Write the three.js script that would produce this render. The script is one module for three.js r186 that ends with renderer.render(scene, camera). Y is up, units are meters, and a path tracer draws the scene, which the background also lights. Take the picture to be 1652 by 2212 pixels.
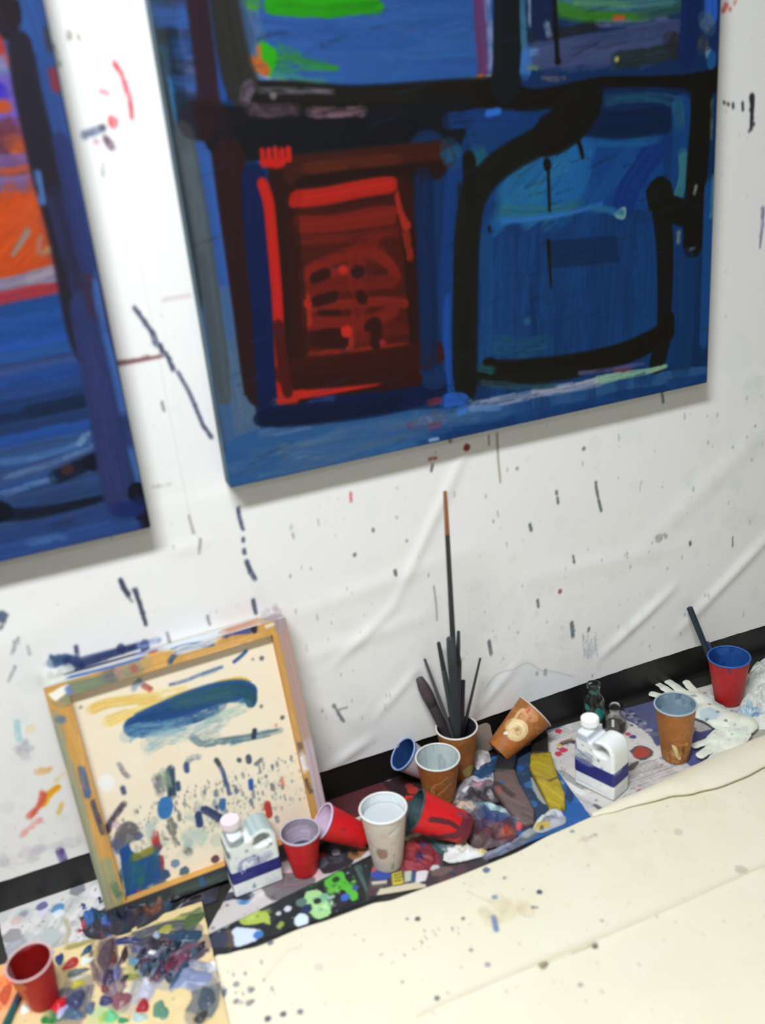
import * as THREE from 'three';
import { RoundedBoxGeometry } from 'three/addons/geometries/RoundedBoxGeometry.js';
import { mergeGeometries, mergeVertices, toCreasedNormals } from 'three/addons/utils/BufferGeometryUtils.js';
import { RectAreaLightUniformsLib } from 'three/addons/lights/RectAreaLightUniformsLib.js';
import { MarchingCubes } from 'three/addons/objects/MarchingCubes.js';
import { ImprovedNoise } from 'three/addons/math/ImprovedNoise.js';

// ---------- camera, lights, exposure ----------
const scene = new THREE.Scene();
const camera = new THREE.PerspectiveCamera(57.8852, 1652 / 2212, 0.05, 30);
camera.position.set(0, 1.2988, 1.58);
camera.rotation.set(-0.37997, -0.35370, -0.10196, 'YXZ');
camera.focus = 2.4; camera.userData.fStop = 1.8;      // the near left is a little soft
const renderer = new THREE.WebGLRenderer();
renderer.toneMapping = THREE.LinearToneMapping;
renderer.toneMappingExposure = 1.0;
renderer.shadowMap.enabled = true;
scene.background = new THREE.Color(0x000000);
RectAreaLightUniformsLib.init();
const LAMP = { colour: 0xf5f9fd, near: 106, far: 13 };      // two ceiling fixtures: one in front of this wall, one deeper in the room
const FIXTURES = [[-0.45, 1.5, LAMP.near], [-0.45, 3.7, LAMP.far]];
const ROOM = { x0: -2.4, x1: 4.2, z1: 5.2, h: 3.0 };

// ---------- small helpers ----------
function rng(seed) { let s = seed | 0; return () => { s = (s + 0x6d2b79f5) | 0; let t = Math.imul(s ^ (s >>> 15), 1 | s); t = (t + Math.imul(t ^ (t >>> 7), 61 | t)) ^ t; return ((t ^ (t >>> 14)) >>> 0) / 4294967296; }; }
const perlin = new ImprovedNoise();
const noise = (x, y, z = 0) => perlin.noise(x + 31.7, y + 11.3, z + 5.1);
const fbm = (x, y, z = 0) => noise(x, y, z) + 0.5 * noise(2.1 * x, 2.1 * y, z + 3) + 0.25 * noise(4.3 * x, 4.3 * y, z + 7);
const V3 = (a) => new THREE.Vector3(a[0], a[1], a[2]);
const used = {};
function numbered(n) { const k = used[n] = (used[n] ?? -1) + 1; return k ? n + '_' + String(k).padStart(3, '0') : n; }
function shadow(m) { m.castShadow = true; m.receiveShadow = true; return m; }
function mesh(name, geo, mat, parent) { const m = shadow(new THREE.Mesh(geo, mat)); m.name = parent && parent !== scene ? name : numbered(name); (parent || scene).add(m); return m; }
function tag(o, label, category, group) { o.userData = { label, category }; if (group) o.userData.group = group; return o; }
function thing(name, label, category, group) { const g = new THREE.Group(); g.name = numbered(name); scene.add(g); return tag(g, label, category, group); }
function struct(name, geo, mat) { const m = mesh(name, geo, mat); m.userData = { kind: 'structure' }; return m; }
const std = (color, roughness = 0.8, o = {}) => new THREE.MeshStandardMaterial({ color, roughness, ...o });
function boxAt(x0, y0, z0, x1, y1, z1) { return new THREE.BoxGeometry(x1 - x0, y1 - y0, z1 - z0).translate((x0 + x1) / 2, (y0 + y1) / 2, (z0 + z1) / 2); }

// ---------- painting on canvases, in metres ----------
const hex = (c) => [parseInt(c.slice(1, 3), 16), parseInt(c.slice(3, 5), 16), parseInt(c.slice(5, 7), 16)];
const rgba = (c, a, k = 1) => `rgba(${c.map((v) => Math.max(0, Math.min(255, Math.round(v * k)))).join(',')},${a})`;
// a canvas whose drawing units are metres over the rectangle x0..x1, y0..y1; down = true when y grows downwards (floor z), else y is up
function paper(x0, y0, x1, y1, ppm, base, draw, down = false, soft = 0.0011) {
  const cv = document.createElement('canvas');
  cv.width = Math.min(2048, Math.round((x1 - x0) * ppm)); cv.height = Math.min(2048, Math.round((y1 - y0) * ppm));
  const c = cv.getContext('2d'), sx = cv.width / (x1 - x0), sy = cv.height / (y1 - y0);
  c.fillStyle = base; c.fillRect(0, 0, cv.width, cv.height);
  if (down) c.setTransform(sx, 0, 0, sy, -x0 * sx, -y0 * sy); else c.setTransform(sx, 0, 0, -sy, -x0 * sx, y1 * sy);
  c.lineCap = 'round'; c.lineJoin = 'round';
  draw(c);
  // wet paint runs together: soften the edges a little
  const px = soft * Math.min(sx, sy); let out = cv;
  if (px > 0.4) { out = document.createElement('canvas'); out.width = cv.width; out.height = cv.height; const o = out.getContext('2d'); o.drawImage(cv, 0, 0); o.filter = `blur(${px.toFixed(2)}px)`; o.drawImage(cv, 0, 0); }
  const t = new THREE.CanvasTexture(out);
  t.colorSpace = THREE.SRGBColorSpace; t.wrapS = t.wrapT = THREE.ClampToEdgeWrapping; t.anisotropy = 8;
  t.userData = { x0, y0, x1, y1, down };
  return t;
}
function uvRect(geo, t, iu = 0, iv = 1) {     // uv of a geometry from two of its coordinates, in metres over the texture's rectangle
  const { x0, y0, x1, y1, down } = t.userData, p = geo.attributes.position, uv = new Float32Array(p.count * 2);
  for (let i = 0; i < p.count; i++) {
    const a = p.getComponent(i, iu), b = p.getComponent(i, iv);
    uv[2 * i] = (a - x0) / (x1 - x0); uv[2 * i + 1] = down ? (y1 - b) / (y1 - y0) : (b - y0) / (y1 - y0);
  }
  geo.setAttribute('uv', new THREE.BufferAttribute(uv, 2));
  return geo;
}
let R = rng(7);
const g = () => (R() + R() + R()) / 1.5 - 1;
function spline(pts, n) {
  const P = []; for (let i = 0; i < pts.length; i += 2) P.push([pts[i], pts[i + 1]]);
  if (P.length === 1) P.push([P[0][0] + 1e-5, P[0][1]]);
  const out = [];
  for (let i = 0; i < P.length - 1; i++) {
    const a = P[Math.max(0, i - 1)], b = P[i], c = P[i + 1], d = P[Math.min(P.length - 1, i + 2)];
    for (let k = 0; k < n; k++) { const t = k / n, q = [0, 1].map((j) => 0.5 * (2 * b[j] + (c[j] - a[j]) * t + (2 * a[j] - 5 * b[j] + 4 * c[j] - d[j]) * t * t + (3 * b[j] - a[j] - 3 * c[j] + d[j]) * t * t * t)); out.push(q); }
  }
  out.push(P[P.length - 1]);
  return out;
}
// a brush stroke: many bristle lines along a curve; dry 0..1 leaves gaps; w2 = width at its end
function S(c, pts, w, col, { a = 0.9, dry = 0, w2 = w, soft = 0, jit = 0.1 } = {}) {
  const q = spline(pts, 10), C = hex(col), N = q.length;
  const nrm = q.map((_, i) => { const u = q[Math.max(0, i - 1)], v = q[Math.min(N - 1, i + 1)], l = Math.hypot(v[0] - u[0], v[1] - u[1]) || 1; return [-(v[1] - u[1]) / l, (v[0] - u[0]) / l]; });
  const wide = (i) => w + (w2 - w) * (i / (N - 1));
  { c.strokeStyle = rgba(C, a * (soft ? 0.5 : dry ? 0.55 - 0.45 * dry : 0.85)); for (let i = 0; i < N - 1; i++) { c.lineWidth = wide(i) * 0.86; c.beginPath(); c.moveTo(q[i][0], q[i][1]); c.lineTo(q[i + 1][0], q[i + 1][1]); if (!dry && a > 0.8) c.stroke(); } if (dry || a <= 0.8) { c.lineWidth = Math.min(w, w2) * 0.9; c.beginPath(); q.forEach((p, i) => i ? c.lineTo(p[0], p[1]) : c.moveTo(p[0], p[1])); c.stroke(); } }
  const nb = Math.max(3, Math.min(34, Math.round(w / 0.0016)));
  for (let b = 0; b < nb; b++) {
    const o = ((b + 0.5) / nb - 0.5) + g() * 0.5 / nb, k = 1 + g() * jit * 2, s0 = Math.floor(R() * R() * N * 0.14), s1 = N - Math.floor(R() * R() * N * 0.16);
    c.strokeStyle = rgba(C, a * (soft ? 0.35 + 0.4 * R() : 0.55 + 0.45 * R()), k); c.lineWidth = Math.max(0.0009, (w / nb) * (1.0 + 0.8 * R()));
    c.beginPath(); let pen = false, skip = R() < dry * 0.5;
    for (let i = s0; i < s1; i++) {
      if (dry && R() < 0.3) skip = R() < dry;
      const x = q[i][0] + nrm[i][0] * o * wide(i), y = q[i][1] + nrm[i][1] * o * wide(i);
      if (skip) { pen = false; continue; }
      if (pen) c.lineTo(x, y); else c.moveTo(x, y); pen = true;
    }
    c.stroke();
  }
}
function A(c, pts, col, a = 1, rough = 0.002) {      // a filled area with a slightly ragged edge
  const q = spline([...pts, pts[0], pts[1]], 8); c.fillStyle = rgba(hex(col), a); c.beginPath();
  q.forEach((p, i) => { const x = p[0] + g() * rough, y = p[1] + g() * rough; if (i) c.lineTo(x, y); else c.moveTo(x, y); });
  c.closePath(); c.fill();
}
function L(c, pts, col, a = 1) { c.fillStyle = rgba(hex(col), a); c.beginPath(); for (let i = 0; i < pts.length; i += 2) if (i) c.lineTo(pts[i], pts[i + 1]); else c.moveTo(pts[i], pts[i + 1]); c.closePath(); c.fill(); }
function B(c, x, y, r, col, a = 1, sy = 1) {          // an uneven blot
  c.fillStyle = rgba(hex(col), a); c.beginPath(); const n = 11, p0 = R() * 6;
  for (let i = 0; i <= n; i++) { const t = (i % n) / n * 6.283, rr = r * (0.85 + 0.3 * Math.abs(Math.sin(3 * t + p0)) * R()); const X = x + Math.cos(t) * rr, Y = y + Math.sin(t) * rr * sy; if (i) c.lineTo(X, Y); else c.moveTo(X, Y); }
  c.closePath(); c.fill();
}
function mottle(c, x0, y0, x1, y1, n, r0, r1, cols, a) { for (let i = 0; i < n; i++) B(c, x0 + R() * (x1 - x0), y0 + R() * (y1 - y0), r0 + R() * R() * (r1 - r0), cols[Math.floor(R() * cols.length)], a * (0.5 + R()), 0.6 + 0.8 * R()); }
function scumble(c, x0, y0, x1, y1, n, len, w, cols, a, ang = 0) { for (let i = 0; i < n; i++) { const x = x0 + R() * (x1 - x0), y = y0 + R() * (y1 - y0), t = ang + g() * 0.25, l = len * (0.4 + R()); S(c, [x - Math.cos(t) * l / 2, y - Math.sin(t) * l / 2, x, y + g() * l * 0.03, x + Math.cos(t) * l / 2, y + Math.sin(t) * l / 2], w * (0.5 + R()), cols[Math.floor(R() * cols.length)], { a, dry: 0.5, jit: 0.15 }); } }
// fine relief shared by canvas and paper surfaces
function reliefTexture(seed, size, fn) { const d = new Uint8Array(size * size * 4), r = rng(seed); for (let y = 0; y < size; y++) for (let x = 0; x < size; x++) { const v = Math.max(0, Math.min(255, 255 * fn(x / size, y / size, r))); d.set([v, v, v, 255], 4 * (y * size + x)); } const t = new THREE.DataTexture(d, size, size); t.magFilter = THREE.LinearFilter; t.minFilter = THREE.LinearMipmapLinearFilter; t.generateMipmaps = true; t.wrapS = t.wrapT = THREE.RepeatWrapping; t.needsUpdate = true; return t; }
const weave = reliefTexture(3, 256, (u, v, r) => 0.5 + 0.2 * Math.sin(u * 6.283 * 64) * Math.cos(v * 6.283 * 3) + 0.2 * Math.sin(v * 6.283 * 64) + 0.1 * r());
const grain = reliefTexture(5, 256, (u, v, r) => 0.5 + 0.22 * fbm(u * 9, v * 9) + 0.12 * r());
const rep = (t, x, y) => { const k = t.clone(); k.repeat.set(x, y); k.needsUpdate = true; return k; };

// ---------- the room ----------
const plaster = std(0xe6e4df, 0.9), dull = std(0xb4b1ab, 0.9), X = ROOM;
struct('floor', boxAt(X.x0 - 0.15, -0.15, -0.15, X.x1 + 0.15, 0, X.z1 + 0.15), std(0x2b2a27, 0.55, { bumpMap: rep(grain, 12, 12), bumpScale: 0.0004 }));
struct('wall_back', boxAt(X.x0 - 0.15, 0, -0.15, X.x1 + 0.15, X.h, 0), plaster);
struct('wall_front', boxAt(X.x0 - 0.15, 0, X.z1, X.x1 + 0.15, X.h, X.z1 + 0.15), dull);
struct('wall_left', boxAt(X.x0 - 0.15, 0, 0, X.x0, X.h, X.z1), dull);
struct('wall_right', boxAt(X.x1, 0, 0, X.x1 + 0.15, X.h, X.z1), dull);
struct('ceiling', boxAt(X.x0 - 0.15, X.h, -0.15, X.x1 + 0.15, X.h + 0.15, X.z1 + 0.15), std(0xcfcdc8, 0.9));
struct('baseboard_back', (() => { const s = new THREE.Shape(); s.moveTo(0, 0); s.lineTo(0.013, 0); s.quadraticCurveTo(0.0065, 0.002, 0.006, 0.012); s.lineTo(0.006, 0.097); s.quadraticCurveTo(0.006, 0.1, 0.003, 0.1); s.lineTo(0, 0.1); return new THREE.ExtrudeGeometry(s, { depth: X.x1 - X.x0, bevelEnabled: false, curveSegments: 6 }).rotateY(-Math.PI / 2).scale(1, 1, 1).translate(X.x1, 0, 0); })().applyMatrix4(new THREE.Matrix4()), std(0x141413, 0.45));
FIXTURES.forEach(([x, z, power], i) => {
  const t = thing('ceiling_light', i ? 'long white fluorescent ceiling light deeper in the room behind the camera' : 'long white fluorescent ceiling light in front of the painted wall', 'ceiling light');
  t.position.set(x, X.h, z);
  mesh('housing', new RoundedBoxGeometry(1.34, 0.06, 0.36, 2, 0.01).translate(0, -0.031, 0), std(0xf2f2f0, 0.4), t);
  mesh('diffuser', new RoundedBoxGeometry(1.24, 0.012, 0.3, 2, 0.004).translate(0, -0.066, 0), std(0xffffff, 0.5, { emissive: LAMP.colour, emissiveIntensity: 2 }), t);
  const l = new THREE.RectAreaLight(LAMP.colour, power, 1.24, 0.3); l.position.set(x, X.h - 0.076, z); l.lookAt(x, 0, z); scene.add(l);
});
// ---------- white paper hung over the wall ----------
const ridge = (x, y, [ax, ay, bx, by, h, w]) => { const dx = bx - ax, dy = by - ay, L2 = dx * dx + dy * dy, t = Math.max(0, Math.min(1, ((x - ax) * dx + (y - ay) * dy) / L2)), d = Math.hypot(x - ax - t * dx, y - ay - t * dy); return h * Math.exp(-(d / w) * (d / w)) * Math.sin(Math.PI * (0.12 + 0.76 * t)); };
function wallSheet(name, label, x0, x1, bottom, y1, z, folds, draw, seed) {
  const nx = Math.round((x1 - x0) * 110), ny = 200, yb = Math.min(...[0, 0.25, 0.5, 0.75, 1].map((t) => bottom(x0 + t * (x1 - x0)))) - 0.004;
  const geo = new THREE.PlaneGeometry(1, 1, nx, ny), p = geo.attributes.position;
  for (let i = 0; i < p.count; i++) {
    const u = p.getX(i) + 0.5, v = p.getY(i) + 0.5, x = x0 + u * (x1 - x0), b = bottom(x) + 0.0012 * noise(x * 40, seed), y = b + (y1 - b) * Math.pow(v, 1.35);
    let d = 0.0016 * (fbm(x * 2.6 + 0.8 * y, y * 1.6, seed) + 0.6) * (y < 0.75 ? 1 : 0.4);
    for (const f of folds) d += ridge(x, y, f);
    p.setXYZ(i, x, y, z + Math.max(0, d));
  }
  const tx = paper(x0, yb, x1, y1, 1180, '#f0f0ee', draw, false, 0.0017);
  uvRect(geo, tx); geo.computeVertexNormals();
  return tag(mesh(name, geo, new THREE.MeshStandardMaterial({ map: tx, roughness: 0.82, side: THREE.DoubleSide })), label, 'paper sheet');
}
const INK = '#4a4f60', GREY = '#8b8d8c';
function tick(c, pts, w, col, o) {
  S(c, pts, w, col, { a: 0.85, jit: 0.12, ...o });
  const q = spline(pts, 6), dx = q[q.length - 1][0] - q[0][0], dy = q[q.length - 1][1] - q[0][1], l = Math.hypot(dx, dy) || 1, n = Math.min(26, 3 + Math.round(l / w * 1.6));
  for (let i = 0; i < n; i++) { const p = q[Math.floor(R() * q.length)], s = g() * w * 0.55; B(c, p[0] - dy / l * s + g() * w * 0.3, p[1] + dx / l * s + g() * w * 0.3, w * (0.12 + 0.26 * R()), col, 0.35 + 0.5 * R(), 0.7 + 0.8 * R()); }
}
function dots(c, x0, y0, x1, y1, n, r, cols, a = 0.5) { for (let i = 0; i < n; i++) { const x = x0 + R() * (x1 - x0), y = y0 + R() * (y1 - y0), s = r * (0.3 + R() * R()); c.fillStyle = rgba(hex(cols[Math.floor(R() * cols.length)]), a * (0.4 + 0.6 * R())); c.beginPath(); c.ellipse(x, y, s * 0.7, s * (0.8 + R()), 0, 0, 6.3); c.fill(); } }
function wallMarks(c) {
  R = rng(101);
  mottle(c, -0.4, 0.08, 1.9, 1.6, 60, 0.05, 0.2, ['#e8e8e6', '#f4f3f0', '#eae6e8'], 0.07);
  mottle(c, 0.45, 0.1, 1.0, 0.42, 46, 0.01, 0.06, ['#c9d2d6', '#d8dad8', '#cfd6d4'], 0.08);
  mottle(c, 1.28, 0.35, 1.75, 0.8, 60, 0.015, 0.07, ['#cfdcd5', '#c8d6d2', '#d8ddd2'], 0.1);
  dots(c, -0.35, 0.09, 0.32, 0.75, 90, 0.0035, [GREY, '#7c8596', '#9aa0a6', '#b7a7ab']);
  dots(c, 0.3, 0.09, 1.7, 0.75, 190, 0.003, [GREY, '#7c8a96', '#a0a09a', '#8ea0a0', '#b3a3a8']);
  dots(c, 0.1, 0.7, 0.32, 1.55, 40, 0.003, [GREY, '#a8aaa8', '#c4b2b4']);
  dots(c, 1.34, 0.7, 1.7, 1.55, 40, 0.003, [GREY, '#a8aaa8', '#c4b2b4']);
  for (let i = 0; i < 90; i++) { const x = 0.33 + 1.3 * R(), y = 0.1 + 0.6 * R(), l = 0.004 + 0.014 * R() * R(); tick(c, [x, y, x + 0.1 * l * g(), y - l], 0.002 + 0.003 * R(), ['#8b8d8c', '#7f8a92', '#a3a49e', '#94a0a0'][i % 4], { a: 0.25 + 0.35 * R(), dry: 0.3 }); }
  mottle(c, 0.3, 0.1, 1.7, 0.72, 130, 0.008, 0.035, ['#dfe0dd', '#d6dad8', '#e3dfe0', '#d2d6d2'], 0.12); mottle(c, 0.7, 0.12, 1.25, 0.36, 70, 0.004, 0.018, ['#c6d0d2', '#bcc8c8', '#ccd2ce'], 0.14); mottle(c, -0.3, 0.09, 0.0, 0.5, 60, 0.006, 0.03, ['#d8d8dc', '#d2d6da', '#dcd4d8'], 0.14);
  // marks between the two paintings
  tick(c, [0.1717,1.4887,0.169,1.4792], 0.007, '#9a9488', { dry: 0.5 }); tick(c, [0.182,1.4846,0.1825,1.4772], 0.006, '#a49d92', { dry: 0.4 });
  tick(c, [0.2276,1.4443,0.234,1.4281,0.2383,1.4074,0.2401,1.3879,0.2386,1.3658], 0.009, '#d9505e', { w2: 0.006, dry: 0.3 });
  mottle(c, 0.1986,1.3955, 0.2489,1.4335, 30, 0.003, 0.009, ['#f2c4c9', '#f0d2d4'], 0.25);
  tick(c, [0.1982,1.407,0.2085,1.4037], 0.007, '#ea9aa8', { dry: 0.5 }); B(c, 0.2086,1.363, 0.008, '#e05a68', 0.9, 1.3);
  tick(c, [0.1613,1.3474,0.1731,1.3516,0.1875,1.3543], 0.011, '#62718a', { dry: 0.35 }); tick(c, [0.1936,1.3433,0.1969,1.3325,0.2007,1.3268], 0.011, '#6a4f63', { dry: 0.35 }); B(c, 0.1921,1.3566, 0.006, '#5b6070'); B(c, 0.1786,1.338, 0.006, '#c9a9b8', 0.8);
  tick(c, [0.1818,1.3059,0.1797,1.2886], 0.006, '#9fae9f', { dry: 0.4 }); tick(c, [0.143,1.4739,0.1474,1.4461], 0.009, '#8a8f88', { dry: 0.7, a: 0.5 });
  tick(c, [0.2208,1.5275,0.2176,1.4821,0.2079,1.2953,0.2101,1.13,0.2119,.9288,0.2148,.7116,0.2262,.6551], 0.0016, '#d3d1cf', { a: 0.6 });
  // the broken blue line that follows the edge of the paper
  for (const [pts, w] of [[[0.1875,1.0857,0.1993,1.0613,0.209,1.0399], 0.0075], [[0.2086,1.0415,0.2114,1.0194], 0.0095], [[0.2169,1.02,0.2196,1.0055], 0.008], [[0.2234,1.0049,0.228,.9915,0.2318,.9734], 0.008], [[0.2383,.9699,0.2518,.9294,0.2655,.8671], 0.0065], [[0.2663,.8669,0.2766,.8445], 0.0075],
    [[0.3017,.7059,0.3016,.6886,0.3045,.6621], 0.0075], [[0.302,.6459,0.3008,.6387], 0.006], [[0.3003,.6238,0.2997,.6145], 0.007], [[0.301,.5999,0.305,.5788,0.3116,.5576], 0.009], [[0.3021,.5182,0.3025,.5032,0.3037,.4869], 0.0075]]) tick(c, pts, w, '#3e4660', { dry: 0.12 });
  tick(c, [0.1423,1.0009,0.1786,1.0001,0.2187,1.0002], 0.010, '#76484c', { w2: 0.002, a: 0.8 }); tick(c, [0.2336,1.0901,0.2816,1.0913], 0.005, '#d5c6cb', { dry: 0.5 });
  tick(c, [0.2031,.924,0.2041,.9075], 0.004, '#7c8285'); tick(c, [0.2125,.713,0.2147,.6772], 0.004, '#8d8c86', { dry: 0.3 }); tick(c, [0.2251,.6636,0.2179,.636], 0.005, '#96958e', { dry: 0.5 });
  tick(c, [0.1604,.779,0.194,.7765], 0.005, '#aeb0ae', { dry: 0.7 });
  tick(c, [-.0695,.4977,-.0519,.4978,-.032,.4857], 0.024, '#22406a', { dry: 0.1 }); tick(c, [-.0475,.4811,-.0033,.4833,0.0466,.485,0.0938,.4859], 0.026, '#1d2a58', { w2: 0.012, dry: 0.1 }); tick(c, [0.0802,.4853,0.1176,.4854], 0.014, '#8d9cc6', { dry: 0.4 }); tick(c, [-.0252,.5179,-.0275,.492], 0.007, '#3a3f6c', { dry: 0.2 }); tick(c, [0.1333,.4963,0.1357,.472], 0.006, '#8a8a94', { dry: 0.4 }); tick(c, [0.2121,.5099,0.2141,.4896], 0.006, '#8f868c', { dry: 0.4 }); mottle(c, -.0967,.4606, -.0451,.4774, 20, 0.006, 0.016, ['#dfe2da', '#c9cfc6', '#eef0ea'], 0.5); mottle(c, 0.3165,.4742, 0.35,.4875, 14, 0.004, 0.010, ['#b9a9b2', '#cfc0c8'], 0.5);
  // left of the leaning canvas
  tick(c, [0.0737,.6222,0.0766,.6039,0.0819,.5894], 0.009, '#3c4355'); tick(c, [0.08,.5881,0.0858,.5753], 0.007, '#59606e', { dry: 0.5 }); tick(c, [0.0937,.5991,0.0968,.5721,0.0988,.5432,0.1009,.5234], 0.011, '#363d52', { w2: 0.005, dry: 0.1 });
  tick(c, [-.1128,.5617,-.1296,.5355], 0.007, '#7f848f', { dry: 0.55 }); tick(c, [-.1309,.5098,-.1479,.4833], 0.005, '#868b95', { dry: 0.5 }); B(c, -.1307,.6088, 0.012, '#4d5a78', 0.9); tick(c, [-.1018,.5426,-.1028,.5243], 0.004, '#9a9da2', { dry: 0.4 });
  tick(c, [-.1431,.2885,-.1225,.2857], 0.014, '#e6b777', { dry: 0.35 }); tick(c, [-.1489,.2183,-.1355,.2341,-.1148,.2451], 0.016, '#eaa61c', { w2: 0.012 }); tick(c, [-.1422,.2411,-.1539,.2181,-.1778,.2001], 0.013, '#e15f4a', { dry: 0.2 }); tick(c, [-.159,.188,-.1831,.1764,-.1988,.1657], 0.012, '#eea39c', { dry: 0.5 }); tick(c, [-.1163,.2073,-.1272,.188], 0.009, '#eccb6a', { dry: 0.2 }); tick(c, [-.1173,.2566,-.1012,.2693], 0.01, '#f0d9a0', { dry: 0.6 });
  tick(c, [-.1531,.4001,-.1567,.3637], 0.012, '#a5d4de', { dry: 0.5 }); tick(c, [-.1493,.361,-.1504,.3352], 0.012, '#c4e0e4', { dry: 0.5 }); B(c, -.1338,.3804, 0.010, '#eee3c4', 0.8); mottle(c, -.1667,.3271, -.1434,.3589, 18, 0.004, 0.012, ['#b7b4bd', '#c9bfc6'], 0.35);
  mottle(c, -.2428,.1036, -.0939,.128, 40, 0.004, 0.02, ['#b9c2c4', '#c7c9cc', '#bba9c4'], 0.2);
  tick(c, [-.1427,.1087,-.14,.0737], 0.016, '#5b4a86', { dry: 0.2 });
  // below the large painting
  tick(c, [0.5191,.6852,0.518,.6675], 0.006, '#de7480'); B(c, 0.7688,.7233, 0.008, '#8e2b31'); tick(c, [0.6863,.7161,0.7023,.7155], 0.006, '#b2494d', { dry: 0.3 }); tick(c, [0.6933,.704,0.6892,.6905], 0.005, '#6e5b60'); B(c, 0.7347,.7439, 0.005, '#8e4a4c', 0.7);
  tick(c, [0.8382,.7378,0.8376,.6902,0.8398,.6329], 0.004, '#93887a', { w2: 0.002 }); tick(c, [0.8194,.7378,0.8192,.7166], 0.003, '#8c8378'); tick(c, [1.2357,.75,1.241,.7236], 0.006, '#6d726f', { dry: 0.3 }); B(c, 1.0409,.6628, 0.005, '#7e8078'); B(c, 0.8797,.6542, 0.004, GREY);
  for (const [pts, w] of [[[0.5559,.6011,0.5562,.5951], 0.005], [[0.5132,.5586,0.5127,.5538], 0.005], [[0.5925,.5021,0.5933,.4895], 0.006], [[1.0687,.5808,1.0753,.5442,1.0833,.511], 0.006], [[0.971,.5844,0.9719,.5758], 0.005], [[0.9729,.5693,0.9747,.5552], 0.006], [[0.9048,.5246,0.9075,.509], 0.007], [[1.0014,.2614,1.0035,.2419,1.0043,.2226], 0.0095], [[0.9171,.3427,0.9187,.3229], 0.006], [[0.7934,.2778,0.7948,.2636,0.797,.242], 0.008], [[1.0086,.4243,1.0117,.4056], 0.005], [[1.4479,.3569,1.4493,.3326], 0.004], [[1.0475,.2334,1.0449,.2246], 0.006], [[0.9295,.1593,0.9303,.1469], 0.008], [[0.9079,.1615,0.9088,.1539], 0.007], [[1.3238,.3767,1.3255,.3669], 0.006]]) tick(c, pts, w, '#565e63', { dry: 0.15 });
  tick(c, [0.6749,.4428,0.6768,.4005,0.6759,.3626], 0.004, '#9b9b97', { w2: 0.003 }); B(c, 0.9736,.3471, 0.0055, '#8a4a58', 0.9, 1.2); B(c, 1.2351,.4086, 0.012, '#a4a6a4', 0.6); mottle(c, 1.2137,.3992, 1.2579,.4166, 14, 0.002, 0.006, ['#8d908e'], 0.4);
  tick(c, [0.43,.2393,0.4374,.2164,0.4468,.1926], 0.008, '#6b7178', { w2: 0.006, dry: 0.15 }); tick(c, [0.4362,.2236,0.4586,.2227], 0.004, '#868b90', { dry: 0.3 });
  for (let i = 0; i < 9; i++) { const o = 3.5 * i; tick(c, [...[1.0346,.1989,1.039,.1585]].map((v, k) => v + (k % 2 ? 0.03 * g() : 0.0045 * i - 0.005)), 0.004, '#9fb0bb', { dry: 0.6, a: 0.5 }); }
  A(c, [0.7659,.0876,0.7749,.1596,0.8019,.1864,0.8451,.1902,0.8865,.1924,0.9153,.1652,0.9571,.1455,1.0057,.1174,1.0329,.0935,1.005,.0826,0.8821,.0868], '#e3eaec', 0.55); tick(c, [0.7747,.1572,0.8065,.1873,0.8509,.1895,0.8865,.1924,0.9164,.1648,0.9595,.1448,1.0057,.1174], 0.003, '#bfc4c2', { a: 0.5 });
  tick(c, [1.3628,1.463,1.3709,1.475], 0.010, '#d9584a', { dry: 0.3 }); tick(c, [1.3884,1.4743,1.3925,1.4788], 0.008, '#e08a7c', { dry: 0.4 }); B(c, 1.3791,1.4654, 0.004, '#d9584a', 0.8);
  for (const [pts, w] of [[[1.3722,1.3052,1.3757,1.3024], 0.005], [[1.3826,1.3019,1.385,1.2984], 0.005], [[1.3951,1.3001,1.3967,1.2925], 0.006], [[1.4191,1.3008,1.4211,1.2864], 0.006]]) tick(c, pts, w, '#3d3f44');
  tick(c, [1.4415,1.3101,1.444,1.2897,1.4433,1.2489], 0.015, '#25272c', { w2: 0.004 }); tick(c, [1.4849,1.0975,1.4855,1.0567,1.4824,1.0139], 0.011, '#8a83a2', { w2: 0.004, dry: 0.35 });
  tick(c, [-.1266,.6004,-.1377,.5857], 0.006, INK, { dry: 0.4 });
}
wallSheet('wall_paper', 'white paint-marked paper on the wall behind the orange and blue painting', -1.3, 0.302, (x) => 0.083 + 0.003 * Math.sin(x * 9), 2.2, 0.0088, [[0.21, 1.6, 0.226, 0.62, 0.0012, 0.004], [-0.3, 0.5, 0.1, 0.62, 0.0012, 0.03], [0.16, 0.655, 0.235, 0.652, 0.003, 0.006]], wallMarks, 2);
wallSheet('wall_paper', 'wide creased white paper below and behind the large painting with a red window', 0.298, 1.98, (x) => 0.089 + 0.0035 * Math.sin(x * 6 + 1) - 0.004 * Math.max(0, x - 1.2), 2.2, 0.0098,
  [[0.78, 0.74, 0.58, 0.42, 0.0035, 0.012], [0.58, 0.42, 0.44, 0.33, 0.003, 0.012], [0.5, 0.13, 0.4, 0.09, 0.004, 0.014], [1.08, 0.15, 1.28, 0.27, 0.006, 0.014], [1.3, 0.15, 1.6, 0.36, 0.006, 0.016], [0.86, 0.2, 0.74, 0.1, 0.003, 0.012], [0.35, 0.46, 0.75, 0.5, 0.0022, 0.02], [0.36, 0.36, 0.66, 0.38, 0.0024, 0.018], [1.2, 0.4, 1.55, 0.62, 0.003, 0.03], [0.9, 0.4, 1.3, 0.37, 0.0022, 0.02], [0.52, 0.18, 0.62, 0.26, 0.003, 0.012], [0.33, 0.3, 0.5, 0.16, 0.002, 0.016]], wallMarks, 9);

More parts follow.
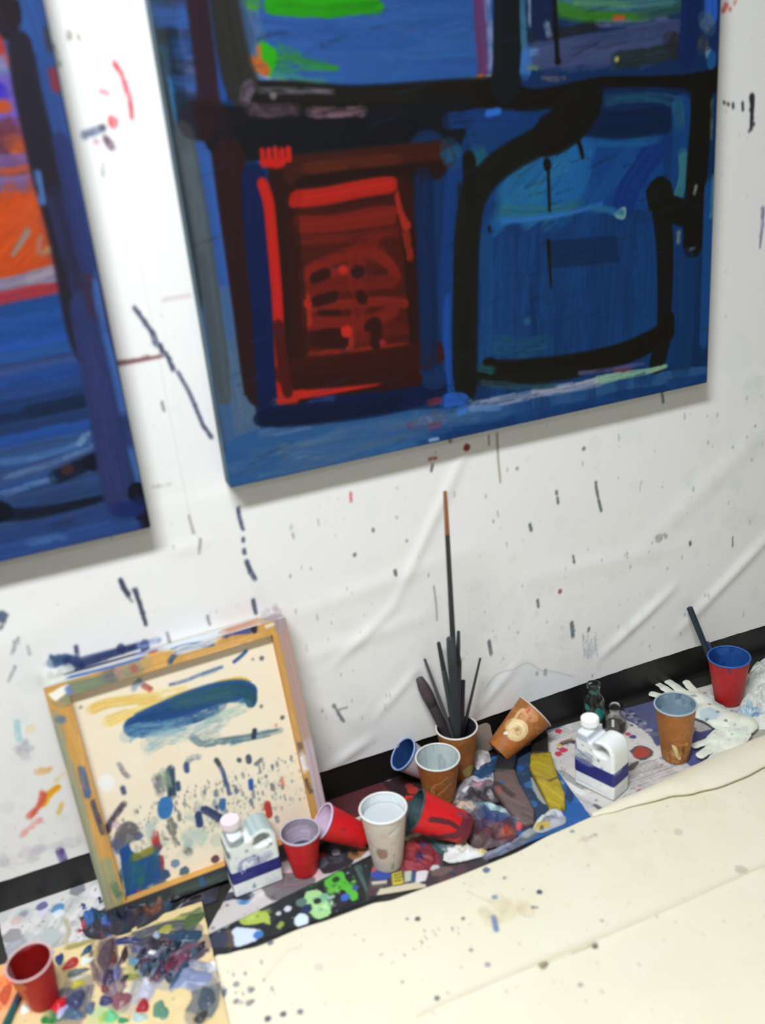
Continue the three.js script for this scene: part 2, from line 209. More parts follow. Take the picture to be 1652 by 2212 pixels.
// ---------- the large painting ----------
function bigPainting(c) {
  R = rng(11);
  const x0 = 0.28, x1 = 1.335, y0 = 0.75, y1 = 2.1;
  L(c, [x0, y0, x1, y0, x1, y1, x0, y1], '#123460');
  scumble(c, x0, y0, x1, y1, 260, 0.25, 0.03, ['#12376b', '#0e2c58', '#1a4576', '#0f2f63'], 0.5, 1.5);
  // above the picture's edge: the windows go on
  L(c, [0.5, 1.5, 0.95, 1.49, 0.96, 1.95, 0.52, 1.95], '#2c589c'); S(c, [0.98, 1.4, 0.98, 2.02], 0.07, '#161412'); S(c, [0.33, 2.03, 1.3, 2.03], 0.07, '#171514');
  // border at the left and along the bottom
  S(c, [0.3167,1.5233,0.3192,1.4687,0.3221,1.4059,0.3257,1.3276], 0.10, '#222c36', { jit: 0.14 });
  S(c, [0.3015,1.5179,0.3031,1.4634,0.3054,1.3911,0.3073,1.3292,0.3087,1.2412,0.3085,1.1199,0.3052,.9679,0.3019,.8211], 0.052, '#303a40', { jit: 0.14 });
  S(c, [0.2952,1.4576,0.2999,1.4074,0.3003,1.3625,0.3007,1.3165], 0.012, '#3a80b8', { dry: 0.25 }); S(c, [0.3015,1.5179,0.3023,1.4818,0.3022,1.4199], 0.02, '#2a343a', { dry: 0.2 });
  S(c, [0.3235,1.4929,0.3207,1.4376,0.3177,1.3806,0.3158,1.3285], 0.04, '#17283c', { dry: 0.1 }); S(c, [0.3363,1.5105,0.3337,1.4679,0.3297,1.3926], 0.03, '#39477a', { dry: 0.3 }); mottle(c, 0.3136,1.3937, 0.3559,1.4543, 30, 0.004, 0.012, ['#5a6692', '#6d7399', '#34406a'], 0.25);
  S(c, [0.3252,1.3076,0.3274,1.2599,0.3285,1.2039,0.3288,1.1318,0.3298,1.0417,0.3308,.9473,0.3363,.8561], 0.042, '#31569c', { jit: 0.12 }); S(c, [0.3208,1.0735,0.321,.9966,0.3227,.9165,0.3245,.8332], 0.075, '#41628e', { jit: 0.1 }); S(c, [0.3295,.9952,0.3315,.9311,0.3336,.865], 0.05, '#53687f', { dry: 0.3 }); S(c, [0.3053,1.3425,0.3063,1.2825,0.3074,1.2204,0.3073,1.1493,0.3057,1.0757,0.304,.9995,0.3008,.9207], 0.03, '#4a545c', { jit: 0.14 }); S(c, [0.3053,1.3095,0.3068,1.2344,0.3067,1.1638], 0.02, '#566068', { dry: 0.3 });
  A(c, [0.291,.8403,0.3404,.8552,0.472,.85,0.652,.832,0.7326,.8209,0.8464,.8081,1.058,.8059,1.3226,.7972,1.3244,.757,1.0576,.758,0.7427,.7547,0.4608,.7605,0.2865,.7558], '#2f5c92');
  scumble(c, 0.2887,.764, 0.708,.8166, 60, 0.16, 0.018, ['#34629a', '#2c568c', '#56708c', '#3c6496'], 0.5, 0.0); scumble(c, 0.7038,.7628, 1.3235,.7772, 50, 0.16, 0.014, ['#143e7c', '#123668', '#1c4c8c'], 0.6, 0.0);
  S(c, [0.3529,.8443,0.4715,.8458,0.588,.8445,0.6528,.8408], 0.014, '#6c7fa0', { dry: 0.75, a: 0.7 });
  // upper left window
  A(c, [0.411,1.5318,0.8436,1.5164,0.8369,1.3724,0.7001,1.3733,0.5388,1.3831,0.4328,1.3905,0.4135,1.4191], '#2b5a9f'); scumble(c, 0.4037,1.3939, 0.838,1.5099, 110, 0.22, 0.02, ['#2d5da6', '#27539a', '#31629f', '#3a5aa4'], 0.45, 0.0);
  S(c, [0.4143,1.5256,0.4137,1.4763,0.415,1.419], 0.04, '#3c5674', { dry: 0.15 }); S(c, [0.4392,1.5062,0.4426,1.4559,0.4259,1.4184], 0.02, '#56718a', { dry: 0.5 });
  A(c, [0.4586,1.5147,0.4826,1.5293,0.6026,1.525,0.6543,1.4946,0.6138,1.486,0.5438,1.484,0.4917,1.4889,0.4614,1.4941], '#2aa312'); S(c, [0.4641,1.5021,0.5527,1.4938,0.6463,1.4943], 0.02, '#239010', { dry: 0.4 }); S(c, [0.4333,1.5102,0.4473,1.5071], 0.018, '#3f9a2a', { dry: 0.3 });
  A(c, [0.443,1.4584,0.4648,1.4457,0.4683,1.4287,0.4605,1.4162,0.4512,1.4037,0.4422,1.4238], '#2cab14'); S(c, [0.4658,1.4321,0.5053,1.4225,0.5659,1.4122], 0.045, '#2d8a36', { w2: 0.008, dry: 0.45, a: 0.8 }); S(c, [0.4576,1.4066,0.4942,1.3969,0.5396,1.3898], 0.018, '#3c8f6a', { dry: 0.5, a: 0.7 });
  S(c, [0.4237,1.4282,0.4376,1.4228,0.4455,1.4158], 0.020, '#b9602a'); S(c, [0.4402,1.4496,0.4395,1.4304], 0.007, '#b86a30'); S(c, [0.4313,1.405,0.449,1.3986,0.4933,1.3903,0.5388,1.3831], 0.016, '#8da2c2', { dry: 0.4 }); S(c, [0.4193,1.3993,0.4296,1.4084], 0.010, '#6c8a58', { dry: 0.3 });
  S(c, [0.8243,1.5104,0.8243,1.456,0.8261,1.4002,0.8228,1.3748], 0.022, '#6e3560', { dry: 0.15 }); S(c, [0.838,1.5099,0.84,1.4553,0.8415,1.4204,0.8381,1.3923], 0.012, '#8d8fb2', { dry: 0.35 }); B(c, 0.8186,1.3779, 0.009, '#c2691e'); S(c, [0.7859,1.3744,0.8071,1.3773,0.8426,1.3792], 0.010, '#96a58c', { dry: 0.4 });
  // dark frames of the windows
  S(c, [0.3572,1.5278,0.3552,1.4668,0.3531,1.4038,0.3471,1.3509], 0.034, '#2e1c27'); S(c, [0.3863,1.5267,0.3808,1.4592,0.374,1.3816], 0.013, '#274a94'); S(c, [0.3974,1.5263,0.3984,1.4708,0.4019,1.4199,0.41,1.3869], 0.044, '#2b2b28', { w2: 0.06 });
  S(c, [0.4233,1.3767,0.4906,1.3704,0.5994,1.3569,0.7845,1.3545,0.9661,1.3503,1.1621,1.3504,1.3143,1.3465], 0.058, '#191613', { jit: 0.08 }); S(c, [0.432,1.3853,0.5377,1.3744,0.699,1.3607], 0.02, '#1c1a16'); S(c, [0.8449,1.356,1.0623,1.3587,1.3085,1.3548], 0.062, '#16130f');
  A(c, [0.3258,1.3696,0.3639,1.3732,0.5351,1.3535,0.7925,1.3425,0.7799,1.288,0.7425,1.2617,0.6064,1.2709,0.4479,1.2859,0.3583,1.2944,0.3329,1.327], '#14161d'); S(c, [0.3243,1.3528,0.3432,1.3539,0.3565,1.3462], 0.06, '#2a161b', { dry: 0.2 }); S(c, [0.3925,1.3218,0.5305,1.3167,0.6937,1.3013], 0.05, '#121318', { a: 0.7 });
  S(c, [0.4067,1.3753,0.4154,1.393,0.4231,1.3951], 0.020, '#6c5f70', { dry: 0.3 }); S(c, [0.4139,1.3642,0.443,1.3579,0.4888,1.3571], 0.020, '#5d4650', { dry: 0.5 }); S(c, [0.5097,1.3514,0.5423,1.3475,0.6022,1.3456], 0.017, '#9c727c', { dry: 0.55 }); S(c, [0.4324,1.3879,0.4924,1.3837,0.5537,1.3767], 0.009, '#7a7484', { dry: 0.7 }); B(c, 0.4537,1.3791, 0.006, '#8d8a8c', 0.7);
  // lower left window: maroon and navy frame, red panel
  S(c, [0.3702,1.3035,0.3686,1.2276,0.3674,1.1413,0.3662,1.0513,0.364,.9734,0.3637,.917], 0.056, '#2a1618', { jit: 0.12 }); S(c, [0.405,1.2658,0.3984,1.1812,0.3932,1.0931,0.3854,.9857,0.3787,.9059], 0.046, '#0e1c48'); S(c, [0.3829,.8886,0.4754,.8774,0.6091,.871,0.7131,.8824,0.7289,.9014], 0.075, '#0d1a40'); S(c, [0.3571,.8728,0.4732,.86,0.6166,.8538], 0.03, '#0b1736');
  S(c, [0.3843,.8983,0.4427,.8921,0.4939,.8858], 0.014, '#39467c', { dry: 0.6 }); S(c, [0.7127,1.2719,0.702,1.1444,0.6972,1.0332,0.6954,.8986], 0.085, '#12305f'); S(c, [0.7634,1.2448,0.7466,1.139,0.7318,1.0281,0.728,.9276], 0.035, '#143a78');
  A(c, [0.4388,1.2763,0.5734,1.2704,0.6933,1.2479,0.6844,1.1465,0.6792,1.0359,0.6646,.9213,0.6375,.8787,0.4772,.8915,0.3974,.9024,0.4141,1.1052], '#2f1512'); S(c, [0.4511,1.2752,0.446,1.1607,0.4313,1.0256,0.4296,.9212], 0.045, '#2b1410');
  S(c, [0.4762,1.2643,0.5564,1.2649,0.6478,1.2648,0.7428,1.2647], 0.052, '#3f1a12'); S(c, [0.4924,1.2676,0.5732,1.269,0.6563,1.2654], 0.02, '#5a2616', { dry: 0.4 }); S(c, [0.4813,1.2439,0.6036,1.2443,0.7323,1.2433], 0.03, '#251310');
  L(c, [0.4663,1.1921,0.6451,1.1848,0.6513,1.1038,0.6473,.9446,0.4533,.9596,0.4634,1.0983], '#4a1811'); scumble(c, 0.4863,.9645, 0.6212,1.1694, 40, 0.07, 0.018, ['#5a1b13', '#662017', '#4a1710', '#732218'], 0.5, 0.0);
  S(c, [0.4706,1.2235,0.5187,1.2226,0.585,1.2272,0.6408,1.2287], 0.029, '#b3241a'); S(c, [0.4651,1.2183,0.4751,1.2273], 0.02, '#a82018'); S(c, [0.4675,1.2007,0.5486,1.1988,0.6502,1.2024], 0.016, '#3f1611'); S(c, [0.4658,1.1877,0.53,1.1817,0.5973,1.1858,0.64,1.1854], 0.022, '#7e2018'); S(c, [0.4642,1.1762,0.5453,1.1709,0.6386,1.1719], 0.014, '#782016'); S(c, [0.4698,1.1578,0.5599,1.1526,0.6453,1.1513], 0.018, '#691c14', { dry: 0.3 });
  S(c, [0.4673,1.1024,0.4969,1.1151,0.5398,1.1247,0.5907,1.1242,0.6228,1.0998,0.6344,1.0745], 0.022, '#7c2018'); S(c, [0.5357,1.1252,0.583,1.1321,0.6028,1.1411], 0.02, '#741d15', { dry: 0.2 }); S(c, [0.4697,1.0959,0.5034,1.1005,0.5534,1.0967], 0.016, '#80221a'); S(c, [0.4689,1.0776,0.5342,1.0776,0.6285,1.0689], 0.024, '#6a1c14'); S(c, [0.4671,1.0452,0.5302,1.0435,0.5989,1.038,0.6477,1.0275], 0.018, '#80241a'); S(c, [0.4635,1.0237,0.5265,1.0122,0.5781,1.0073,0.6237,1.0197], 0.026, '#762017'); S(c, [0.4659,1.0672,0.4631,1.0206], 0.018, '#9b2a1e'); S(c, [0.4589,.9635,0.5374,.9566,0.644,.9486], 0.022, '#7d2218'); S(c, [0.5385,.9965,0.5333,.9672], 0.018, '#9b2b20'); S(c, [0.5654,1.1267,0.5613,1.0452,0.5568,.9731], 0.03, '#7a2017', { dry: 0.4 });
  S(c, [0.4604,1.1957,0.4578,1.1294,0.4541,1.0534,0.4459,.9673], 0.022, '#33140f', { dry: 0.1 }); S(c, [0.6647,1.1719,0.6653,1.102,0.6634,1.0219,0.6622,.9472], 0.02, '#2c120e', { dry: 0.1 });
  for (const [pts, w] of [[[0.4843,1.0939,0.5075,1.0999], 0.020], [[0.56,1.0942,0.5686,1.0946], 0.022], [[0.481,1.0556,0.5168,1.0597], 0.020], [[0.5643,1.0559,0.5683,1.0458], 0.020], [[0.4869,1.0359,0.5218,1.0305], 0.011], [[0.4701,.9971,0.5158,.9945,0.524,.9769], 0.022], [[0.4691,.9893,0.5205,.9759], 0.018], [[0.5736,.9982,0.588,1.0008,0.5842,.9644], 0.022]]) S(c, pts, w, '#341411', { a: 0.9 });
  B(c, 0.5379,1.1019, 0.009, '#c02a1f'); B(c, 0.5316,.9968, 0.011, '#c92c22'); B(c, 0.4675,1.0545, 0.008, '#b8281c'); B(c, 0.5969,.9665, 0.007, '#8f2430');
  S(c, [0.4172,1.2547,0.4231,1.2215,0.421,1.1639,0.4162,1.0745,0.4079,.9819,0.4015,.9016], 0.019, '#c4211a', { jit: 0.06 }); for (let i = 0; i < 5; i++) S(c, [0.4243,1.3026,0.4233,1.2806].map((v, k) => v + (k % 2 ? 0.004 * g() : 0.0108 * i)), 0.009, '#c7221b', { a: 0.9 }); S(c, [0.4231,1.2848,0.4471,1.2797,0.457,1.2844], 0.014, '#c4211a');
  S(c, [0.6528,1.2111,0.6558,1.1882,0.6616,1.157], 0.018, '#a82a20'); S(c, [0.6591,1.1496,0.6636,1.1022], 0.013, '#97261c', { dry: 0.2 }); S(c, [0.66,1.2327,0.6651,1.1947,0.6734,1.1709], 0.02, '#331410');
  S(c, [0.4036,.9045,0.461,.9004,0.5131,.8991,0.5844,.8979], 0.017, '#c4281d', { w2: 0.013 }); S(c, [0.3943,.898,0.426,.8953], 0.014, '#b02a22'); S(c, [0.4158,.9434,0.5172,.9336,0.624,.93,0.6961,.9296], 0.052, '#3a1510'); S(c, [0.4218,.9259,0.5325,.9141,0.6215,.9049,0.657,.8882], 0.03, '#341411'); B(c, 0.6922,.9285, 0.02, '#46180f'); S(c, [0.4113,1.0288,0.4099,.9493,0.4125,.9078], 0.02, '#4a1712');
  S(c, [0.6984,1.2362,0.6941,1.1453,0.6909,1.0666,0.6863,.9685,0.6831,.9094], 0.036, '#11264e', { dry: 0.08 });
  S(c, [0.73,1.0284,0.7231,.9626,0.7216,.894,0.7253,.8402], 0.014, '#1e4fa8', { dry: 0.15 }); S(c, [0.7545,1.1222,0.7453,1.059,0.7371,1.0108], 0.012, '#1b3f86', { dry: 0.3 });
  // lower right window
  A(c, [0.8089,1.3223,1.0131,1.3138,1.2358,1.3045,1.25,.839,0.9938,.8549,0.7851,.8738], '#133a72'); scumble(c, 0.7959,.8896, 1.2091,1.1001, 120, 0.2, 0.035, ['#143f79', '#12386c', '#174783', '#10305f'], 0.5, 1.5);
  A(c, [0.8522,1.2053,0.9149,1.2378,0.9781,1.2668,1.0616,1.2712,1.1843,1.2607,1.1866,1.1369,1.0916,1.1391,0.9898,1.1408,0.8539,1.1484], '#14458a'); scumble(c, 0.8636,1.1528, 1.0018,1.2374, 60, 0.09, 0.025, ['#1f66a8', '#2a6f9f', '#1c5a9a', '#2c7896'], 0.6, 0.7); S(c, [1.0219,1.2591,1.011,1.2048,0.9704,1.1608], 0.05, '#1f67aa', { dry: 0.3 }); S(c, [0.8452,1.1621,0.9018,1.1508,0.9602,1.149,1.0101,1.1564], 0.03, '#2d6a78', { dry: 0.4 });
  S(c, [1.102,1.1296,1.1227,1.1771,1.164,1.2221,1.1951,1.2437], 0.05, '#12327c', { dry: 0.2 }); S(c, [1.0402,1.1449,1.0814,1.1896,1.1326,1.2412], 0.03, '#1b559c', { dry: 0.4 }); S(c, [1.0516,1.2643,1.1428,1.2563,1.1864,1.2605], 0.03, '#1c5c96', { dry: 0.3 });
  S(c, [1.0326,1.3199,1.1219,1.3162,1.2464,1.3053], 0.06, '#102a55'); S(c, [1.0225,1.2962,1.1018,1.2835,1.2047,1.2846], 0.05, '#0e2346'); S(c, [1.072,1.3284,1.1625,1.3257,1.2356,1.3109], 0.02, '#245a78', { dry: 0.4 });
  S(c, [1.2379,1.3043,1.2418,1.2477,1.2395,1.1818,1.2323,1.1318], 0.05, '#164788'); S(c, [1.2426,1.223,1.2461,1.1811,1.2321,1.1403], 0.022, '#3c8088', { dry: 0.15 }); S(c, [1.2292,1.3129,1.2346,1.2726], 0.026, '#2a607c', { dry: 0.3 });
  S(c, [0.8462,1.1461,0.8918,1.1424,0.9403,1.1416,0.9998,1.1429,1.0607,1.1508], 0.013, '#2f72c0', { w2: 0.006, dry: 0.12 }); A(c, [1.0832,1.13,1.0999,1.1382,1.1124,1.1384,1.1125,1.1199,1.0999,1.118], '#86b0a4'); S(c, [1.0301,1.1477,1.0812,1.1353,1.1072,1.1273], 0.014, '#2a6ea0', { dry: 0.4 });
  L(c, [0.9438,1.0985,1.0936,1.09,1.0999,1.0393,0.9472,1.0479], '#10294f', 0.7); S(c, [1.1657,1.1052,1.1716,.9996,1.1688,.8904], 0.06, '#14417c', { dry: 0.2 }); S(c, [0.8131,.9306,0.8717,.9121,0.9325,.9073], 0.04, '#1c5472', { dry: 0.5 }); B(c, 0.8918,.958, 0.008, '#2f6b88', 0.7); S(c, [0.8153,1.1306,0.8104,1.0166,0.7974,.8982], 0.03, '#164a80', { dry: 0.3 });
  S(c, [0.8079,1.3077,0.8155,1.2849,0.8236,1.2692], 0.05, '#153c70', { dry: 0.2 }); S(c, [0.7524,1.2756,0.7598,1.2564], 0.04, '#1d5580', { dry: 0.3 }); S(c, [0.8051,1.2634,0.8167,1.2457], 0.03, '#1f6070', { dry: 0.2 }); S(c, [0.7556,1.3178,0.8265,1.318,0.8899,1.3099], 0.03, '#163a78', { dry: 0.2 }); S(c, [0.8286,1.3237,0.8523,1.3262], 0.012, '#2f6fd0');
  S(c, [0.9435,1.2351,0.946,1.2255], 0.016, '#141310'); S(c, [0.9469,1.2222,0.947,1.1954,0.9475,1.1505], 0.006, '#15130f'); S(c, [1.0026,1.2778,1.0139,1.2566,1.0195,1.2357], 0.008, '#15130f'); S(c, [0.9429,1.0986,0.9438,1.0652,0.9461,1.0122], 0.009, '#191512', { w2: 0.003 }); S(c, [0.8213,1.1379,0.8227,1.1297], 0.006, '#171410');
  S(c, [1.0135,1.3395,0.984,1.3085,0.9353,1.2744,0.8779,1.2528,0.8304,1.2291,0.793,1.1883,0.7755,1.1196,0.7661,1.0231,0.7582,.9224,0.755,.8481], 0.052, '#181712', { jit: 0.07 }); S(c, [1.0328,1.3351,0.9982,1.2982,0.9448,1.2751], 0.075, '#171511'); S(c, [0.7885,1.2574,0.7883,1.2272,0.7821,1.1895], 0.028, '#171612'); S(c, [0.7711,1.2137,0.7582,1.0572,0.7504,.9751], 0.016, '#1a1a14', { dry: 0.4 });
  S(c, [1.2827,1.3564,1.2839,1.2767,1.2784,1.1947,1.275,1.1098,1.2729,1.0449], 0.052, '#171510'); S(c, [1.1905,1.1583,1.1954,1.1274,1.2059,1.0482,1.2079,.9582,1.205,.8845], 0.05, '#181815', { w2: 0.03 }); B(c, 1.1906,1.1533, 0.032, '#191a17'); S(c, [1.204,1.1298,1.2528,1.1106,1.2776,1.1008], 0.05, '#171611');
  S(c, [0.8002,.8782,0.8695,.8659,0.9939,.8567,1.1133,.8603,1.2142,.8849], 0.048, '#171510'); S(c, [0.7846,.865,0.8994,.846,1.015,.8419], 0.025, '#1a1a14', { dry: 0.25 }); S(c, [1.2158,.9109,1.2032,.866,1.1903,.8204], 0.04, '#181612'); S(c, [0.8011,.894,0.811,.8941], 0.02, '#171510'); S(c, [0.787,.8877,0.814,.8776], 0.018, '#1f6068', { dry: 0.3 });
  S(c, [1.2775,1.161,1.2737,1.1444], 0.006, '#8fa39c', { dry: 0.3 }); S(c, [1.2382,1.0793,1.2367,1.0575], 0.01, '#7c868e', { dry: 0.2 }); S(c, [1.2663,1.0404,1.2775,1.0435], 0.008, '#5f7890', { dry: 0.3 }); S(c, [1.3084,1.3111,1.3094,1.2418], 0.008, '#5e7e70', { dry: 0.4 }); S(c, [1.311,1.1575,1.3112,1.0526,1.3115,.943,1.3109,.8481], 0.03, '#194c8c'); S(c, [1.317,1.174,1.3161,1.0963], 0.009, '#4f93a4', { dry: 0.3 }); S(c, [1.2556,1.024,1.2599,.8946,1.2512,.8], 0.05, '#123a6c', { dry: 0.15 });
  S(c, [0.759,.8194,0.8064,.8157,0.8672,.8152,0.9504,.8144,1.0253,.8119,1.0911,.8151], 0.02, '#98a3c4', { dry: 0.35 }); S(c, [0.7624,.8115,0.8258,.8028], 0.012, '#5f86c4', { dry: 0.3 }); S(c, [0.8983,.8204,0.9716,.8124,1.0581,.8154], 0.012, '#b0b2cc', { dry: 0.2 }); S(c, [1.0406,.8148,1.1023,.815,1.1699,.8125,1.2158,.8159], 0.020, '#97c4a8', { w2: 0.007, dry: 0.15 }); S(c, [1.0867,.8291,1.1268,.8258], 0.008, '#a03a3e', { dry: 0.2 }); S(c, [1.0042,.8382,1.0582,.8342,1.1583,.8308], 0.009, '#5d5a8c', { dry: 0.3 }); S(c, [0.7891,.8588,0.8885,.8315,0.9507,.8237], 0.014, '#2c4a56', { dry: 0.4 });
  S(c, [0.7097,.8379,0.7386,.8359,0.7536,.8277], 0.026, '#2c62c4', { dry: 0.1 }); S(c, [0.7368,.811,0.7526,.8134], 0.018, '#3f7ad0', { dry: 0.2 }); mottle(c, 0.6299,.7962, 0.7087,.8255, 30, 0.003, 0.010, ['#6d3f58', '#8a4450', '#5b6fa0', '#7f8aae'], 0.35); S(c, [0.6773,.8405,0.7003,.8414], 0.014, '#7a2f3c', { dry: 0.3 }); S(c, [0.6725,.7948,0.6967,.7954], 0.014, '#6c4660', { dry: 0.3 }); S(c, [0.6732,.7682,0.6906,.7674], 0.007, '#8fa8d4');
  // upper right window
  A(c, [0.8993,1.5144,1.3173,1.4994,1.3185,1.3698,1.0624,1.3669,0.8925,1.3672], '#14305f'); A(c, [0.9225,1.43,1.0629,1.437,1.2313,1.451,1.2431,1.4052,1.0919,1.395,0.9485,1.3854,0.9166,1.3946], '#3c4a74'); scumble(c, 0.921,1.3907, 1.2214,1.4402, 50, 0.1, 0.018, ['#434f7c', '#39466e', '#4a5682'], 0.5, 0.1);
  S(c, [0.9704,1.4952,1.0633,1.4873,1.2404,1.4861], 0.034, '#3a6a6c', { dry: 0.1 }); S(c, [0.9736,1.4825,1.0824,1.4751,1.2103,1.477], 0.02, '#4f8890', { dry: 0.4 }); S(c, [0.9717,1.477,1.0441,1.4625,1.1606,1.4557], 0.028, '#3c8028', { w2: 0.014, dry: 0.15 }); S(c, [1.1408,1.4595,1.2309,1.4658], 0.02, '#34604e', { dry: 0.3 }); S(c, [1.0069,1.4854,1.121,1.4792], 0.008, '#5c9a50', { dry: 0.4 }); S(c, [1.0881,1.4576,1.1075,1.4581], 0.010, '#b9602c');
  S(c, [0.9156,1.4389,0.9874,1.4423,1.063,1.4457], 0.024, '#1e2128', { w2: 0.010, dry: 0.15 }); S(c, [1.0535,1.4505,1.131,1.4483,1.2008,1.4524], 0.012, '#6a6c9c', { dry: 0.4 });
  S(c, [0.88,1.5151,0.8769,1.4535,0.8719,1.3902,0.865,1.3618], 0.058, '#141a1e'); S(c, [0.906,1.5073,0.9057,1.459,0.9056,1.4167], 0.012, '#3f7896', { dry: 0.15 }); S(c, [0.9202,1.5068,0.9208,1.4548], 0.009, '#a9b6c6', { dry: 0.3 }); S(c, [0.9435,1.5059,0.9433,1.4502], 0.046, '#152448'); S(c, [0.9509,1.4569,0.9557,1.4368], 0.012, '#8296b4', { dry: 0.4 }); S(c, [0.911,1.415,0.9083,1.3951,0.9059,1.3808], 0.022, '#3f78c8', { dry: 0.1 }); S(c, [0.9183,1.4146,0.9311,1.4153], 0.012, '#5c86bc', { dry: 0.3 }); S(c, [0.9118,1.3906,0.9301,1.3894], 0.010, '#6c8a6a', { dry: 0.4 });
  S(c, [0.967,1.505,0.969,1.4489,0.9711,1.3941], 0.009, '#131214'); B(c, 0.9722,1.397, 0.007, '#131214'); S(c, [0.9387,1.3714,0.9855,1.3683], 0.008, '#6d6470', { dry: 0.6 }); S(c, [1.0919,1.3913,1.1615,1.3931,1.2226,1.3987], 0.03, '#23302e', { dry: 0.2 }); S(c, [1.2067,1.4177,1.2244,1.4062,1.229,1.3907], 0.034, '#2b2b30', { dry: 0.15 }); B(c, 1.0938,1.3926, 0.005, '#b8b060');
  S(c, [1.2542,1.5017,1.254,1.4499,1.2478,1.3896], 0.046, '#122a5e'); S(c, [1.2975,1.5001,1.2999,1.4478], 0.03, '#2f62cc'); S(c, [1.2831,1.4486,1.2985,1.4327], 0.030, '#54708c', { dry: 0.2 }); S(c, [1.2846,1.4121,1.2809,1.4], 0.026, '#4a4a4c', { dry: 0.3 }); S(c, [1.296,1.3945,1.2985,1.3851], 0.016, '#7aa2c0', { dry: 0.3 }); S(c, [1.3049,1.3863,1.3034,1.3708], 0.02, '#1f5a94');
  scumble(c, 0.3, 0.78, 1.32, 1.5, 160, 0.05, 0.004, ['#0c1626', '#1b3a6c', '#1a1714'], 0.25, 0.2);
}
function stretched(name, label, x0, y0, x1, y1, z0, z1, tx, sideCol) {
  const t = thing(name, label, 'painting'); t.position.set(x0, y0, z0);
  const geo = new RoundedBoxGeometry(x1 - x0, y1 - y0, z1 - z0 - 0.002, 3, 0.003).translate((x0 + x1) / 2, (y0 + y1) / 2, (z0 + z1) / 2 + 0.001);
  uvRect(geo, tx); geo.translate(-x0, -y0, -z0);
  mesh('painted_canvas', geo, new THREE.MeshPhysicalMaterial({ color: new THREE.Color(0.76, 0.76, 0.76), map: tx, roughness: 0.72, specularIntensity: 0.3, bumpMap: rep(weave, 12, 12), bumpScale: 0.0002 }), t);
  const w = x1 - x0, h = y1 - y0, d = z1 - z0;
  const side = paper(0, 0, d, h, 900, sideCol, (c) => { R = rng(21); scumble(c, 0, 0, d, h, 140, 0.05, 0.012, [sideCol, '#3a5f78', '#28424a', '#4e7c94', '#1f4f5a'], 0.5, 1.57); });
  for (const s of [0, 1]) mesh('canvas_edge', uvRect(new THREE.BoxGeometry(d - 0.005, h - 0.006, 0.0012).translate(d / 2, h / 2, 0), side).rotateY(-Math.PI / 2).translate(s ? w : 0, 0, 0), new THREE.MeshStandardMaterial({ map: side, roughness: 0.6 }), t);
  return t;
}
{
  stretched('painting', 'large dark blue painting of four windows with a glowing red one', 0.2865, 0.7605, 1.3215, 2.08, 0.014, 0.052, paper(0.28, 0.75, 1.335, 2.1, 1900, '#123460', bigPainting), '#2c4a58');
}

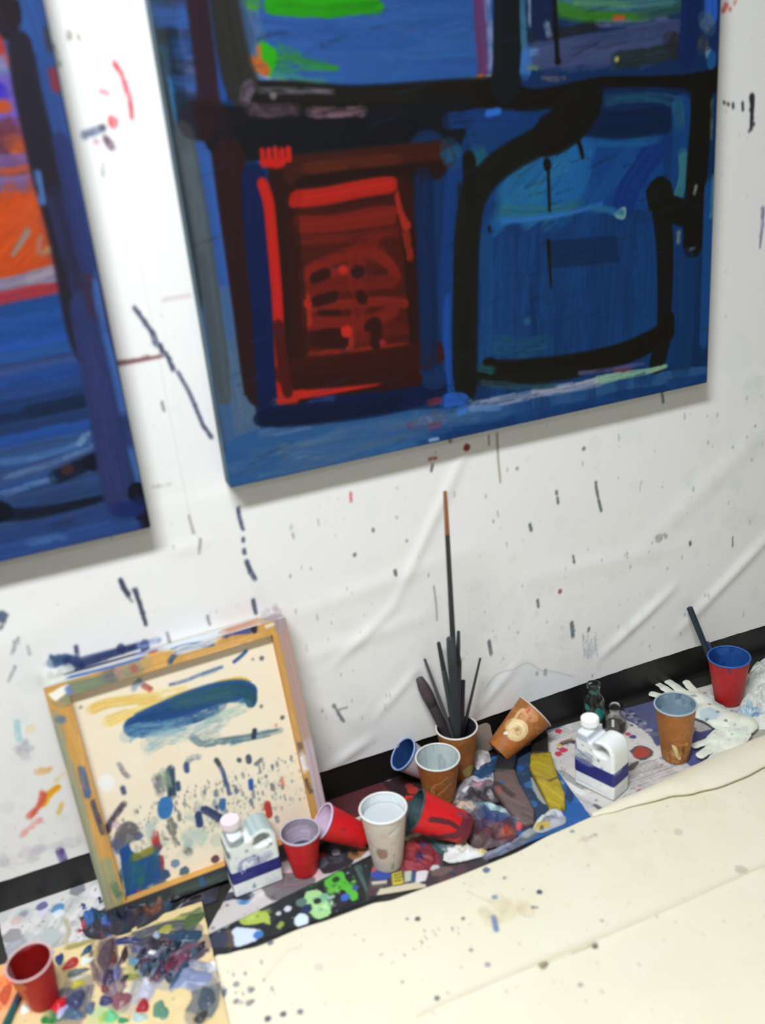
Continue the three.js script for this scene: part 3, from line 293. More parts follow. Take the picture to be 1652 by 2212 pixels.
// ---------- the painting at the left ----------
function leftPainting(c) {
  R = rng(31);
  L(c, [-0.8, 0.7, 0.16, 0.7, 0.16, 2, -0.8, 2], '#223a6c');
  scumble(c, -0.7, 0.72, 0.12, 1.12, 160, 0.25, 0.03, ['#1b3a74', '#24427c', '#2a4a86', '#1c3260'], 0.5, 0.1); scumble(c, -0.7, 1.14, 0.1, 1.9, 160, 0.14, 0.04, ['#7a3a34', '#9c4a2c', '#66508c', '#b5551f'], 0.6, 0.2);
  // stripes above the sea
  S(c, [0.0041,1.4964,0.071,1.4759,0.0768,1.4639], 0.05, '#a53a34'); S(c, [0.0045,1.4508,0.0675,1.4351,0.0775,1.4404], 0.05, '#7d80b0', { dry: 0.2 }); S(c, [-.0063,1.4076,0.0586,1.3968,0.0774,1.4075,0.0721,1.3683], 0.06, '#6a54b0', { dry: 0.1 }); S(c, [0.0466,1.4246,0.0596,1.4118], 0.02, '#3a2ab8', { dry: 0.2 }); S(c, [0.0272,1.395,0.0604,1.3936], 0.018, '#b5502c');
  S(c, [-.0187,1.3577,0.0469,1.347,0.071,1.3523], 0.06, '#6a3440', { dry: 0.1 }); S(c, [0.0591,1.3447,0.0731,1.3334,0.0686,1.325], 0.03, '#b5512e', { dry: 0.2 }); S(c, [-.0262,1.3277,0.0469,1.3195,0.0766,1.3205], 0.024, '#7a5a96', { dry: 0.15 }); S(c, [-.031,1.3084,0.0426,1.301,0.0793,1.3037], 0.026, '#a84a30', { dry: 0.15 }); S(c, [-.0343,1.295,0.0391,1.286,0.0808,1.2868], 0.03, '#75609c', { dry: 0.25 });
  A(c, [-.0993,1.2795,0.0213,1.2648,0.0421,1.2767,0.0576,1.2763,0.0671,1.261,0.0706,1.2409,0.0746,1.2172,0.084,1.1992,0.0869,1.1812,0.0657,1.171,0.031,1.1655,-.0035,1.1594,-.132,1.155], '#c0471a'); scumble(c, -.0756,1.1801, 0.0916,1.2583, 70, 0.09, 0.03, ['#c84a18', '#b54216', '#d25820', '#bc4a24'], 0.5, 0.6); S(c, [0.0809,1.2397,0.0816,1.2063,0.0824,1.179], 0.03, '#a04630', { dry: 0.3 });
  S(c, [0.0511,1.2247,0.0386,1.2103,0.0213,1.1925], 0.010, '#8c7a70', { w2: 0.004 }); S(c, [0.0664,1.2162,0.0584,1.1924,0.0688,1.191,0.0833,1.1959], 0.008, '#9a7064', { dry: 0.3 }); S(c, [0.0707,1.1935,0.0845,1.1951], 0.01, '#b08a5c', { dry: 0.3 });
  S(c, [-.132,1.155,-.0057,1.1501,0.035,1.1539,0.0809,1.16], 0.026, '#85809c', { dry: 0.12 }); S(c, [0.035,1.1539,0.0818,1.164], 0.012, '#a59aa8', { dry: 0.3 }); S(c, [-.1374,1.1344,-.0097,1.1329,0.0308,1.1352,0.0853,1.1357], 0.024, '#a83036', { dry: 0.05 });
  // the sea: long strokes
  const blues = ['#1d4a8c', '#2453a0', '#1c478c', '#2450a0', '#27508e', '#33467a', '#1f4690', '#26427a', '#1b3564', '#1a2f56', '#223a68', '#2550a0', '#34507e', '#2a4a84', '#3a4a78', '#2c4f8c', '#2f4674', '#27406e', '#33507e', '#2b3f6c'];
  const top = [-.1847,1.096,-.0157,1.1075,0.0452,1.1093,0.0977,1.1127], low = [-.2741,.7651,-.0968,.7626,-.0169,.7639,0.0784,.7673];
  blues.forEach((k, i) => { const t = i / (blues.length - 1); S(c, top.map((v, j) => v + (low[j] - v) * t + (j % 2 ? 0.004 * g() : 0)), 0.036, k, { dry: 0.12, jit: 0.14 }); });
  S(c, [0.0939,1.1112,0.0996,1.0853], 0.04, '#14356e'); S(c, [0.1016,.995,0.0911,.9757,0.0807,.9609], 0.018, '#141d30', { w2: 0.008 }); S(c, [-.0096,.957,0.0543,.9583,0.0911,.962], 0.022, '#15243f', { dry: 0.3 }); S(c, [-.0778,.9592,-.0106,.9527,0.053,.9524], 0.012, '#162748', { dry: 0.4 });
  S(c, [-.067,.8598,-.0164,.8642,0.0361,.8733,0.0786,.8833], 0.010, '#5f82b0', { dry: 0.45 }); S(c, [-.068,.885,-.0051,.883,0.0696,.8931], 0.012, '#4a72a8', { dry: 0.4 }); S(c, [0.0539,.8885,0.0635,.8991,0.0738,.9064], 0.008, '#7f9cc0', { dry: 0.4 }); S(c, [-.0803,.8328,-.0365,.8386,0.0074,.8414], 0.01, '#5a7cae', { dry: 0.5 });
  S(c, [0.008,.8445,0.0386,.8505,0.0697,.8581,0.0849,.8596], 0.026, '#10182a', { dry: 0.05 }); S(c, [0.0662,.8556,0.0811,.8556], 0.03, '#0e1526'); B(c, 0.0287,.8526, 0.011, '#4a2c28', 0.8);
  S(c, [-.1534,.8169,-.0878,.801,-.0469,.7927,0.0036,.7903,0.0788,.7923], 0.03, '#11192c', { w2: 0.012, dry: 0.08 }); S(c, [-.1129,.8135,-.084,.8049], 0.04, '#0d1322'); A(c, [-.0019,.7718,0.0076,.7745,0.0189,.7718,0.0183,.7619,0.0048,.7619], '#6a3328'); S(c, [-.0176,.7608,0.0193,.76], 0.02, '#141a2c', { dry: 0.3 });
  S(c, [-.2318,.7747,-.0965,.7641,-.0246,.7625,0.0727,.762], 0.03, '#28437c', { dry: 0.1 }); S(c, [-.2417,.737,-.1034,.7346,-.0084,.735,0.0752,.736], 0.032, '#2d4c8c', { dry: 0.1 }); S(c, [-.0579,.7444,0.0004,.7412], 0.014, '#4a72ac', { dry: 0.5 });
  // bands at the right edge
  S(c, [0.1218,1.5365,0.1213,1.4907,0.1196,1.4377,0.1177,1.377,0.1157,1.3142,0.1164,1.2489,0.1156,1.1746,0.1176,1.1041], 0.05, '#2f4a86', { jit: 0.12 }); S(c, [0.0975,1.5374,0.1041,1.4915,0.1062,1.4622], 0.06, '#2c4f8e'); B(c, 0.0852,1.5108, 0.026, '#231c22'); S(c, [0.0803,1.5155,0.086,1.4982,0.0838,1.4891], 0.03, '#241e26');
  S(c, [0.0975,1.4733,0.0931,1.4214,0.0934,1.3603,0.0948,1.2905,0.1002,1.2174,0.1005,1.1489,0.0996,1.0853,0.103,1.0336], 0.036, '#25212e', { w2: 0.058 }); S(c, [0.1009,1.2704,0.1038,1.1899,0.1069,1.1199,0.1088,1.0474], 0.03, '#2b2c4e', { dry: 0.2 }); S(c, [0.1238,1.3452,0.1232,1.2811,0.124,1.2145,0.1249,1.1595], 0.024, '#2c3566');
  S(c, [0.1135,1.1047,0.1122,1.0468,0.1093,.9723,0.107,.8949,0.1031,.8148,0.1041,.773], 0.062, '#2c3766', { jit: 0.1 }); S(c, [0.106,1.0479,0.1021,.9583,0.098,.8648,0.094,.7921], 0.03, '#33386a', { dry: 0.3 }); S(c, [0.1153,1.1399,0.1247,1.1315,0.1257,1.0884], 0.03, '#3a2f48', { dry: 0.2 });
  S(c, [0.1309,1.1412,0.1298,1.0806,0.1322,.9986,0.1332,.9212,0.1342,.8408,0.1368,.8022], 0.012, '#3f66ac', { dry: 0.1 }); S(c, [0.0822,1.3047,0.08,1.2596], 0.010, '#4f78ba', { dry: 0.3 }); S(c, [0.1346,.9209,0.1358,.8729], 0.02, '#28305c', { dry: 0.2 }); S(c, [0.1431,.8552,0.1385,.8068], 0.014, '#44689c', { dry: 0.2 });
  S(c, [0.1321,1.4369,0.1326,1.4096], 0.012, '#8e3036', { dry: 0.1 }); S(c, [0.1349,1.49,0.1335,1.4607], 0.010, '#3a3a48', { dry: 0.2 });
  S(c, [0.1295,.7922,0.1354,.774], 0.036, '#111522'); S(c, [0.1344,.7521,0.1367,.731], 0.034, '#151a2c'); S(c, [0.0893,.7681,0.1188,.761,0.1285,.7705], 0.028, '#1b2a6a', { dry: 0.1 }); S(c, [0.0738,.7295,0.121,.7314], 0.018, '#2b4a8a', { dry: 0.2 });
}
stretched('painting', 'orange and blue painting with broad sea-like strokes beside the bare strip of paper', -0.72, 0.7215, 0.1395, 1.95, 0.014, 0.052, paper(-0.8, 0.7, 0.16, 2.0, 1550, '#223a6c', leftPainting), '#26324e');
// ---------- the stretched canvas that leans on the wall with its back to the room ----------
{
  const W = 0.441, H = 0.474, D = 0.046, bl = 0.037, br = 0.031, bt = 0.027, bb = 0.030;
  const t = thing('leaning_canvas', 'stretched canvas leaning back to front against the wall, its raw cloth spattered with paint', 'canvas');
  t.position.set(-0.083, 0.0045, 0.0945); t.rotation.set(-0.175, 0, 0.0206, 'YXZ');
  const cloth = paper(0, 0, W, H, 2300, '#efe3cb', (c) => {
    R = rng(41);
    mottle(c, 0, 0, W, H, 120, 0.01, 0.05, ['#ecdfc4', '#f2e8d4', '#eadcc0'], 0.2);
    S(c, [0.0651,.4042,0.0935,.4064,0.1334,.4003,0.1815,.3896], 0.020, '#e2bd5a', { dry: 0.12 }); S(c, [0.0869,.3722,0.1122,.3744,0.161,.3744,0.2126,.3755,0.2644,.3732], 0.022, '#e9c766', { dry: 0.2 }); S(c, [0.1503,.401,0.2086,.3955,0.2334,.3909], 0.012, '#ecd288', { dry: 0.4 }); S(c, [0.2919,.3773,0.3268,.3734,0.345,.3655], 0.018, '#e0b338', { dry: 0.15 }); S(c, [0.3416,.3666,0.3402,.3518], 0.010, '#dcae38');
    S(c, [0.1294,.3481,0.1735,.3552,0.2267,.3614,0.2797,.3624,0.3229,.3556,0.3424,.3453], 0.046, '#1b4a7c', { jit: 0.12 }); S(c, [0.1333,.3431,0.1874,.3411,0.2389,.3384,0.284,.342], 0.040, '#123f78', { dry: 0.1 }); S(c, [0.2797,.3624,0.3233,.3574,0.3467,.3401,0.3449,.3234], 0.024, '#1c4a62'); S(c, [0.2106,.3668,0.262,.3627,0.3137,.3549], 0.03, '#2a5a68', { dry: 0.3 });
    S(c, [0.113,.3353,0.1356,.3385,0.1762,.3299,0.2183,.3247], 0.03, '#6f9cb4', { dry: 0.4, a: 0.7 }); S(c, [0.1452,.3071,0.1801,.3097,0.2309,.3032,0.2852,.3073], 0.034, '#86a9b4', { dry: 0.5, a: 0.6 }); S(c, [0.2533,.324,0.2967,.3186,0.3336,.3214], 0.03, '#8fb4b0', { dry: 0.5, a: 0.55 }); S(c, [0.1407,.2955,0.1558,.2976], 0.02, '#9ab6c0', { dry: 0.5, a: 0.6 });
    S(c, [0.2249,.2958,0.2355,.2767,0.259,.2703,0.2936,.2638,0.3287,.2572,0.3876,.2502], 0.014, '#5d7a86', { dry: 0.3 }); S(c, [0.2273,.2873,0.2503,.2869,0.2697,.2781], 0.02, '#8a9a9e', { dry: 0.5, a: 0.6 }); tick(c, [0.3404,.2687,0.3351,.253], 0.008, '#22364e'); tick(c, [0.292,.2566,0.3101,.256], 0.012, '#55788a', { dry: 0.3 });
    S(c, [0.2075,.406,0.2366,.4048,0.2723,.4081,0.308,.4096], 0.006, '#5a75a8', { dry: 0.12 }); S(c, [0.3308,.4117,0.3457,.4183,0.3582,.4256], 0.007, '#3c5a90'); tick(c, [0.144,.4169,0.157,.429,0.1616,.4202], 0.012, '#8d9cb0', { dry: 0.3 }); tick(c, [0.1632,.4197,0.1737,.407], 0.010, '#b8584c', { dry: 0.2 });
    tick(c, [0.2674,.4022,0.2981,.4053], 0.003, '#9aa0a4', { dry: 0.5 }); B(c, 0.3832,.4026, 0.005, '#6c6e70'); B(c, 0.3666,.406, 0.003, '#8a8a88'); B(c, 0.3622,.3098, 0.004, '#7b7b78'); B(c, 0.3819,.263, 0.004, '#d49488', 0.8); B(c, 0.3975,.2743, 0.005, '#5f6a68'); B(c, 0.0497,.414, 0.004, '#a0a496');
    dots(c, -.0238,.0938, 0.4103,.2004, 340, 0.0036, ['#5d6a72', '#7b7a76', '#4b5a70', '#8b9490', '#9a8a80', '#6f8078'], 0.75); dots(c, 0.0771,.0907, 0.3711,.1946, 170, 0.0056, ['#3f5270', '#5a6670', '#7f8a84', '#2f4058'], 0.7); mottle(c, 0.0729,.0728, 0.2563,.1776, 80, 0.004, 0.014, ['#a9bdb0', '#c2cbbb', '#b0b6ae', '#d8d0bc'], 0.4);
    // strokes and blots
    tick(c, [0.0868,.2888,0.0923,.2698,0.098,.2582], 0.010, '#8b8a86', { dry: 0.35 }); tick(c, [0.0826,.2432,0.0828,.2298], 0.009, '#4d4f74', { dry: 0.2 }); B(c, 0.0586,.2617, 0.016, '#eef0ee', 0.9, 1.2); tick(c, [0.0782,.2106,0.0593,.195,0.0439,.18,0.0379,.1689], 0.013, '#433a4c', { dry: 0.1 }); tick(c, [0.054,.1798,0.0584,.1704], 0.012, '#cfb4bc', { dry: 0.3 });
    tick(c, [0.1727,.2477,0.1682,.2205,0.1636,.1932], 0.016, '#1f3550', { dry: 0.08 }); tick(c, [0.1447,.2389,0.1444,.2083], 0.02, '#6f6e78', { dry: 0.35 }); tick(c, [0.1583,.2454,0.1581,.2147], 0.02, '#7d9080', { dry: 0.4 }); tick(c, [0.1794,.2163,0.1778,.2014], 0.008, '#2f4a6a'); A(c, [0.1335,.1835,0.1436,.197,0.1584,.1933,0.1615,.1765,0.1517,.1569,0.1372,.1548,0.1313,.1668], '#2a6cae', 0.95, 0.0006);
    tick(c, [0.1985,.2382,0.2107,.253,0.2283,.2524], 0.012, '#8e96a0', { dry: 0.4 }); tick(c, [0.2022,.2465,0.2005,.2317], 0.010, '#3f4f7c'); tick(c, [0.2564,.2344,0.2636,.2103,0.2651,.1842,0.2665,.1579], 0.008, '#3a4a78', { dry: 0.1 }); tick(c, [0.2568,.2362,0.261,.223], 0.008, '#4a4c50');
    tick(c, [0.2979,.2212,0.2996,.2167], 0.008, '#4b5668'); tick(c, [0.3169,.2202,0.3163,.2086], 0.011, '#4c5462'); tick(c, [0.3271,.1988,0.3415,.2054], 0.008, '#6a7078', { dry: 0.2 }); tick(c, [0.3108,.171,0.3089,.1538], 0.010, '#34549a'); tick(c, [0.3107,.1491,0.3092,.1336], 0.006, '#8e9898'); tick(c, [0.3481,.149,0.3475,.1372], 0.006, '#7a7e7c'); tick(c, [0.3702,.1548,0.3701,.1367], 0.008, '#d88a78', { dry: 0.2 });
    tick(c, [0.3319,.1128,0.331,.0867], 0.013, '#b83a30'); tick(c, [0.3437,.0797,0.3439,.0673], 0.008, '#8a8aa0', { dry: 0.2 }); A(c, [0.2448,.1503,0.2515,.1557,0.2574,.1495,0.252,.1336,0.2441,.1307,0.2411,.1418], '#3a6a9c'); tick(c, [0.2133,.1467,0.2249,.1342,0.2391,.1167], 0.016, '#27345c', { dry: 0.05 }); tick(c, [0.2013,.1414,0.1997,.1183], 0.014, '#28406c'); tick(c, [0.1667,.153,0.1658,.1416], 0.006, '#7a7872');
    tick(c, [0.1154,.136,0.1138,.0993], 0.014, '#b8372e'); tick(c, [0.1153,.0829,0.1114,.0586], 0.012, '#b83a32'); tick(c, [0.1484,.1503,0.1487,.1208], 0.013, '#6d6d66', { dry: 0.15 }); tick(c, [0.1503,.1201,0.1477,.1014], 0.010, '#7f7e78', { dry: 0.3 }); tick(c, [0.1144,.154,0.1106,.1301], 0.020, '#b9c6c0', { dry: 0.4 });
    mottle(c, 0.1635,.085, 0.2046,.1084, 26, 0.006, 0.016, ['#b4c8ba', '#a9bdb4', '#c6d0c2'], 0.5); tick(c, [0.1639,.0789,0.1692,.0707], 0.016, '#6e7a74', { dry: 0.4 }); B(c, 0.151,.038, 0.010, '#3d6070', 0.9); B(c, 0.1381,.0595, 0.009, '#56789a', 0.8); B(c, 0.2109,.0394, 0.009, '#5a3440', 0.9); B(c, 0.0869,.1396, 0.010, '#4a5f84', 0.9); B(c, 0.1137,.0457, 0.012, '#26406c', 0.9);
    S(c, [0.05,.1351,0.0601,.1562,0.0739,.1642,0.0843,.1504], 0.022, '#57545e', { dry: 0.1 }); S(c, [0.0559,.1385,0.0697,.1465,0.0791,.1428], 0.026, '#5c5a5e', { dry: 0.1 }); S(c, [0.0466,.1423,0.0521,.1226], 0.02, '#56608a', { dry: 0.2 });
    A(c, [0.0494,.1256,0.0585,.1278,0.0679,.1317,0.0692,.1156,0.0801,.1033,0.0918,.0945,0.1038,.0935,0.1084,.0758,0.1069,.0545,0.1051,.0393,0.0889,.0301,0.0709,.0278,0.0542,.023,0.0404,.023,0.0414,.0563,0.0453,.0941], '#17488c', 1, 0.001); scumble(c, 0.0434,.0357, 0.1077,.088, 34, 0.04, 0.014, ['#1b4f94', '#1f5a7c', '#14408c', '#245f74'], 0.55, 1.2); S(c, [0.0694,.1018,0.0848,.1013,0.1063,.1043], 0.016, '#7c7c2c', { dry: 0.1 });
    B(c, 0.0631,.0312, 0.005, '#a03a60'); B(c, 0.0718,.0534, 0.008, '#2a6a60', 0.6); mottle(c, 0.0622,.0276, 0.1153,.0299, 30, 0.003, 0.010, ['#6f7a66', '#a8a88c', '#44506c'], 0.6); tick(c, [0.0877,.0246,0.1496,.0245,0.2122,.0205], 0.012, '#d9c7a0', { dry: 0.4 });
  });
  const front = paper(0, 0, W, H, 2100, '#c8974e', (c) => {
    R = rng(43);
    scumble(c, 0, 0, W, H, 160, 0.2, 0.008, ['#cf9e56', '#bf8e48', '#d8aa66'], 0.4, 1.57);
    // top bar
    S(c, [0.0218,.4461,0.0624,.4503,0.119,.4512,0.1519,.4513], 0.034, '#84876e', { dry: 0.08 }); S(c, [0.0378,.4602,0.08,.4569,0.1202,.4562], 0.024, '#71806a', { dry: 0.2 }); S(c, [0.1022,.462,0.1214,.4611], 0.026, '#6d6c6e', { dry: 0.3 }); S(c, [0.1317,.4632,0.1635,.4655,0.182,.4667], 0.026, '#9d957c', { dry: 0.2 }); tick(c, [0.1504,.4661,0.155,.4574], 0.014, '#a8625a', { dry: 0.2 }); tick(c, [0.1268,.4701,0.1263,.4542], 0.014, '#b0857c', { dry: 0.4 });
    S(c, [0.189,.4681,0.2113,.47], 0.05, '#d9a758', { dry: 0.05 }); S(c, [0.2156,.4524,0.2306,.4658,0.2488,.4709,0.299,.4644], 0.01, '#33507c', { dry: 0.1 }); S(c, [0.2317,.4708,0.2744,.4702,0.3099,.4738], 0.018, '#dfe6ee', { dry: 0.3 }); S(c, [0.2441,.4506,0.3138,.4524,0.3854,.4543], 0.012, '#dba867', { dry: 0.2 }); S(c, [0.3234,.4715,0.3364,.4749,0.3704,.4681], 0.012, '#2e3c90', { dry: 0.08 }); S(c, [0.324,.4823,0.3738,.4837,0.3921,.4856], 0.018, '#c98d74', { dry: 0.15 }); A(c, [0.3708,.4699,0.3777,.477,0.385,.4693,0.3794,.4599,0.373,.4637], '#241e2e');
    A(c, [0.005,.4605,0.0369,.4693,0.0385,.4564,0.0189,.4471,0.0123,.4458], '#efeee2'); tick(c, [0.0382,.4618,0.0402,.4506], 0.012, '#6d7fae', { dry: 0.1 }); tick(c, [0.4006,.4664,0.4281,.4674], 0.006, '#e8dcd2', { dry: 0.1 });
    // left bar
    S(c, [0.004, 0, 0.005, 0.1, 0.004, 0.25, 0.003, H - 0.05], 0.019, '#8e9480', { dry: 0.1 }); tick(c, [0.0089,.4133,0.0183,.4065], 0.014, '#64748c', { dry: 0.2 }); tick(c, [0.0249,.3102,0.024,.2737,0.0229,.2556], 0.013, '#4f6288', { dry: 0.15 }); tick(c, [0.0283,.2443,0.0292,.2008,0.0302,.1776], 0.010, '#47465e', { dry: 0.2 }); tick(c, [0.0357,.1868,0.0393,.174], 0.012, '#8d6a4c', { dry: 0.2 }); S(c, [0.0221,.1236,0.021,.0562,0.0201,.0172], 0.022, '#8a9478', { dry: 0.3 }); tick(c, [0.0237,.0746,0.0289,.0469], 0.014, '#5c7a5e', { dry: 0.3 }); tick(c, [0.0177,.0282,0.0205,-.0027], 0.024, '#a8935a', { dry: 0.3 });
    // right bar: mauve
    S(c, [W - 0.008, 0, W - 0.009, 0.2, W - 0.009, H], 0.024, '#a98c86', { jit: 0.08 }); S(c, [W - 0.009, 0, W - 0.010, 0.1, W - 0.008, 0.22], 0.018, '#b9a9b2', { dry: 0.1 }); S(c, [0.4097,.2221,0.4099,.1783], 0.014, '#8e7a86', { dry: 0.3 }); tick(c, [0.413,.1931,0.4125,.1633], 0.018, '#efeaf2', { dry: 0.05 }); tick(c, [0.4149,.2202,0.4165,.2098], 0.010, '#6d5248', { dry: 0.2 }); tick(c, [0.4122,.1434,0.4174,.1131], 0.008, '#4f4340', { dry: 0.1 }); S(c, [0.4273,.4806,0.4268,.4528], 0.02, '#9c8c94', { dry: 0.2 });
    // bottom bar: dark
    L(c, [0, 0, W, 0, W, bb - 0.002, 0, bb - 0.001], '#34373b');
    S(c, [0.0205,-.0027,0.0794,-.0008,0.1587,-.0011,0.25,.0008,0.3645,.0068,0.4435,.0123], 0.036, '#34383c', { jit: 0.12 }); S(c, [0.1272,.0165,0.171,.0139,0.2152,.0093], 0.020, '#4c5a50', { dry: 0.3 }); tick(c, [0.1768,.0235,0.1768,.0074], 0.010, '#34608c', { dry: 0.1 }); S(c, [0.1057,-.0003,0.1574,-.0066,0.2198,-.011], 0.018, '#20242c', { dry: 0.15 }); mottle(c, 0.0277,-.001, 0.1259,.011, 40, 0.004, 0.012, ['#2c4a64', '#6a7a6c', '#3a3a48', '#8a8a78'], 0.6);
  });
  const outerTop = paper(0, 0, W, D, 2100, '#bcbdb6', (c) => {
    R = rng(47); scumble(c, 0, 0, W, D, 60, 0.06, 0.008, ['#c8c8c2', '#b4b9b8', '#bfb8ac'], 0.5, 0);
S(c, [0.0384,-.0016,0.0871,.0023,0.1367,.0035,0.1805,.0039], 0.022, '#152148', { w2: 0.014, dry: 0.04 }); S(c, [0.042,.0286,0.0848,.0357,0.1333,.0397,0.1746,.0389], 0.014, '#2c52a0', { dry: 0.06 }); S(c, [0.0136,.0272,0.0374,.0241], 0.02, '#d8dad0', { dry: 0.1 }); S(c, [0.166,.0127,0.203,.0149], 0.02, '#7a8cba', { dry: 0.3 }); S(c, [0.1848,.0376,0.2097,.0397], 0.036, '#c48f48', { dry: 0.1 }); tick(c, [0.1897,.0251,0.1971,.0208], 0.014, '#a85040', { dry: 0.1 });
    S(c, [0.2186,.025,0.2705,.0238,0.3234,.0226], 0.034, '#c3ccd8', { dry: 0.15 }); S(c, [0.2252,.0378,0.2513,.0347,0.2832,.0496], 0.007, '#4a6290', { dry: 0.1 }); S(c, [0.3278,.0273,0.3769,.024,0.3972,.0225], 0.03, '#b87c66', { dry: 0.15 }); S(c, [0.3903,.0286,0.4057,.025], 0.03, '#c2a274', { dry: 0.1 }); S(c, [0.4072,.0336,0.4342,.0217], 0.034, '#94828a', { dry: 0.15 });
  });
  const outerLeft = paper(0, 0, D, H, 2100, '#aeb09c', (c) => { R = rng(53); scumble(c, 0, 0, D, H, 120, 0.05, 0.008, ['#a3a890', '#b8bcaa', '#98a08a', '#c2c4b2', '#8e9a88'], 0.55, 1.57); for (const [p, k] of [[[-.0339,.2453,-.0282,.219], '#56658a'], [[-.0966,.1248,-.0898,.112], '#5c78a0'], [[-.1261,.2627,-.0924,.2477], '#8a8f98'], [[-.1537,-.012,-.1475,-.0409], '#6d8270']]) tick(c, p, 0.010, k, { dry: 0.3 }); B(c, 0.02, 0.445, 0.016, '#eef0e6', 0.9); });
  const wood = std(0xcf9a50, 0.75), M = (tx) => new THREE.MeshStandardMaterial({ map: tx, roughness: 0.7 });
  const mFront = M(front), mTop = M(outerTop), mLeft = M(outerLeft);
  const bar = (x0, y0, x1, y1, top, left) => {
    const geo = boxAt(x0, y0, 0.0005, x1, y1, D); const p = geo.attributes.position, uv = geo.attributes.uv;
    for (let i = 0; i < 24; i++) { const f = i >> 2; if (f === 4) uv.setXY(i, p.getX(i) / W, p.getY(i) / H); if (f === 2) uv.setXY(i, p.getX(i) / W, p.getZ(i) / D); if (f === 1) uv.setXY(i, p.getZ(i) / D, p.getY(i) / H); }
    mesh('stretcher_bar', geo, [wood, left ? mLeft : wood, top ? mTop : wood, wood, mFront, wood], t);
  };
  bar(0, 0, bl, H, true, true); bar(W - br, 0, W, H, true, false); bar(bl, H - bt, W - br, H, true, false); bar(bl, 0, W - br, bb, false, false);
  mesh('canvas_back', uvRect(boxAt(0.001, 0.001, 0.023, W - 0.001, H - 0.001, 0.028), cloth), new THREE.MeshStandardMaterial({ map: cloth, roughness: 0.9, bumpMap: rep(weave, 5, 5), bumpScale: 0.0002 }), t);
}

// ---------- flat sheets on the floor ----------
// quad = four floor corners going round; y = height of the underside, th = thickness; the print is laid out in floor metres
function sheet(name, label, category, quad, y, th, amp, ppm, base, draw, { round = 0, seed = 1, rough = 0.75, n = 44, relief = null } = {}) {
  const q = []; for (let i = 0; i < 8; i += 2) q.push([quad[i], quad[i + 1]]);
  const xs = q.map((p) => p[0]), zs = q.map((p) => p[1]), e = 0.004, tx = paper(Math.min(...xs) - e, Math.min(...zs) - e, Math.max(...xs) + e, Math.max(...zs) + e, ppm, base, draw, true);
  const pos = [], idx = [];
  const at = (u, v) => {
    if (round) { const du = Math.min(u, 1 - u), dv = Math.min(v, 1 - v); if (du < round && dv < round) { const a = round - du, b = round - dv, l = Math.hypot(a, b); if (l > round) { const k = round / l; u = u < 0.5 ? round - a * k : 1 - round + a * k; v = v < 0.5 ? round - b * k : 1 - round + b * k; } } }
    const w = [(1 - u) * (1 - v), u * (1 - v), u * v, (1 - u) * v];
    const x = w.reduce((s, k, i) => s + k * q[i][0], 0), z = w.reduce((s, k, i) => s + k * q[i][1], 0), j = 0.0015 * amp * 100 * 0;
    const edge = Math.min(u, 1 - u, v, 1 - v) < 0.001 ? 1 : 0;
    return [x + edge * 0.0012 * noise(x * 60, z * 60, seed), z + edge * 0.0012 * noise(x * 60, z * 60, seed + 4)];
  };
  for (const top of [1, 0]) for (let j = 0; j <= n; j++) for (let i = 0; i <= n; i++) { const [x, z] = at(i / n, j / n), h = Math.max(0, amp * (fbm(x * 9, z * 9, seed) + 0.5)); pos.push(x, y + h + (top ? th : 0), z); }
  const id = (t, i, j) => (t ? 0 : (n + 1) * (n + 1)) + j * (n + 1) + i;
  const cross = (q[1][0] - q[0][0]) * (q[3][1] - q[0][1]) - (q[1][1] - q[0][1]) * (q[3][0] - q[0][0]);
  const quadIdx = (a, b, c, d, flip) => { if ((cross > 0) !== flip) idx.push(a, c, b, a, d, c); else idx.push(a, b, c, a, c, d); };
  for (let j = 0; j < n; j++) for (let i = 0; i < n; i++) for (const t of [1, 0]) quadIdx(id(t, i, j), id(t, i + 1, j), id(t, i + 1, j + 1), id(t, i, j + 1), !t);
  for (let i = 0; i < n; i++) { quadIdx(id(0, i, 0), id(0, i + 1, 0), id(1, i + 1, 0), id(1, i, 0), false); quadIdx(id(1, i, n), id(1, i + 1, n), id(0, i + 1, n), id(0, i, n), false); quadIdx(id(1, 0, i), id(1, 0, i + 1), id(0, 0, i + 1), id(0, 0, i), true); quadIdx(id(0, n, i), id(0, n, i + 1), id(1, n, i + 1), id(1, n, i), true); }
  let geo = new THREE.BufferGeometry(); geo.setAttribute('position', new THREE.Float32BufferAttribute(pos, 3)); geo.setIndex(idx);
  geo = toCreasedNormals(geo, 0.7); uvRect(geo, tx, 0, 2);
  return tag(mesh(name, geo, new THREE.MeshStandardMaterial({ map: tx, roughness: rough, side: THREE.DoubleSide, ...(relief ? { bumpMap: rep(relief, 4, 4), bumpScale: 0.0006 } : {}) })), label, category);
}
const spatter = (c, x0, y0, x1, y1, n, r, cols, a) => { for (let i = 0; i < n; i++) B(c, x0 + R() * (x1 - x0), y0 + R() * (y1 - y0), r * (0.2 + R() * R()), cols[Math.floor(R() * cols.length)], a * (0.6 + 0.4 * R()), 0.5 + R()); };
const WILD = ['#2a3350', '#4a3340', '#3c5a70', '#6d4a52', '#23283a', '#56627a', '#7d8690', '#8f3a40', '#2f5a8a', '#1c1f2a'];
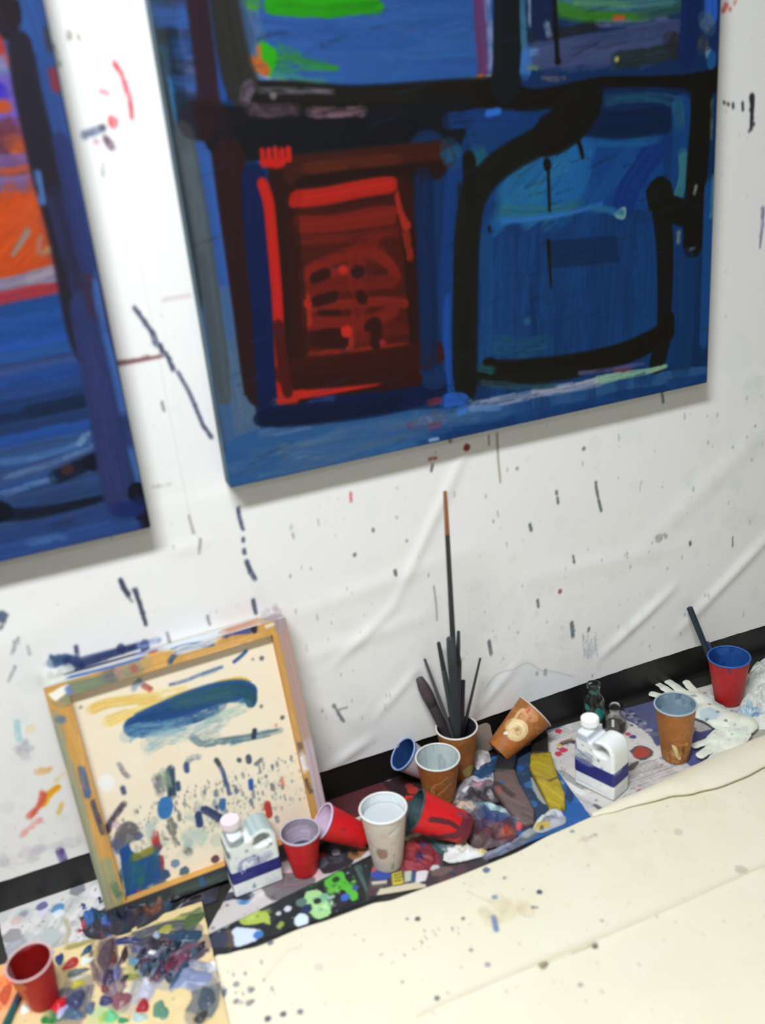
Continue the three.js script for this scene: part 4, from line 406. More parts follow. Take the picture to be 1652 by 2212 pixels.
// newspaper under the jug, cups and gloves
sheet('newspaper', 'paint-spotted grey newspaper under the tall brown cup and the gloves', 'newspaper', [0.853,.0122,1.6111,.0746,1.3586,.4173,0.7553,.3804], 0.0008, 0.0012, 0.0018, 1700, '#cbc6c2', (c) => {
  R = rng(61);
  mottle(c, 0.75, 0, 1.6, 0.42, 320, 0.006, 0.04, ['#d6d1cc', '#b4b0b2', '#c4bcc2', '#dad6d2', '#a6a6aa', '#9c9aa2'], 0.32);
  // columns of small print
  for (const [p, n, w] of [[[0.9668,.276,1.0877,.2783], 9, 0.0045], [[1.0496,.2568,1.1089,.258], 5, 0.0035], [[0.9191,.0542,0.9767,.051], 7, 0.004]]) for (let i = 0; i < n; i++) tick(c, [p[0] + 0.004 * g() - 0.004 * i, p[1] - i * 0.0085, p[2] + 0.01 * g() - 0.004 * i, p[3] - i * 0.0085], w, '#8d8888', { dry: 0.55, a: 0.7 });
  spatter(c, 0.8, 0.0, 1.55, 0.4, 700, 0.0055, ['#5f6470', '#6d6878', '#8d8f92', '#4b5262', '#e6e2dc', '#a2a5a8'], 0.6);
  L(c, [0.9193,-.0371,1.0635,-.0412,1.0438,-.0079,0.9078,-.0014], '#a8968a', 0.9); L(c, [0.9077,.0028,1.0416,-.0048,1.0309,.0151,0.9021,.0283], '#5a5a78', 0.9); S(c, [0.97,-.0248,0.9537,.0169], 0.02, '#4f5270', { dry: 0.3 });
  A(c, [1.1121,.0322,1.1615,.0257,1.2108,.0277,1.1993,.0703,1.1372,.1599,1.1033,.1875,1.1127,.1458,1.1111,.1041,1.1036,.0619], '#4a4f78', 0.95); mottle(c, 1.1104,.0508, 1.1329,.1574, 60, 0.003, 0.010, ['#c4bcc0', '#3c4468', '#2c3350', '#8a8890', '#6d7480'], 0.6); L(c, [1.1292,.0157,1.2107,.0138,1.2047,.0286,1.1217,.0334], '#cdbfb4', 0.9);
  L(c, [1.1183,.2524,1.2092,.1815,1.2151,.1929,1.2688,.1998,1.2273,.3071,1.1737,.2948,1.1206,.3143], '#4b4c84', 0.97); S(c, [1.1824,.229,1.2122,.2384], 0.016, '#a9abc4', { dry: 0.2 }); S(c, [1.1559,.2665,1.1826,.2816], 0.02, '#a4aecb', { dry: 0.15 }); tick(c, [1.2036,.2218,1.2342,.2277], 0.010, '#b79aa4', { dry: 0.4 });
  A(c, [1.0415,.1713,1.0707,.165,1.0833,.1876,1.0764,.2063,1.0492,.2132,1.0361,.1983], '#2c2a2a', 0.8); A(c, [1.0447,.1769,1.0705,.1687,1.0779,.1883,1.0676,.205,1.048,.2051,1.0363,.1947], '#a03e34'); A(c, [1.0018,.2155,1.0231,.2093,1.0371,.21,1.0206,.2225,0.9994,.2285], '#4a4640', 0.85);
  B(c, 0.9459,.0332, 0.009, '#b83440'); B(c, 0.9177,.0967, 0.010, '#c23c54'); B(c, 0.9017,.1029, 0.009, '#bf3a44'); tick(c, [0.9251,.0775,0.9467,.0781,0.9555,.0871], 0.012, '#3a3448', { dry: 0.1 }); B(c, 0.9197,.0783, 0.006, '#d2a94a'); tick(c, [0.9305,.0727,0.9577,.0724], 0.007, '#8a6a4a', { dry: 0.3 }); B(c, 1.0743,.1196, 0.007, '#c0485a'); B(c, 1.0778,.1336, 0.008, '#3c4a74'); B(c, 1.1015,.0965, 0.005, '#6a6a66');
  tick(c, [0.8722,.1566,0.8792,.1995,0.886,.2274], 0.016, '#8b8f8d', { dry: 0.4 }); tick(c, [0.8581,.1877,0.8744,.2412], 0.014, '#dcdcda', { dry: 0.3 }); tick(c, [0.8547,.2369,0.878,.3018], 0.012, '#a9a9ac', { dry: 0.5 }); tick(c, [0.8731,.2831,0.878,.3018], 0.010, '#55565a', { dry: 0.2 }); B(c, 0.9795,.2932, 0.008, '#5a3a44'); B(c, 0.9694,.2975, 0.006, '#a9b07c'); B(c, 0.9803,.3134, 0.005, '#7e7a80'); tick(c, [0.9802,.2767,0.9866,.2837], 0.008, '#d9a9b4', { dry: 0.3 }); spatter(c, 0.9368,.2826, 1.0452,.2927, 30, 0.004, ['#8a8490', '#6d6a72'], 0.6);
  L(c, [1.3007,.2543,1.4056,.2548,1.3417,.3203,1.2721,.2993], '#aca69a', 0.9);
}, { seed: 3 });
sheet('painted_paper', 'bright blue painted sheet lying beneath the two wide brushes', 'painted paper', [0.7311,.0437,0.8786,.0508,0.8448,.3117,0.687,.3152], 0.0045, 0.0012, 0.001, 1700, '#22589c', (c) => {
  R = rng(67); scumble(c, 0.7, 0.05, 1.0, 0.4, 90, 0.06, 0.014, ['#2762ac', '#1f5298', '#2a6ab0', '#1d4a86'], 0.6, 0.8);
  A(c, [0.7187,.0627,0.7817,.0536,0.8626,.0574,0.8171,.182,0.7879,.2648,0.7386,.2992,0.6892,.2571,0.704,.153], '#27384f', 0.88); scumble(c, 0.7097,.1219, 0.8353,.1028, 40, 0.04, 0.012, ['#2f5a80', '#3c4a5a', '#24405e', '#28406a'], 0.6, 0.5); S(c, [0.7209,.0929,0.7544,.0901], 0.03, '#274f74', { dry: 0.1 }); B(c, 0.8012,.1093, 0.010, '#27529a'); B(c, 0.79,.1669, 0.012, '#3a6fa4', 0.8); B(c, 0.7635,.2224, 0.012, '#2f66a8', 0.9); spatter(c, 0.6796,.2365, 0.8702,.1226, 70, 0.006, ['#8a9aa4', '#3a5f80', '#1d2c44', '#57707c'], 0.7); A(c, [0.8042,.1469,0.8132,.1625,0.8129,.2035,0.7981,.2416,0.7829,.2267,0.7876,.186], '#a9a8a2', 0.95); A(c, [0.8592,.2056,0.8547,.2369,0.8323,.2573,0.8351,.2359], '#1a2f52', 0.8);
}, { seed: 5 });
sheet('red_board', 'dark red painted board against the black baseboard behind the white spattered cup', 'painted board', [0.3925,-.045,0.5991,-.035,0.5953,.0856,0.3676,.081], 0.003, 0.005, 0.0004, 1600, '#4c1d22', (c) => {
  R = rng(71); scumble(c, 0.36, 0.0, 0.62, 0.2, 80, 0.07, 0.014, ['#5a2026', '#431a20', '#6a2228', '#38181e'], 0.6, 0.1); S(c, [0.3879,-.044,0.4629,-.0413,0.5408,-.0416,0.5955,-.037], 0.022, '#a02a32', { dry: 0.15 }); S(c, [0.3769,-.0119,0.473,-.0106], 0.02, '#4a2028', { dry: 0.2 });
  A(c, [0.5146,-.0051,0.5875,-.019,0.5969,.0588,0.5546,.1035,0.5233,.0524], '#241418', 0.85); B(c, 0.5266,-.0128, 0.008, '#b03a34', 0.9); B(c, 0.5307,.0039, 0.008, '#8a7a84', 0.8); mottle(c, 0.4819,-.0056, 0.5629,-.0143, 30, 0.004, 0.012, ['#5b5560', '#7a6d74', '#4c2a30'], 0.6); B(c, 0.5644,.065, 0.014, '#b02c2c'); B(c, 0.5457,.0852, 0.012, '#c2352c'); B(c, 0.5628,.0467, 0.010, '#8a2a2a');
}, { seed: 7, n: 30 });
sheet('painted_newspaper', 'multicoloured paint-soaked newspaper around the foot of the white spattered cup', 'newspaper', [0.5308,.0218,0.7248,.0513,0.591,.36,0.365,.2916], 0.0016, 0.0012, 0.0016, 1700, '#4a3d42', (c) => {
  R = rng(73); mottle(c, 0.4, 0.0, 0.75, 0.42, 220, 0.008, 0.03, ['#3a3038', '#5a4046', '#4a4a50', '#2c262c', '#6a4a48', '#3f4c54'], 0.55); spatter(c, 0.4, 0.05, 0.75, 0.42, 160, 0.007, WILD, 0.8);
  A(c, [0.4707,.2268,0.4949,.1992,0.5194,.2035,0.5305,.2447,0.5218,.2796,0.4895,.2897,0.46,.282,0.4537,.2568], '#8e2f3a'); S(c, [0.4821,.2099,0.4994,.225], 0.022, '#b83c44', { dry: 0.1 }); A(c, [0.5354,.1821,0.5657,.1925,0.582,.2227,0.5761,.255,0.5431,.2602,0.5279,.2288], '#3f6266', 0.95); B(c, 0.4985,.2446, 0.012, '#3a2f58'); B(c, 0.521,.2133, 0.008, '#4a3560'); tick(c, [0.4932,.1893,0.5255,.1858], 0.014, '#a9a47e', { dry: 0.2 }); tick(c, [0.4935,.1653,0.5301,.1575], 0.02, '#4a4034', { dry: 0.2 });
  A(c, [0.3943,.2414,0.4036,.2327,0.4271,.2508,0.4237,.2679,0.41,.2686,0.393,.2542], '#2f4a9c'); tick(c, [0.3898,.2335,0.4084,.2352], 0.014, '#b0525c', { dry: 0.1 }); L(c, [0.4306,.2608,0.4507,.2635,0.4406,.2955,0.4202,.2899], '#c9bb3a'); for (const q of [[0.4334,.2677,0.4463,.2692], [0.4306,.2743,0.4442,.2762], [0.4282,.2823,0.4397,.2845]]) tick(c, q, 0.004, '#4c4620', { dry: 0.3 }); L(c, [0.4537,.2678,0.47,.2683,0.4558,.2957,0.4431,.2942], '#b9bfae'); L(c, [0.47,.2683,0.4773,.2695,0.463,.2969,0.4558,.2957], '#34507c'); L(c, [0.4789,.2703,0.4962,.2878,0.4805,.3089,0.4599,.3058], '#dcd8dc'); L(c, [0.3879,.2622,0.4163,.272,0.4127,.2807,0.386,.2717], '#c2bcb2'); tick(c, [0.3851,.2739,0.4102,.282], 0.008, '#5c5754', { dry: 0.3 }); A(c, [0.3958,.2848,0.4294,.2949,0.4632,.305,0.4737,.3237,0.4168,.3242,0.3825,.306], '#cfc6ac');
  S(c, [0.4439,.2293,0.4394,.2492], 0.016, '#6f9698', { dry: 0.1 }); B(c, 0.5102,.2872, 0.010, '#c9ccd0'); A(c, [0.4993,.2895,0.528,.2912,0.5415,.3039,0.5185,.3106,0.4979,.3049], '#6d5a56'); S(c, [0.5312,.2847,0.5659,.295,0.6041,.2988], 0.016, '#1d1c20', { dry: 0.1 });
}, { seed: 9 });
sheet('palette_sheet', 'white-edged sheet loaded with black and lilac paint under the two small red cups', 'palette', [0.0722,.2429,0.4248,.1947,0.5331,-.0019,0.2455,.0141], 0.0028, 0.0022, 0.0006, 1700, '#c6c0bf', (c) => {
  R = rng(79); scumble(c, 0.05, 0.0, 0.5, 0.3, 90, 0.05, 0.012, ['#d2ccca', '#b8b2b2', '#cabcc0', '#bdb9bc'], 0.5, -0.2); spatter(c, 0.05, 0.05, 0.5, 0.3, 240, 0.004, ['#4b4b50', '#6d6a70', '#8d8890', '#3b4458'], 0.7);
  A(c, [0.2306,.1674,0.2701,.1611,0.3236,.173,0.3332,.2004,0.2751,.2046,0.2296,.2017], '#cfaab2', 0.9); S(c, [0.2294,.1392,0.2445,.183,0.2875,.1951], 0.04, '#d3b4bc', { dry: 0.15 }); mottle(c, 0.2174,.1806, 0.3187,.1871, 40, 0.004, 0.014, ['#d9b6ba', '#b98f98', '#c9c0c4'], 0.5);
  A(c, [0.3007,.1493,0.3171,.1115,0.3492,.0988,0.4034,.1161,0.449,.0779,0.4476,.0273,0.4862,.0109,0.5211,.0163,0.4782,.094,0.4271,.1742,0.3947,.1654,0.3713,.2014,0.3187,.2036,0.3106,.1828], '#241f26', 0.97, 0.001); mottle(c, 0.3106,.1828, 0.3939,.1413, 60, 0.004, 0.014, ['#3a3844', '#1a181f', '#4d4a58', '#32303c'], 0.6); mottle(c, 0.4034,.1161, 0.5116,.0286, 50, 0.004, 0.012, ['#3c2f34', '#4a3f44', '#5a4038'], 0.6);
  for (const [x, y, r, k] of [[0.3546,.1568, 0.010, '#9a98a4'], [0.3257,.1528, 0.010, '#a83a34'], [0.3187,.1703, 0.014, '#5a5a6c'], [0.3876,.179, 0.018, '#8a6038'], [0.3901,.1775, 0.010, '#4a3020'], [0.4034,.1788, 0.013, '#a4633c'], [0.4377,.0337, 0.012, '#b03038'], [0.4298,.0657, 0.012, '#3a3f66'], [0.4214,.0463, 0.013, '#9a5f4c'], [0.4079,.0289, 0.016, '#c9ced2'], [0.4194,.0319, 0.012, '#a08a7c'], [0.4658,.0134, 0.012, '#3c3c3c'], [0.462,.0009, 0.010, '#c04a44'], [0.4407,.099, 0.014, '#6a564c']]) B(c, x, y, r, k, 0.95);
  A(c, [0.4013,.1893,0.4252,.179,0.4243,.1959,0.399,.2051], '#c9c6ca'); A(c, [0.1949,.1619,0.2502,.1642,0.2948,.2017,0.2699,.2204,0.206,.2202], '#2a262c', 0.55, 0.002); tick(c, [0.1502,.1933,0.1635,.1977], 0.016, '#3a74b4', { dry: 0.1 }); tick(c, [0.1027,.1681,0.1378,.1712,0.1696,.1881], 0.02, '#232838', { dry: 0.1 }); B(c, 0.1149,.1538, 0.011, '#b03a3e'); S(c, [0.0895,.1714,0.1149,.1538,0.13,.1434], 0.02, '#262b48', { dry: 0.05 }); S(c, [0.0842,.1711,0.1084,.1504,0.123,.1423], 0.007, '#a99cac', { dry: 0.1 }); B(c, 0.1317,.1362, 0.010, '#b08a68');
}, { seed: 11 });
sheet('green_sheet', 'black paper with lime and grass green paint blobs at the drop cloth edge', 'painted paper', [0.0757,.295,0.3895,.3047,0.3958,.2034,0.0694,.208], 0.0012, 0.0014, 0.0008, 1700, '#1f2226', (c) => {
  R = rng(83); mottle(c, 0.05, 0.18, 0.42, 0.36, 160, 0.005, 0.02, ['#2a2c34', '#16181c', '#2f3a44', '#222a26'], 0.6); spatter(c, 0.08, 0.18, 0.4, 0.34, 90, 0.004, ['#c9ced4', '#8d98a0', '#4a5a6a'], 0.8);
  A(c, [0.135,.2254,0.1518,.2218,0.1693,.2161,0.1779,.2306,0.19,.2445,0.1858,.2715,0.1763,.2617,0.1583,.2571,0.1399,.2474], '#aabd52', 1, 0.0015); mottle(c, 0.138,.2416, 0.1919,.238, 30, 0.003, 0.008, ['#7f9030', '#bccf6a', '#98ac44'], 0.6); A(c, [0.1938,.2804,0.2066,.2727,0.2093,.2814,0.198,.2898], '#8ea044');
  A(c, [0.2596,.2409,0.2716,.2266,0.2928,.2352,0.2977,.2637,0.2972,.291,0.2816,.3049,0.2634,.2953,0.2581,.2679], '#a5d690', 1, 0.0015); mottle(c, 0.2533,.2827, 0.3077,.251, 40, 0.003, 0.012, ['#86bca0', '#c2ecb0', '#6fae8a', '#bfdcd0'], 0.6); B(c, 0.2811,.2587, 0.008, '#1d2c22'); B(c, 0.2566,.2671, 0.012, '#22305a'); A(c, [0.2299,.2777,0.2424,.272,0.2533,.2827,0.2487,.3021,0.2331,.3011,0.226,.2901], '#d3e4ee');
  A(c, [0.3084,.217,0.3227,.2085,0.3476,.2081,0.348,.2328,0.3547,.2603,0.3526,.2851,0.3386,.2879,0.3351,.2577,0.3202,.2472,0.3069,.2322], '#56b83a', 1, 0.0015); mottle(c, 0.305,.2534, 0.3644,.2322, 30, 0.003, 0.009, ['#3f9a2c', '#78cc50', '#2f7a2a'], 0.6); B(c, 0.3306,.2235, 0.008, '#1c4420'); S(c, [0.2775,.2086,0.3043,.2014,0.3316,.194], 0.03, '#23482c', { dry: 0.15 }); B(c, 0.331,.2736, 0.010, '#3a66c0'); B(c, 0.3562,.2611, 0.007, '#3c5a96'); S(c, [0.3791,.2112,0.3773,.2458,0.3752,.2894], 0.014, '#4a605e', { dry: 0.1 }); S(c, [0.3924,.2267,0.3836,.2964], 0.02, '#1d2a30', { dry: 0.1 });
  A(c, [0.1173,.2547,0.1291,.249,0.15,.2623,0.1681,.2789,0.159,.2929,0.1328,.2953,0.1158,.2888], '#cdd9ee', 1, 0.002); B(c, 0.1597,.2839, 0.010, '#3f78bc'); A(c, [0.0962,.2717,0.1066,.2491,0.1174,.2476,0.1158,.2819,0.1088,.2897], '#5c4c46', 0.9); B(c, 0.0931,.2632, 0.02, '#343a52', 0.9); B(c, 0.1122,.2329, 0.009, '#8d98a4'); B(c, 0.2257,.2508, 0.008, '#d2d4e2'); B(c, 0.207,.2534, 0.006, '#c2c4cc'); B(c, 0.2537,.248, 0.012, '#5a7a70');
}, { seed: 13 });
sheet('palette_tray', 'white rounded tray lid with grey smears in front of the black baseboard', 'tray', [-.2817,-.0142,-.0838,-.0492,-.066,.1516,-.2556,.1789], 0.0015, 0.008, 0.0004, 1700, '#d6d5d2', (c) => {
  R = rng(89); mottle(c, -0.4, 0.0, 0.05, 0.3, 200, 0.006, 0.03, ['#c4c4c2', '#b4b4b4', '#dedddb', '#a8aaac', '#d0c8cc'], 0.4); scumble(c, -0.3, 0.04, 0.0, 0.26, 80, 0.05, 0.016, ['#a9a9aa', '#c9c8c6', '#8f9296', '#dad9d6'], 0.45, -0.9); spatter(c, -0.33, 0.02, 0.02, 0.28, 240, 0.005, ['#5a5f6c', '#7d8088', '#9a9a9c', '#4b4d56'], 0.6);
  for (const [x, y, r, k] of [[-.1976,.0275, 0.012, '#5a568e'], [-.1699,.0473, 0.013, '#4a82b4'], [-.1701,.0624, 0.011, '#dfe9ee'], [-.1961,.0462, 0.010, '#cfcbe0'], [-.2325,.0322, 0.010, '#8a8f9c'], [-.2597,.0503, 0.02, '#ded4d4'], [-.2524,.0784, 0.018, '#8d8a8c'], [-.1179,-.0188, 0.016, '#5b5d6c'], [-.1063,-.0267, 0.012, '#3f4a62'], [-.0916,.0363, 0.02, '#e6e6ec'], [-.13,.0158, 0.016, '#7d7f88'], [-.2429,.0418, 0.013, '#cdb8b4'], [-.1886,.1117, 0.02, '#b0b8b8']]) B(c, x, y, r, k, 0.85); S(c, [-.2289,.1025,-.2535,.1131,-.2747,.1362], 0.04, '#8f929c', { dry: 0.4 }); S(c, [-.1611,.0772,-.1559,.1167,-.1666,.1466], 0.012, '#a9a48a', { dry: 0.3 });
}, { seed: 15, round: 0.12, rough: 0.35 });
sheet('crusted_newspaper', 'dark newspaper crusted with navy and brown paint in front of the leaning canvas', 'newspaper', [-.13,-.0032,0.1423,.0754,0.1117,.1677,-.1705,.1561], 0.0012, 0.0016, 0.0012, 1700, '#2c2a34', (c) => {
  R = rng(97); mottle(c, -0.2, 0.05, 0.2, 0.32, 260, 0.006, 0.024, ['#33303e', '#24222c', '#3d4456', '#4a3a40', '#2a3a50', '#544a4a'], 0.6); spatter(c, -0.2, 0.05, 0.2, 0.32, 260, 0.006, WILD, 0.85); S(c, [-.1324,.0226,-.1428,.0616,-.155,.1051,-.1625,.1371], 0.018, '#8a7a48', { dry: 0.3 }); S(c, [0.0044,.129,0.0422,.1153], 0.02, '#b8b4b8', { dry: 0.4 }); S(c, [-.031,.1331,0.0048,.1266,0.037,.1046], 0.014, '#6d6a6c', { dry: 0.4 });
}, { seed: 17, relief: grain });
// ---------- the drop cloth ----------
{
  const E = [0.0762,.293,0.1061,.3007,0.1546,.309,0.2245,.306,0.2937,.3112,0.366,.3124,0.4083,.3222,0.55,.3261,0.6504,.3252,0.7617,.3133,0.851,.3089,0.9103,.3037,0.989,.3051,1.0497,.302,1.1158,.2941,1.1942,.2882,1.3112,.2876];
  const FOLD = [0.8544,.3201,0.902,.3308,1.0017,.348,1.0583,.3633,1.1191,.3743,1.1807,.3721,1.2352,.3685];
  const edge = []; for (let i = 0; i < E.length; i += 2) edge.push([E[i], E[i + 1]]);
  edge.push([1.6, 0.29], [2.1, 0.31]);
  const fold = []; for (let i = 0; i < FOLD.length; i += 2) fold.push([FOLD[i], FOLD[i + 1]]);
  fold.push([1.7, 0.36], [2.2, 0.37]);
  const along = (list, x) => { if (x <= list[0][0]) return list[0][1]; for (let i = 1; i < list.length; i++) if (x <= list[i][0]) { const t = (x - list[i - 1][0]) / (list[i][0] - list[i - 1][0]), k = t * t * (3 - 2 * t); return list[i - 1][1] + (list[i][1] - list[i - 1][1]) * k; } return list[list.length - 1][1]; };
  const CREASE = [0.3407,.5747,0.391,.5721,0.5614,.5738,0.782,.5771,1.0412,.5749], LEFT = [0.1106,.4583,0.147,.396,0.2097,.3533];
  const nx = 200, nz = 210, x0 = edge[0][0], x1 = 2.1, pos = [], idx = [];
  const tx = paper(x0 - 0.01, 0.27, 1.5, 1.1, 1400, '#e8e2cb', (c) => {
    R = rng(103);
    mottle(c, 0.05, 0.27, 1.5, 1.1, 140, 0.03, 0.12, ['#e6dfc6', '#ece7d4', '#e4ddc4'], 0.16); mottle(c, 0.6, 0.3, 1.4, 0.5, 60, 0.01, 0.05, ['#dccfae', '#e0d6ba'], 0.12);
    mottle(c, 0.5335,.4653, 0.6072,.4263, 26, 0.008, 0.024, ['#d3c6a0', '#dccfae', '#cdbf9a'], 0.28); tick(c, [0.5477,.4494,0.5426,.4655,0.5374,.4799], 0.010, '#6d80a8', { dry: 0.15 }); B(c, 0.5716,.4112, 0.006, '#7e95b0', 0.9); tick(c, [0.5349,.3742,0.5491,.4017,0.5631,.4215], 0.003, '#c9bfa0', { dry: 0.3 });
    for (const [x, y, r, k] of [[0.6485,.4382, 0.0055, '#2c3550'], [0.4269,.3908, 0.0055, '#4a4a54'], [0.4986,.4284, 0.004, '#6a6870'], [0.41,.3819, 0.003, '#7a7674'], [0.6678,.5844, 0.0055, '#54504c'], [0.569,.5788, 0.007, '#8a7c68'], [0.5759,.5792, 0.004, '#6a6054'], [0.387,.5546, 0.005, '#5f5c60'], [0.1523,.468, 0.006, '#52525c'], [0.4794,.4954, 0.004, '#8a8890'], [0.4901,.535, 0.006, '#a59ca4'], [0.2342,.4073, 0.009, '#d6cfc2'], [0.6037,.638, 0.005, '#a8a49a'], [0.5908,.3439, 0.008, '#5a6a86'], [0.6103,.3782, 0.004, '#8a8c90'], [0.7879,.3321, 0.005, '#9a9690'], [0.9629,.4305, 0.010, '#cfc7b2'], [0.9976,.5619, 0.012, '#c6bda8'], [0.6204,.4639, 0.004, '#76747a'], [0.6262,.4669, 0.003, '#88868a'], [0.0729,.3775, 0.008, '#5a5f80'], [0.0971,.3766, 0.006, '#8a8a8c'], [0.118,.3985, 0.006, '#7a7a7c'], [0.0891,.4088, 0.006, '#7c7c80'], [0.1077,.4222, 0.007, '#8a888a'], [0.1142,.4216, 0.004, '#7a7878'], [0.1787,.4767, 0.006, '#74747a'], [0.1274,.4649, 0.006, '#4a4c58'], [0.1742,.318, 0.006, '#666a74'], [0.4759,.2769, 0.010, '#5a4a44'], [0.7099,.5439, 0.004, '#b0aa98'], [0.3494,.4997, 0.003, '#8c8a86']]) B(c, x, y, r, k, 0.9);
    A(c, [0.6581,.3081,0.6713,.3066,0.6769,.3183,0.6647,.3287,0.6566,.3215], '#a7b6c4', 0.9); mottle(c, 0.7833,.3617, 0.8244,.3637, 14, 0.003, 0.010, ['#cfc6b4', '#bdb4a4'], 0.5); mottle(c, 0.6216,.3223, 0.6741,.3196, 10, 0.004, 0.010, ['#dcc8bc', '#d9d2cc'], 0.4); A(c, [0.6444,.3178,0.6353,.3268,0.6406,.3353], '#e3d4c8', 0.7);
    dots(c, 0.0641,.4281, 0.1615,.3449, 26, 0.005, ['#7c7c80', '#8a8a88', '#6a6c76'], 0.75);
    dots(c, 0.08, 0.3, 1.4, 1.0, 420, 0.003, ['#8a8880', '#a39e90', '#7c8492', '#b8ae98'], 0.6); dots(c, 0.3255,.4564, 0.5071,.4281, 26, 0.003, ['#6c6a70', '#8a8494'], 0.7);
    // the thread of dust along the ironed crease
    tick(c, [...CREASE], 0.0028, '#c9bd9c', { dry: 0.15, a: 0.8 }); tick(c, [0.5677,.5781,0.6297,.5797,0.6745,.5814], 0.004, '#b3a584', { dry: 0.5, a: 0.7 });
  }, true);
  const height = (x, z) => {
    const ze = along(edge, x), d = z - ze;
    let h = 0.0085 * Math.sqrt(Math.max(0, Math.min(1, d / 0.007))) + 0.0022 * (fbm(x * 3, z * 3.4) + 0.4) * Math.min(1, Math.max(0, d) / 0.05);
    for (const [l, hh, w] of [[CREASE, 0.0042, 0.006], [LEFT, 0.005, 0.009]]) for (let i = 0; i + 3 < l.length; i += 2) { const dx = l[i + 2] - l[i], dz = l[i + 3] - l[i + 1], L2 = dx * dx + dz * dz, t = ((x - l[i]) * dx + (z - l[i + 1]) * dz) / L2; if (t >= 0 && t < 1) h += hh * Math.exp(-Math.pow(Math.hypot(x - l[i] - t * dx, z - l[i + 1] - t * dz) / w, 2)); }
    const s = x - x0 - 0.0; return 0.0006 + Math.max(0.0006, h * Math.min(1, Math.sqrt(Math.max(0, s + 0.0005) / 0.006)));
  };
  for (let j = 0; j <= nz; j++) for (let i = 0; i <= nx; i++) {
    const u = i / nx, v = Math.pow(j / nz, 1.7), x = x0 + (x1 - x0) * Math.pow(u, 1.1) - 0.08 * v * (1 - u), z = along(edge, x) * (1 - v) + 1.75 * v;
    pos.push(x, height(x, z), z);
  }
  for (let j = 0; j < nz; j++) for (let i = 0; i < nx; i++) { const a = j * (nx + 1) + i; idx.push(a, a + nx + 1, a + 1, a + 1, a + nx + 1, a + nx + 2); }
  const geo = new THREE.BufferGeometry(); geo.setAttribute('position', new THREE.Float32BufferAttribute(pos, 3)); geo.setIndex(idx); uvRect(geo, tx, 0, 2); geo.computeVertexNormals();
  const clothMat = new THREE.MeshStandardMaterial({ map: tx, roughness: 0.88, side: THREE.DoubleSide, bumpMap: rep(weave, 14, 8), bumpScale: 0.00025 });
  const cloth = tag(mesh('drop_cloth', geo, clothMat), 'wide cream canvas drop cloth with a rolled hem and small paint spots', 'drop cloth');
  // the hem rolled over on itself, thin at one end and fuller towards the other
  const hp = [], hi = [], m = 26, len = 110;
  for (let i = 0; i <= len; i++) { const x = 0.845 + (2.05 - 0.845) * i / len, ze = along(edge, x) - 0.003, zf = along(fold, x), k = THREE.MathUtils.smoothstep(x, 0.84, 1.02), w = Math.max(0.004, (zf - ze) / 2), hgt = 0.0032 + 0.0085 * k * (1 + 0.25 * noise(x * 7, 2)), c0 = (ze + zf) / 2, y0 = height(x, c0 + w * 0.4) + hgt * 0.8;
    for (let q = 0; q < m; q++) { const t = q / m * 6.2832, cx = Math.cos(t), sy = Math.sin(t); hp.push(x, Math.max(0.0008, y0 + hgt * sy * (cx < 0 ? 0.9 : 1) * (1 - 0.25 * cx * cx) - (cx < 0 ? 0.004 * cx * cx : 0)), c0 + w * cx * (1 + 0.06 * noise(x * 16, 9))); } }
  for (let i = 0; i < len; i++) for (let q = 0; q < m; q++) { const a = i * m + q, b = i * m + (q + 1) % m; hi.push(a, a + m, b, b, a + m, b + m); }
  const hg = new THREE.BufferGeometry(); hg.setAttribute('position', new THREE.Float32BufferAttribute(hp, 3)); hg.setIndex(hi); uvRect(hg, tx, 0, 2); hg.computeVertexNormals(); mesh('rolled_hem', hg, clothMat, cloth);
}

// ---------- palette board with dabs of paint ----------
const domes = [1, 2, 3, 4, 5].map((s) => { const r = rng(s * 17), n = 16, rings = 5, pos = [], idx = [], ph = [r() * 6, r() * 6, r() * 6]; pos.push(0, 1, 0); for (let k = 1; k <= rings; k++) for (let i = 0; i < n; i++) { const a = i / n * 6.283, t = k / rings, rr = t * (1 + 0.16 * Math.sin(2 * a + ph[0]) + 0.13 * Math.sin(3 * a + ph[1]) + 0.08 * Math.sin(5 * a + ph[2])); pos.push(rr * Math.cos(a), k === rings ? 0 : Math.pow(1 - t * t, 0.6) * (0.75 + 0.25 * Math.sin(4 * a * 0.5 + 7 * t + ph[1])) * (0.8 + 0.4 * r()), rr * Math.sin(a)); } for (let i = 0; i < n; i++) { idx.push(0, 1 + (i + 1) % n, 1 + i); for (let k = 1; k < rings; k++) { const a = 1 + (k - 1) * n + i, b = 1 + (k - 1) * n + (i + 1) % n; idx.push(a, b, a + n, b, b + n, a + n); } } const gg = new THREE.BufferGeometry(); gg.setAttribute('position', new THREE.Float32BufferAttribute(pos, 3)); gg.setIndex(idx); return gg; });
const paints = {}; const paintMat = (k) => paints[k] ??= std(k, 0.38);
function dab(parent, k, [x, z, ax, az, bx, bz], y, h, seed) { const m = new THREE.Matrix4().set(ax, 0, bx, x, 0, h, 0, y, az, 0, bz, z, 0, 0, 0, 1), gg = domes[seed % 5].clone().applyMatrix4(m); if (ax * bz - az * bx < 0) { const ix = gg.index.array; for (let i = 0; i < ix.length; i += 3) { const t = ix[i]; ix[i] = ix[i + 1]; ix[i + 1] = t; } } gg.computeVertexNormals(); mesh('paint_dab', gg, paintMat(k), parent); }
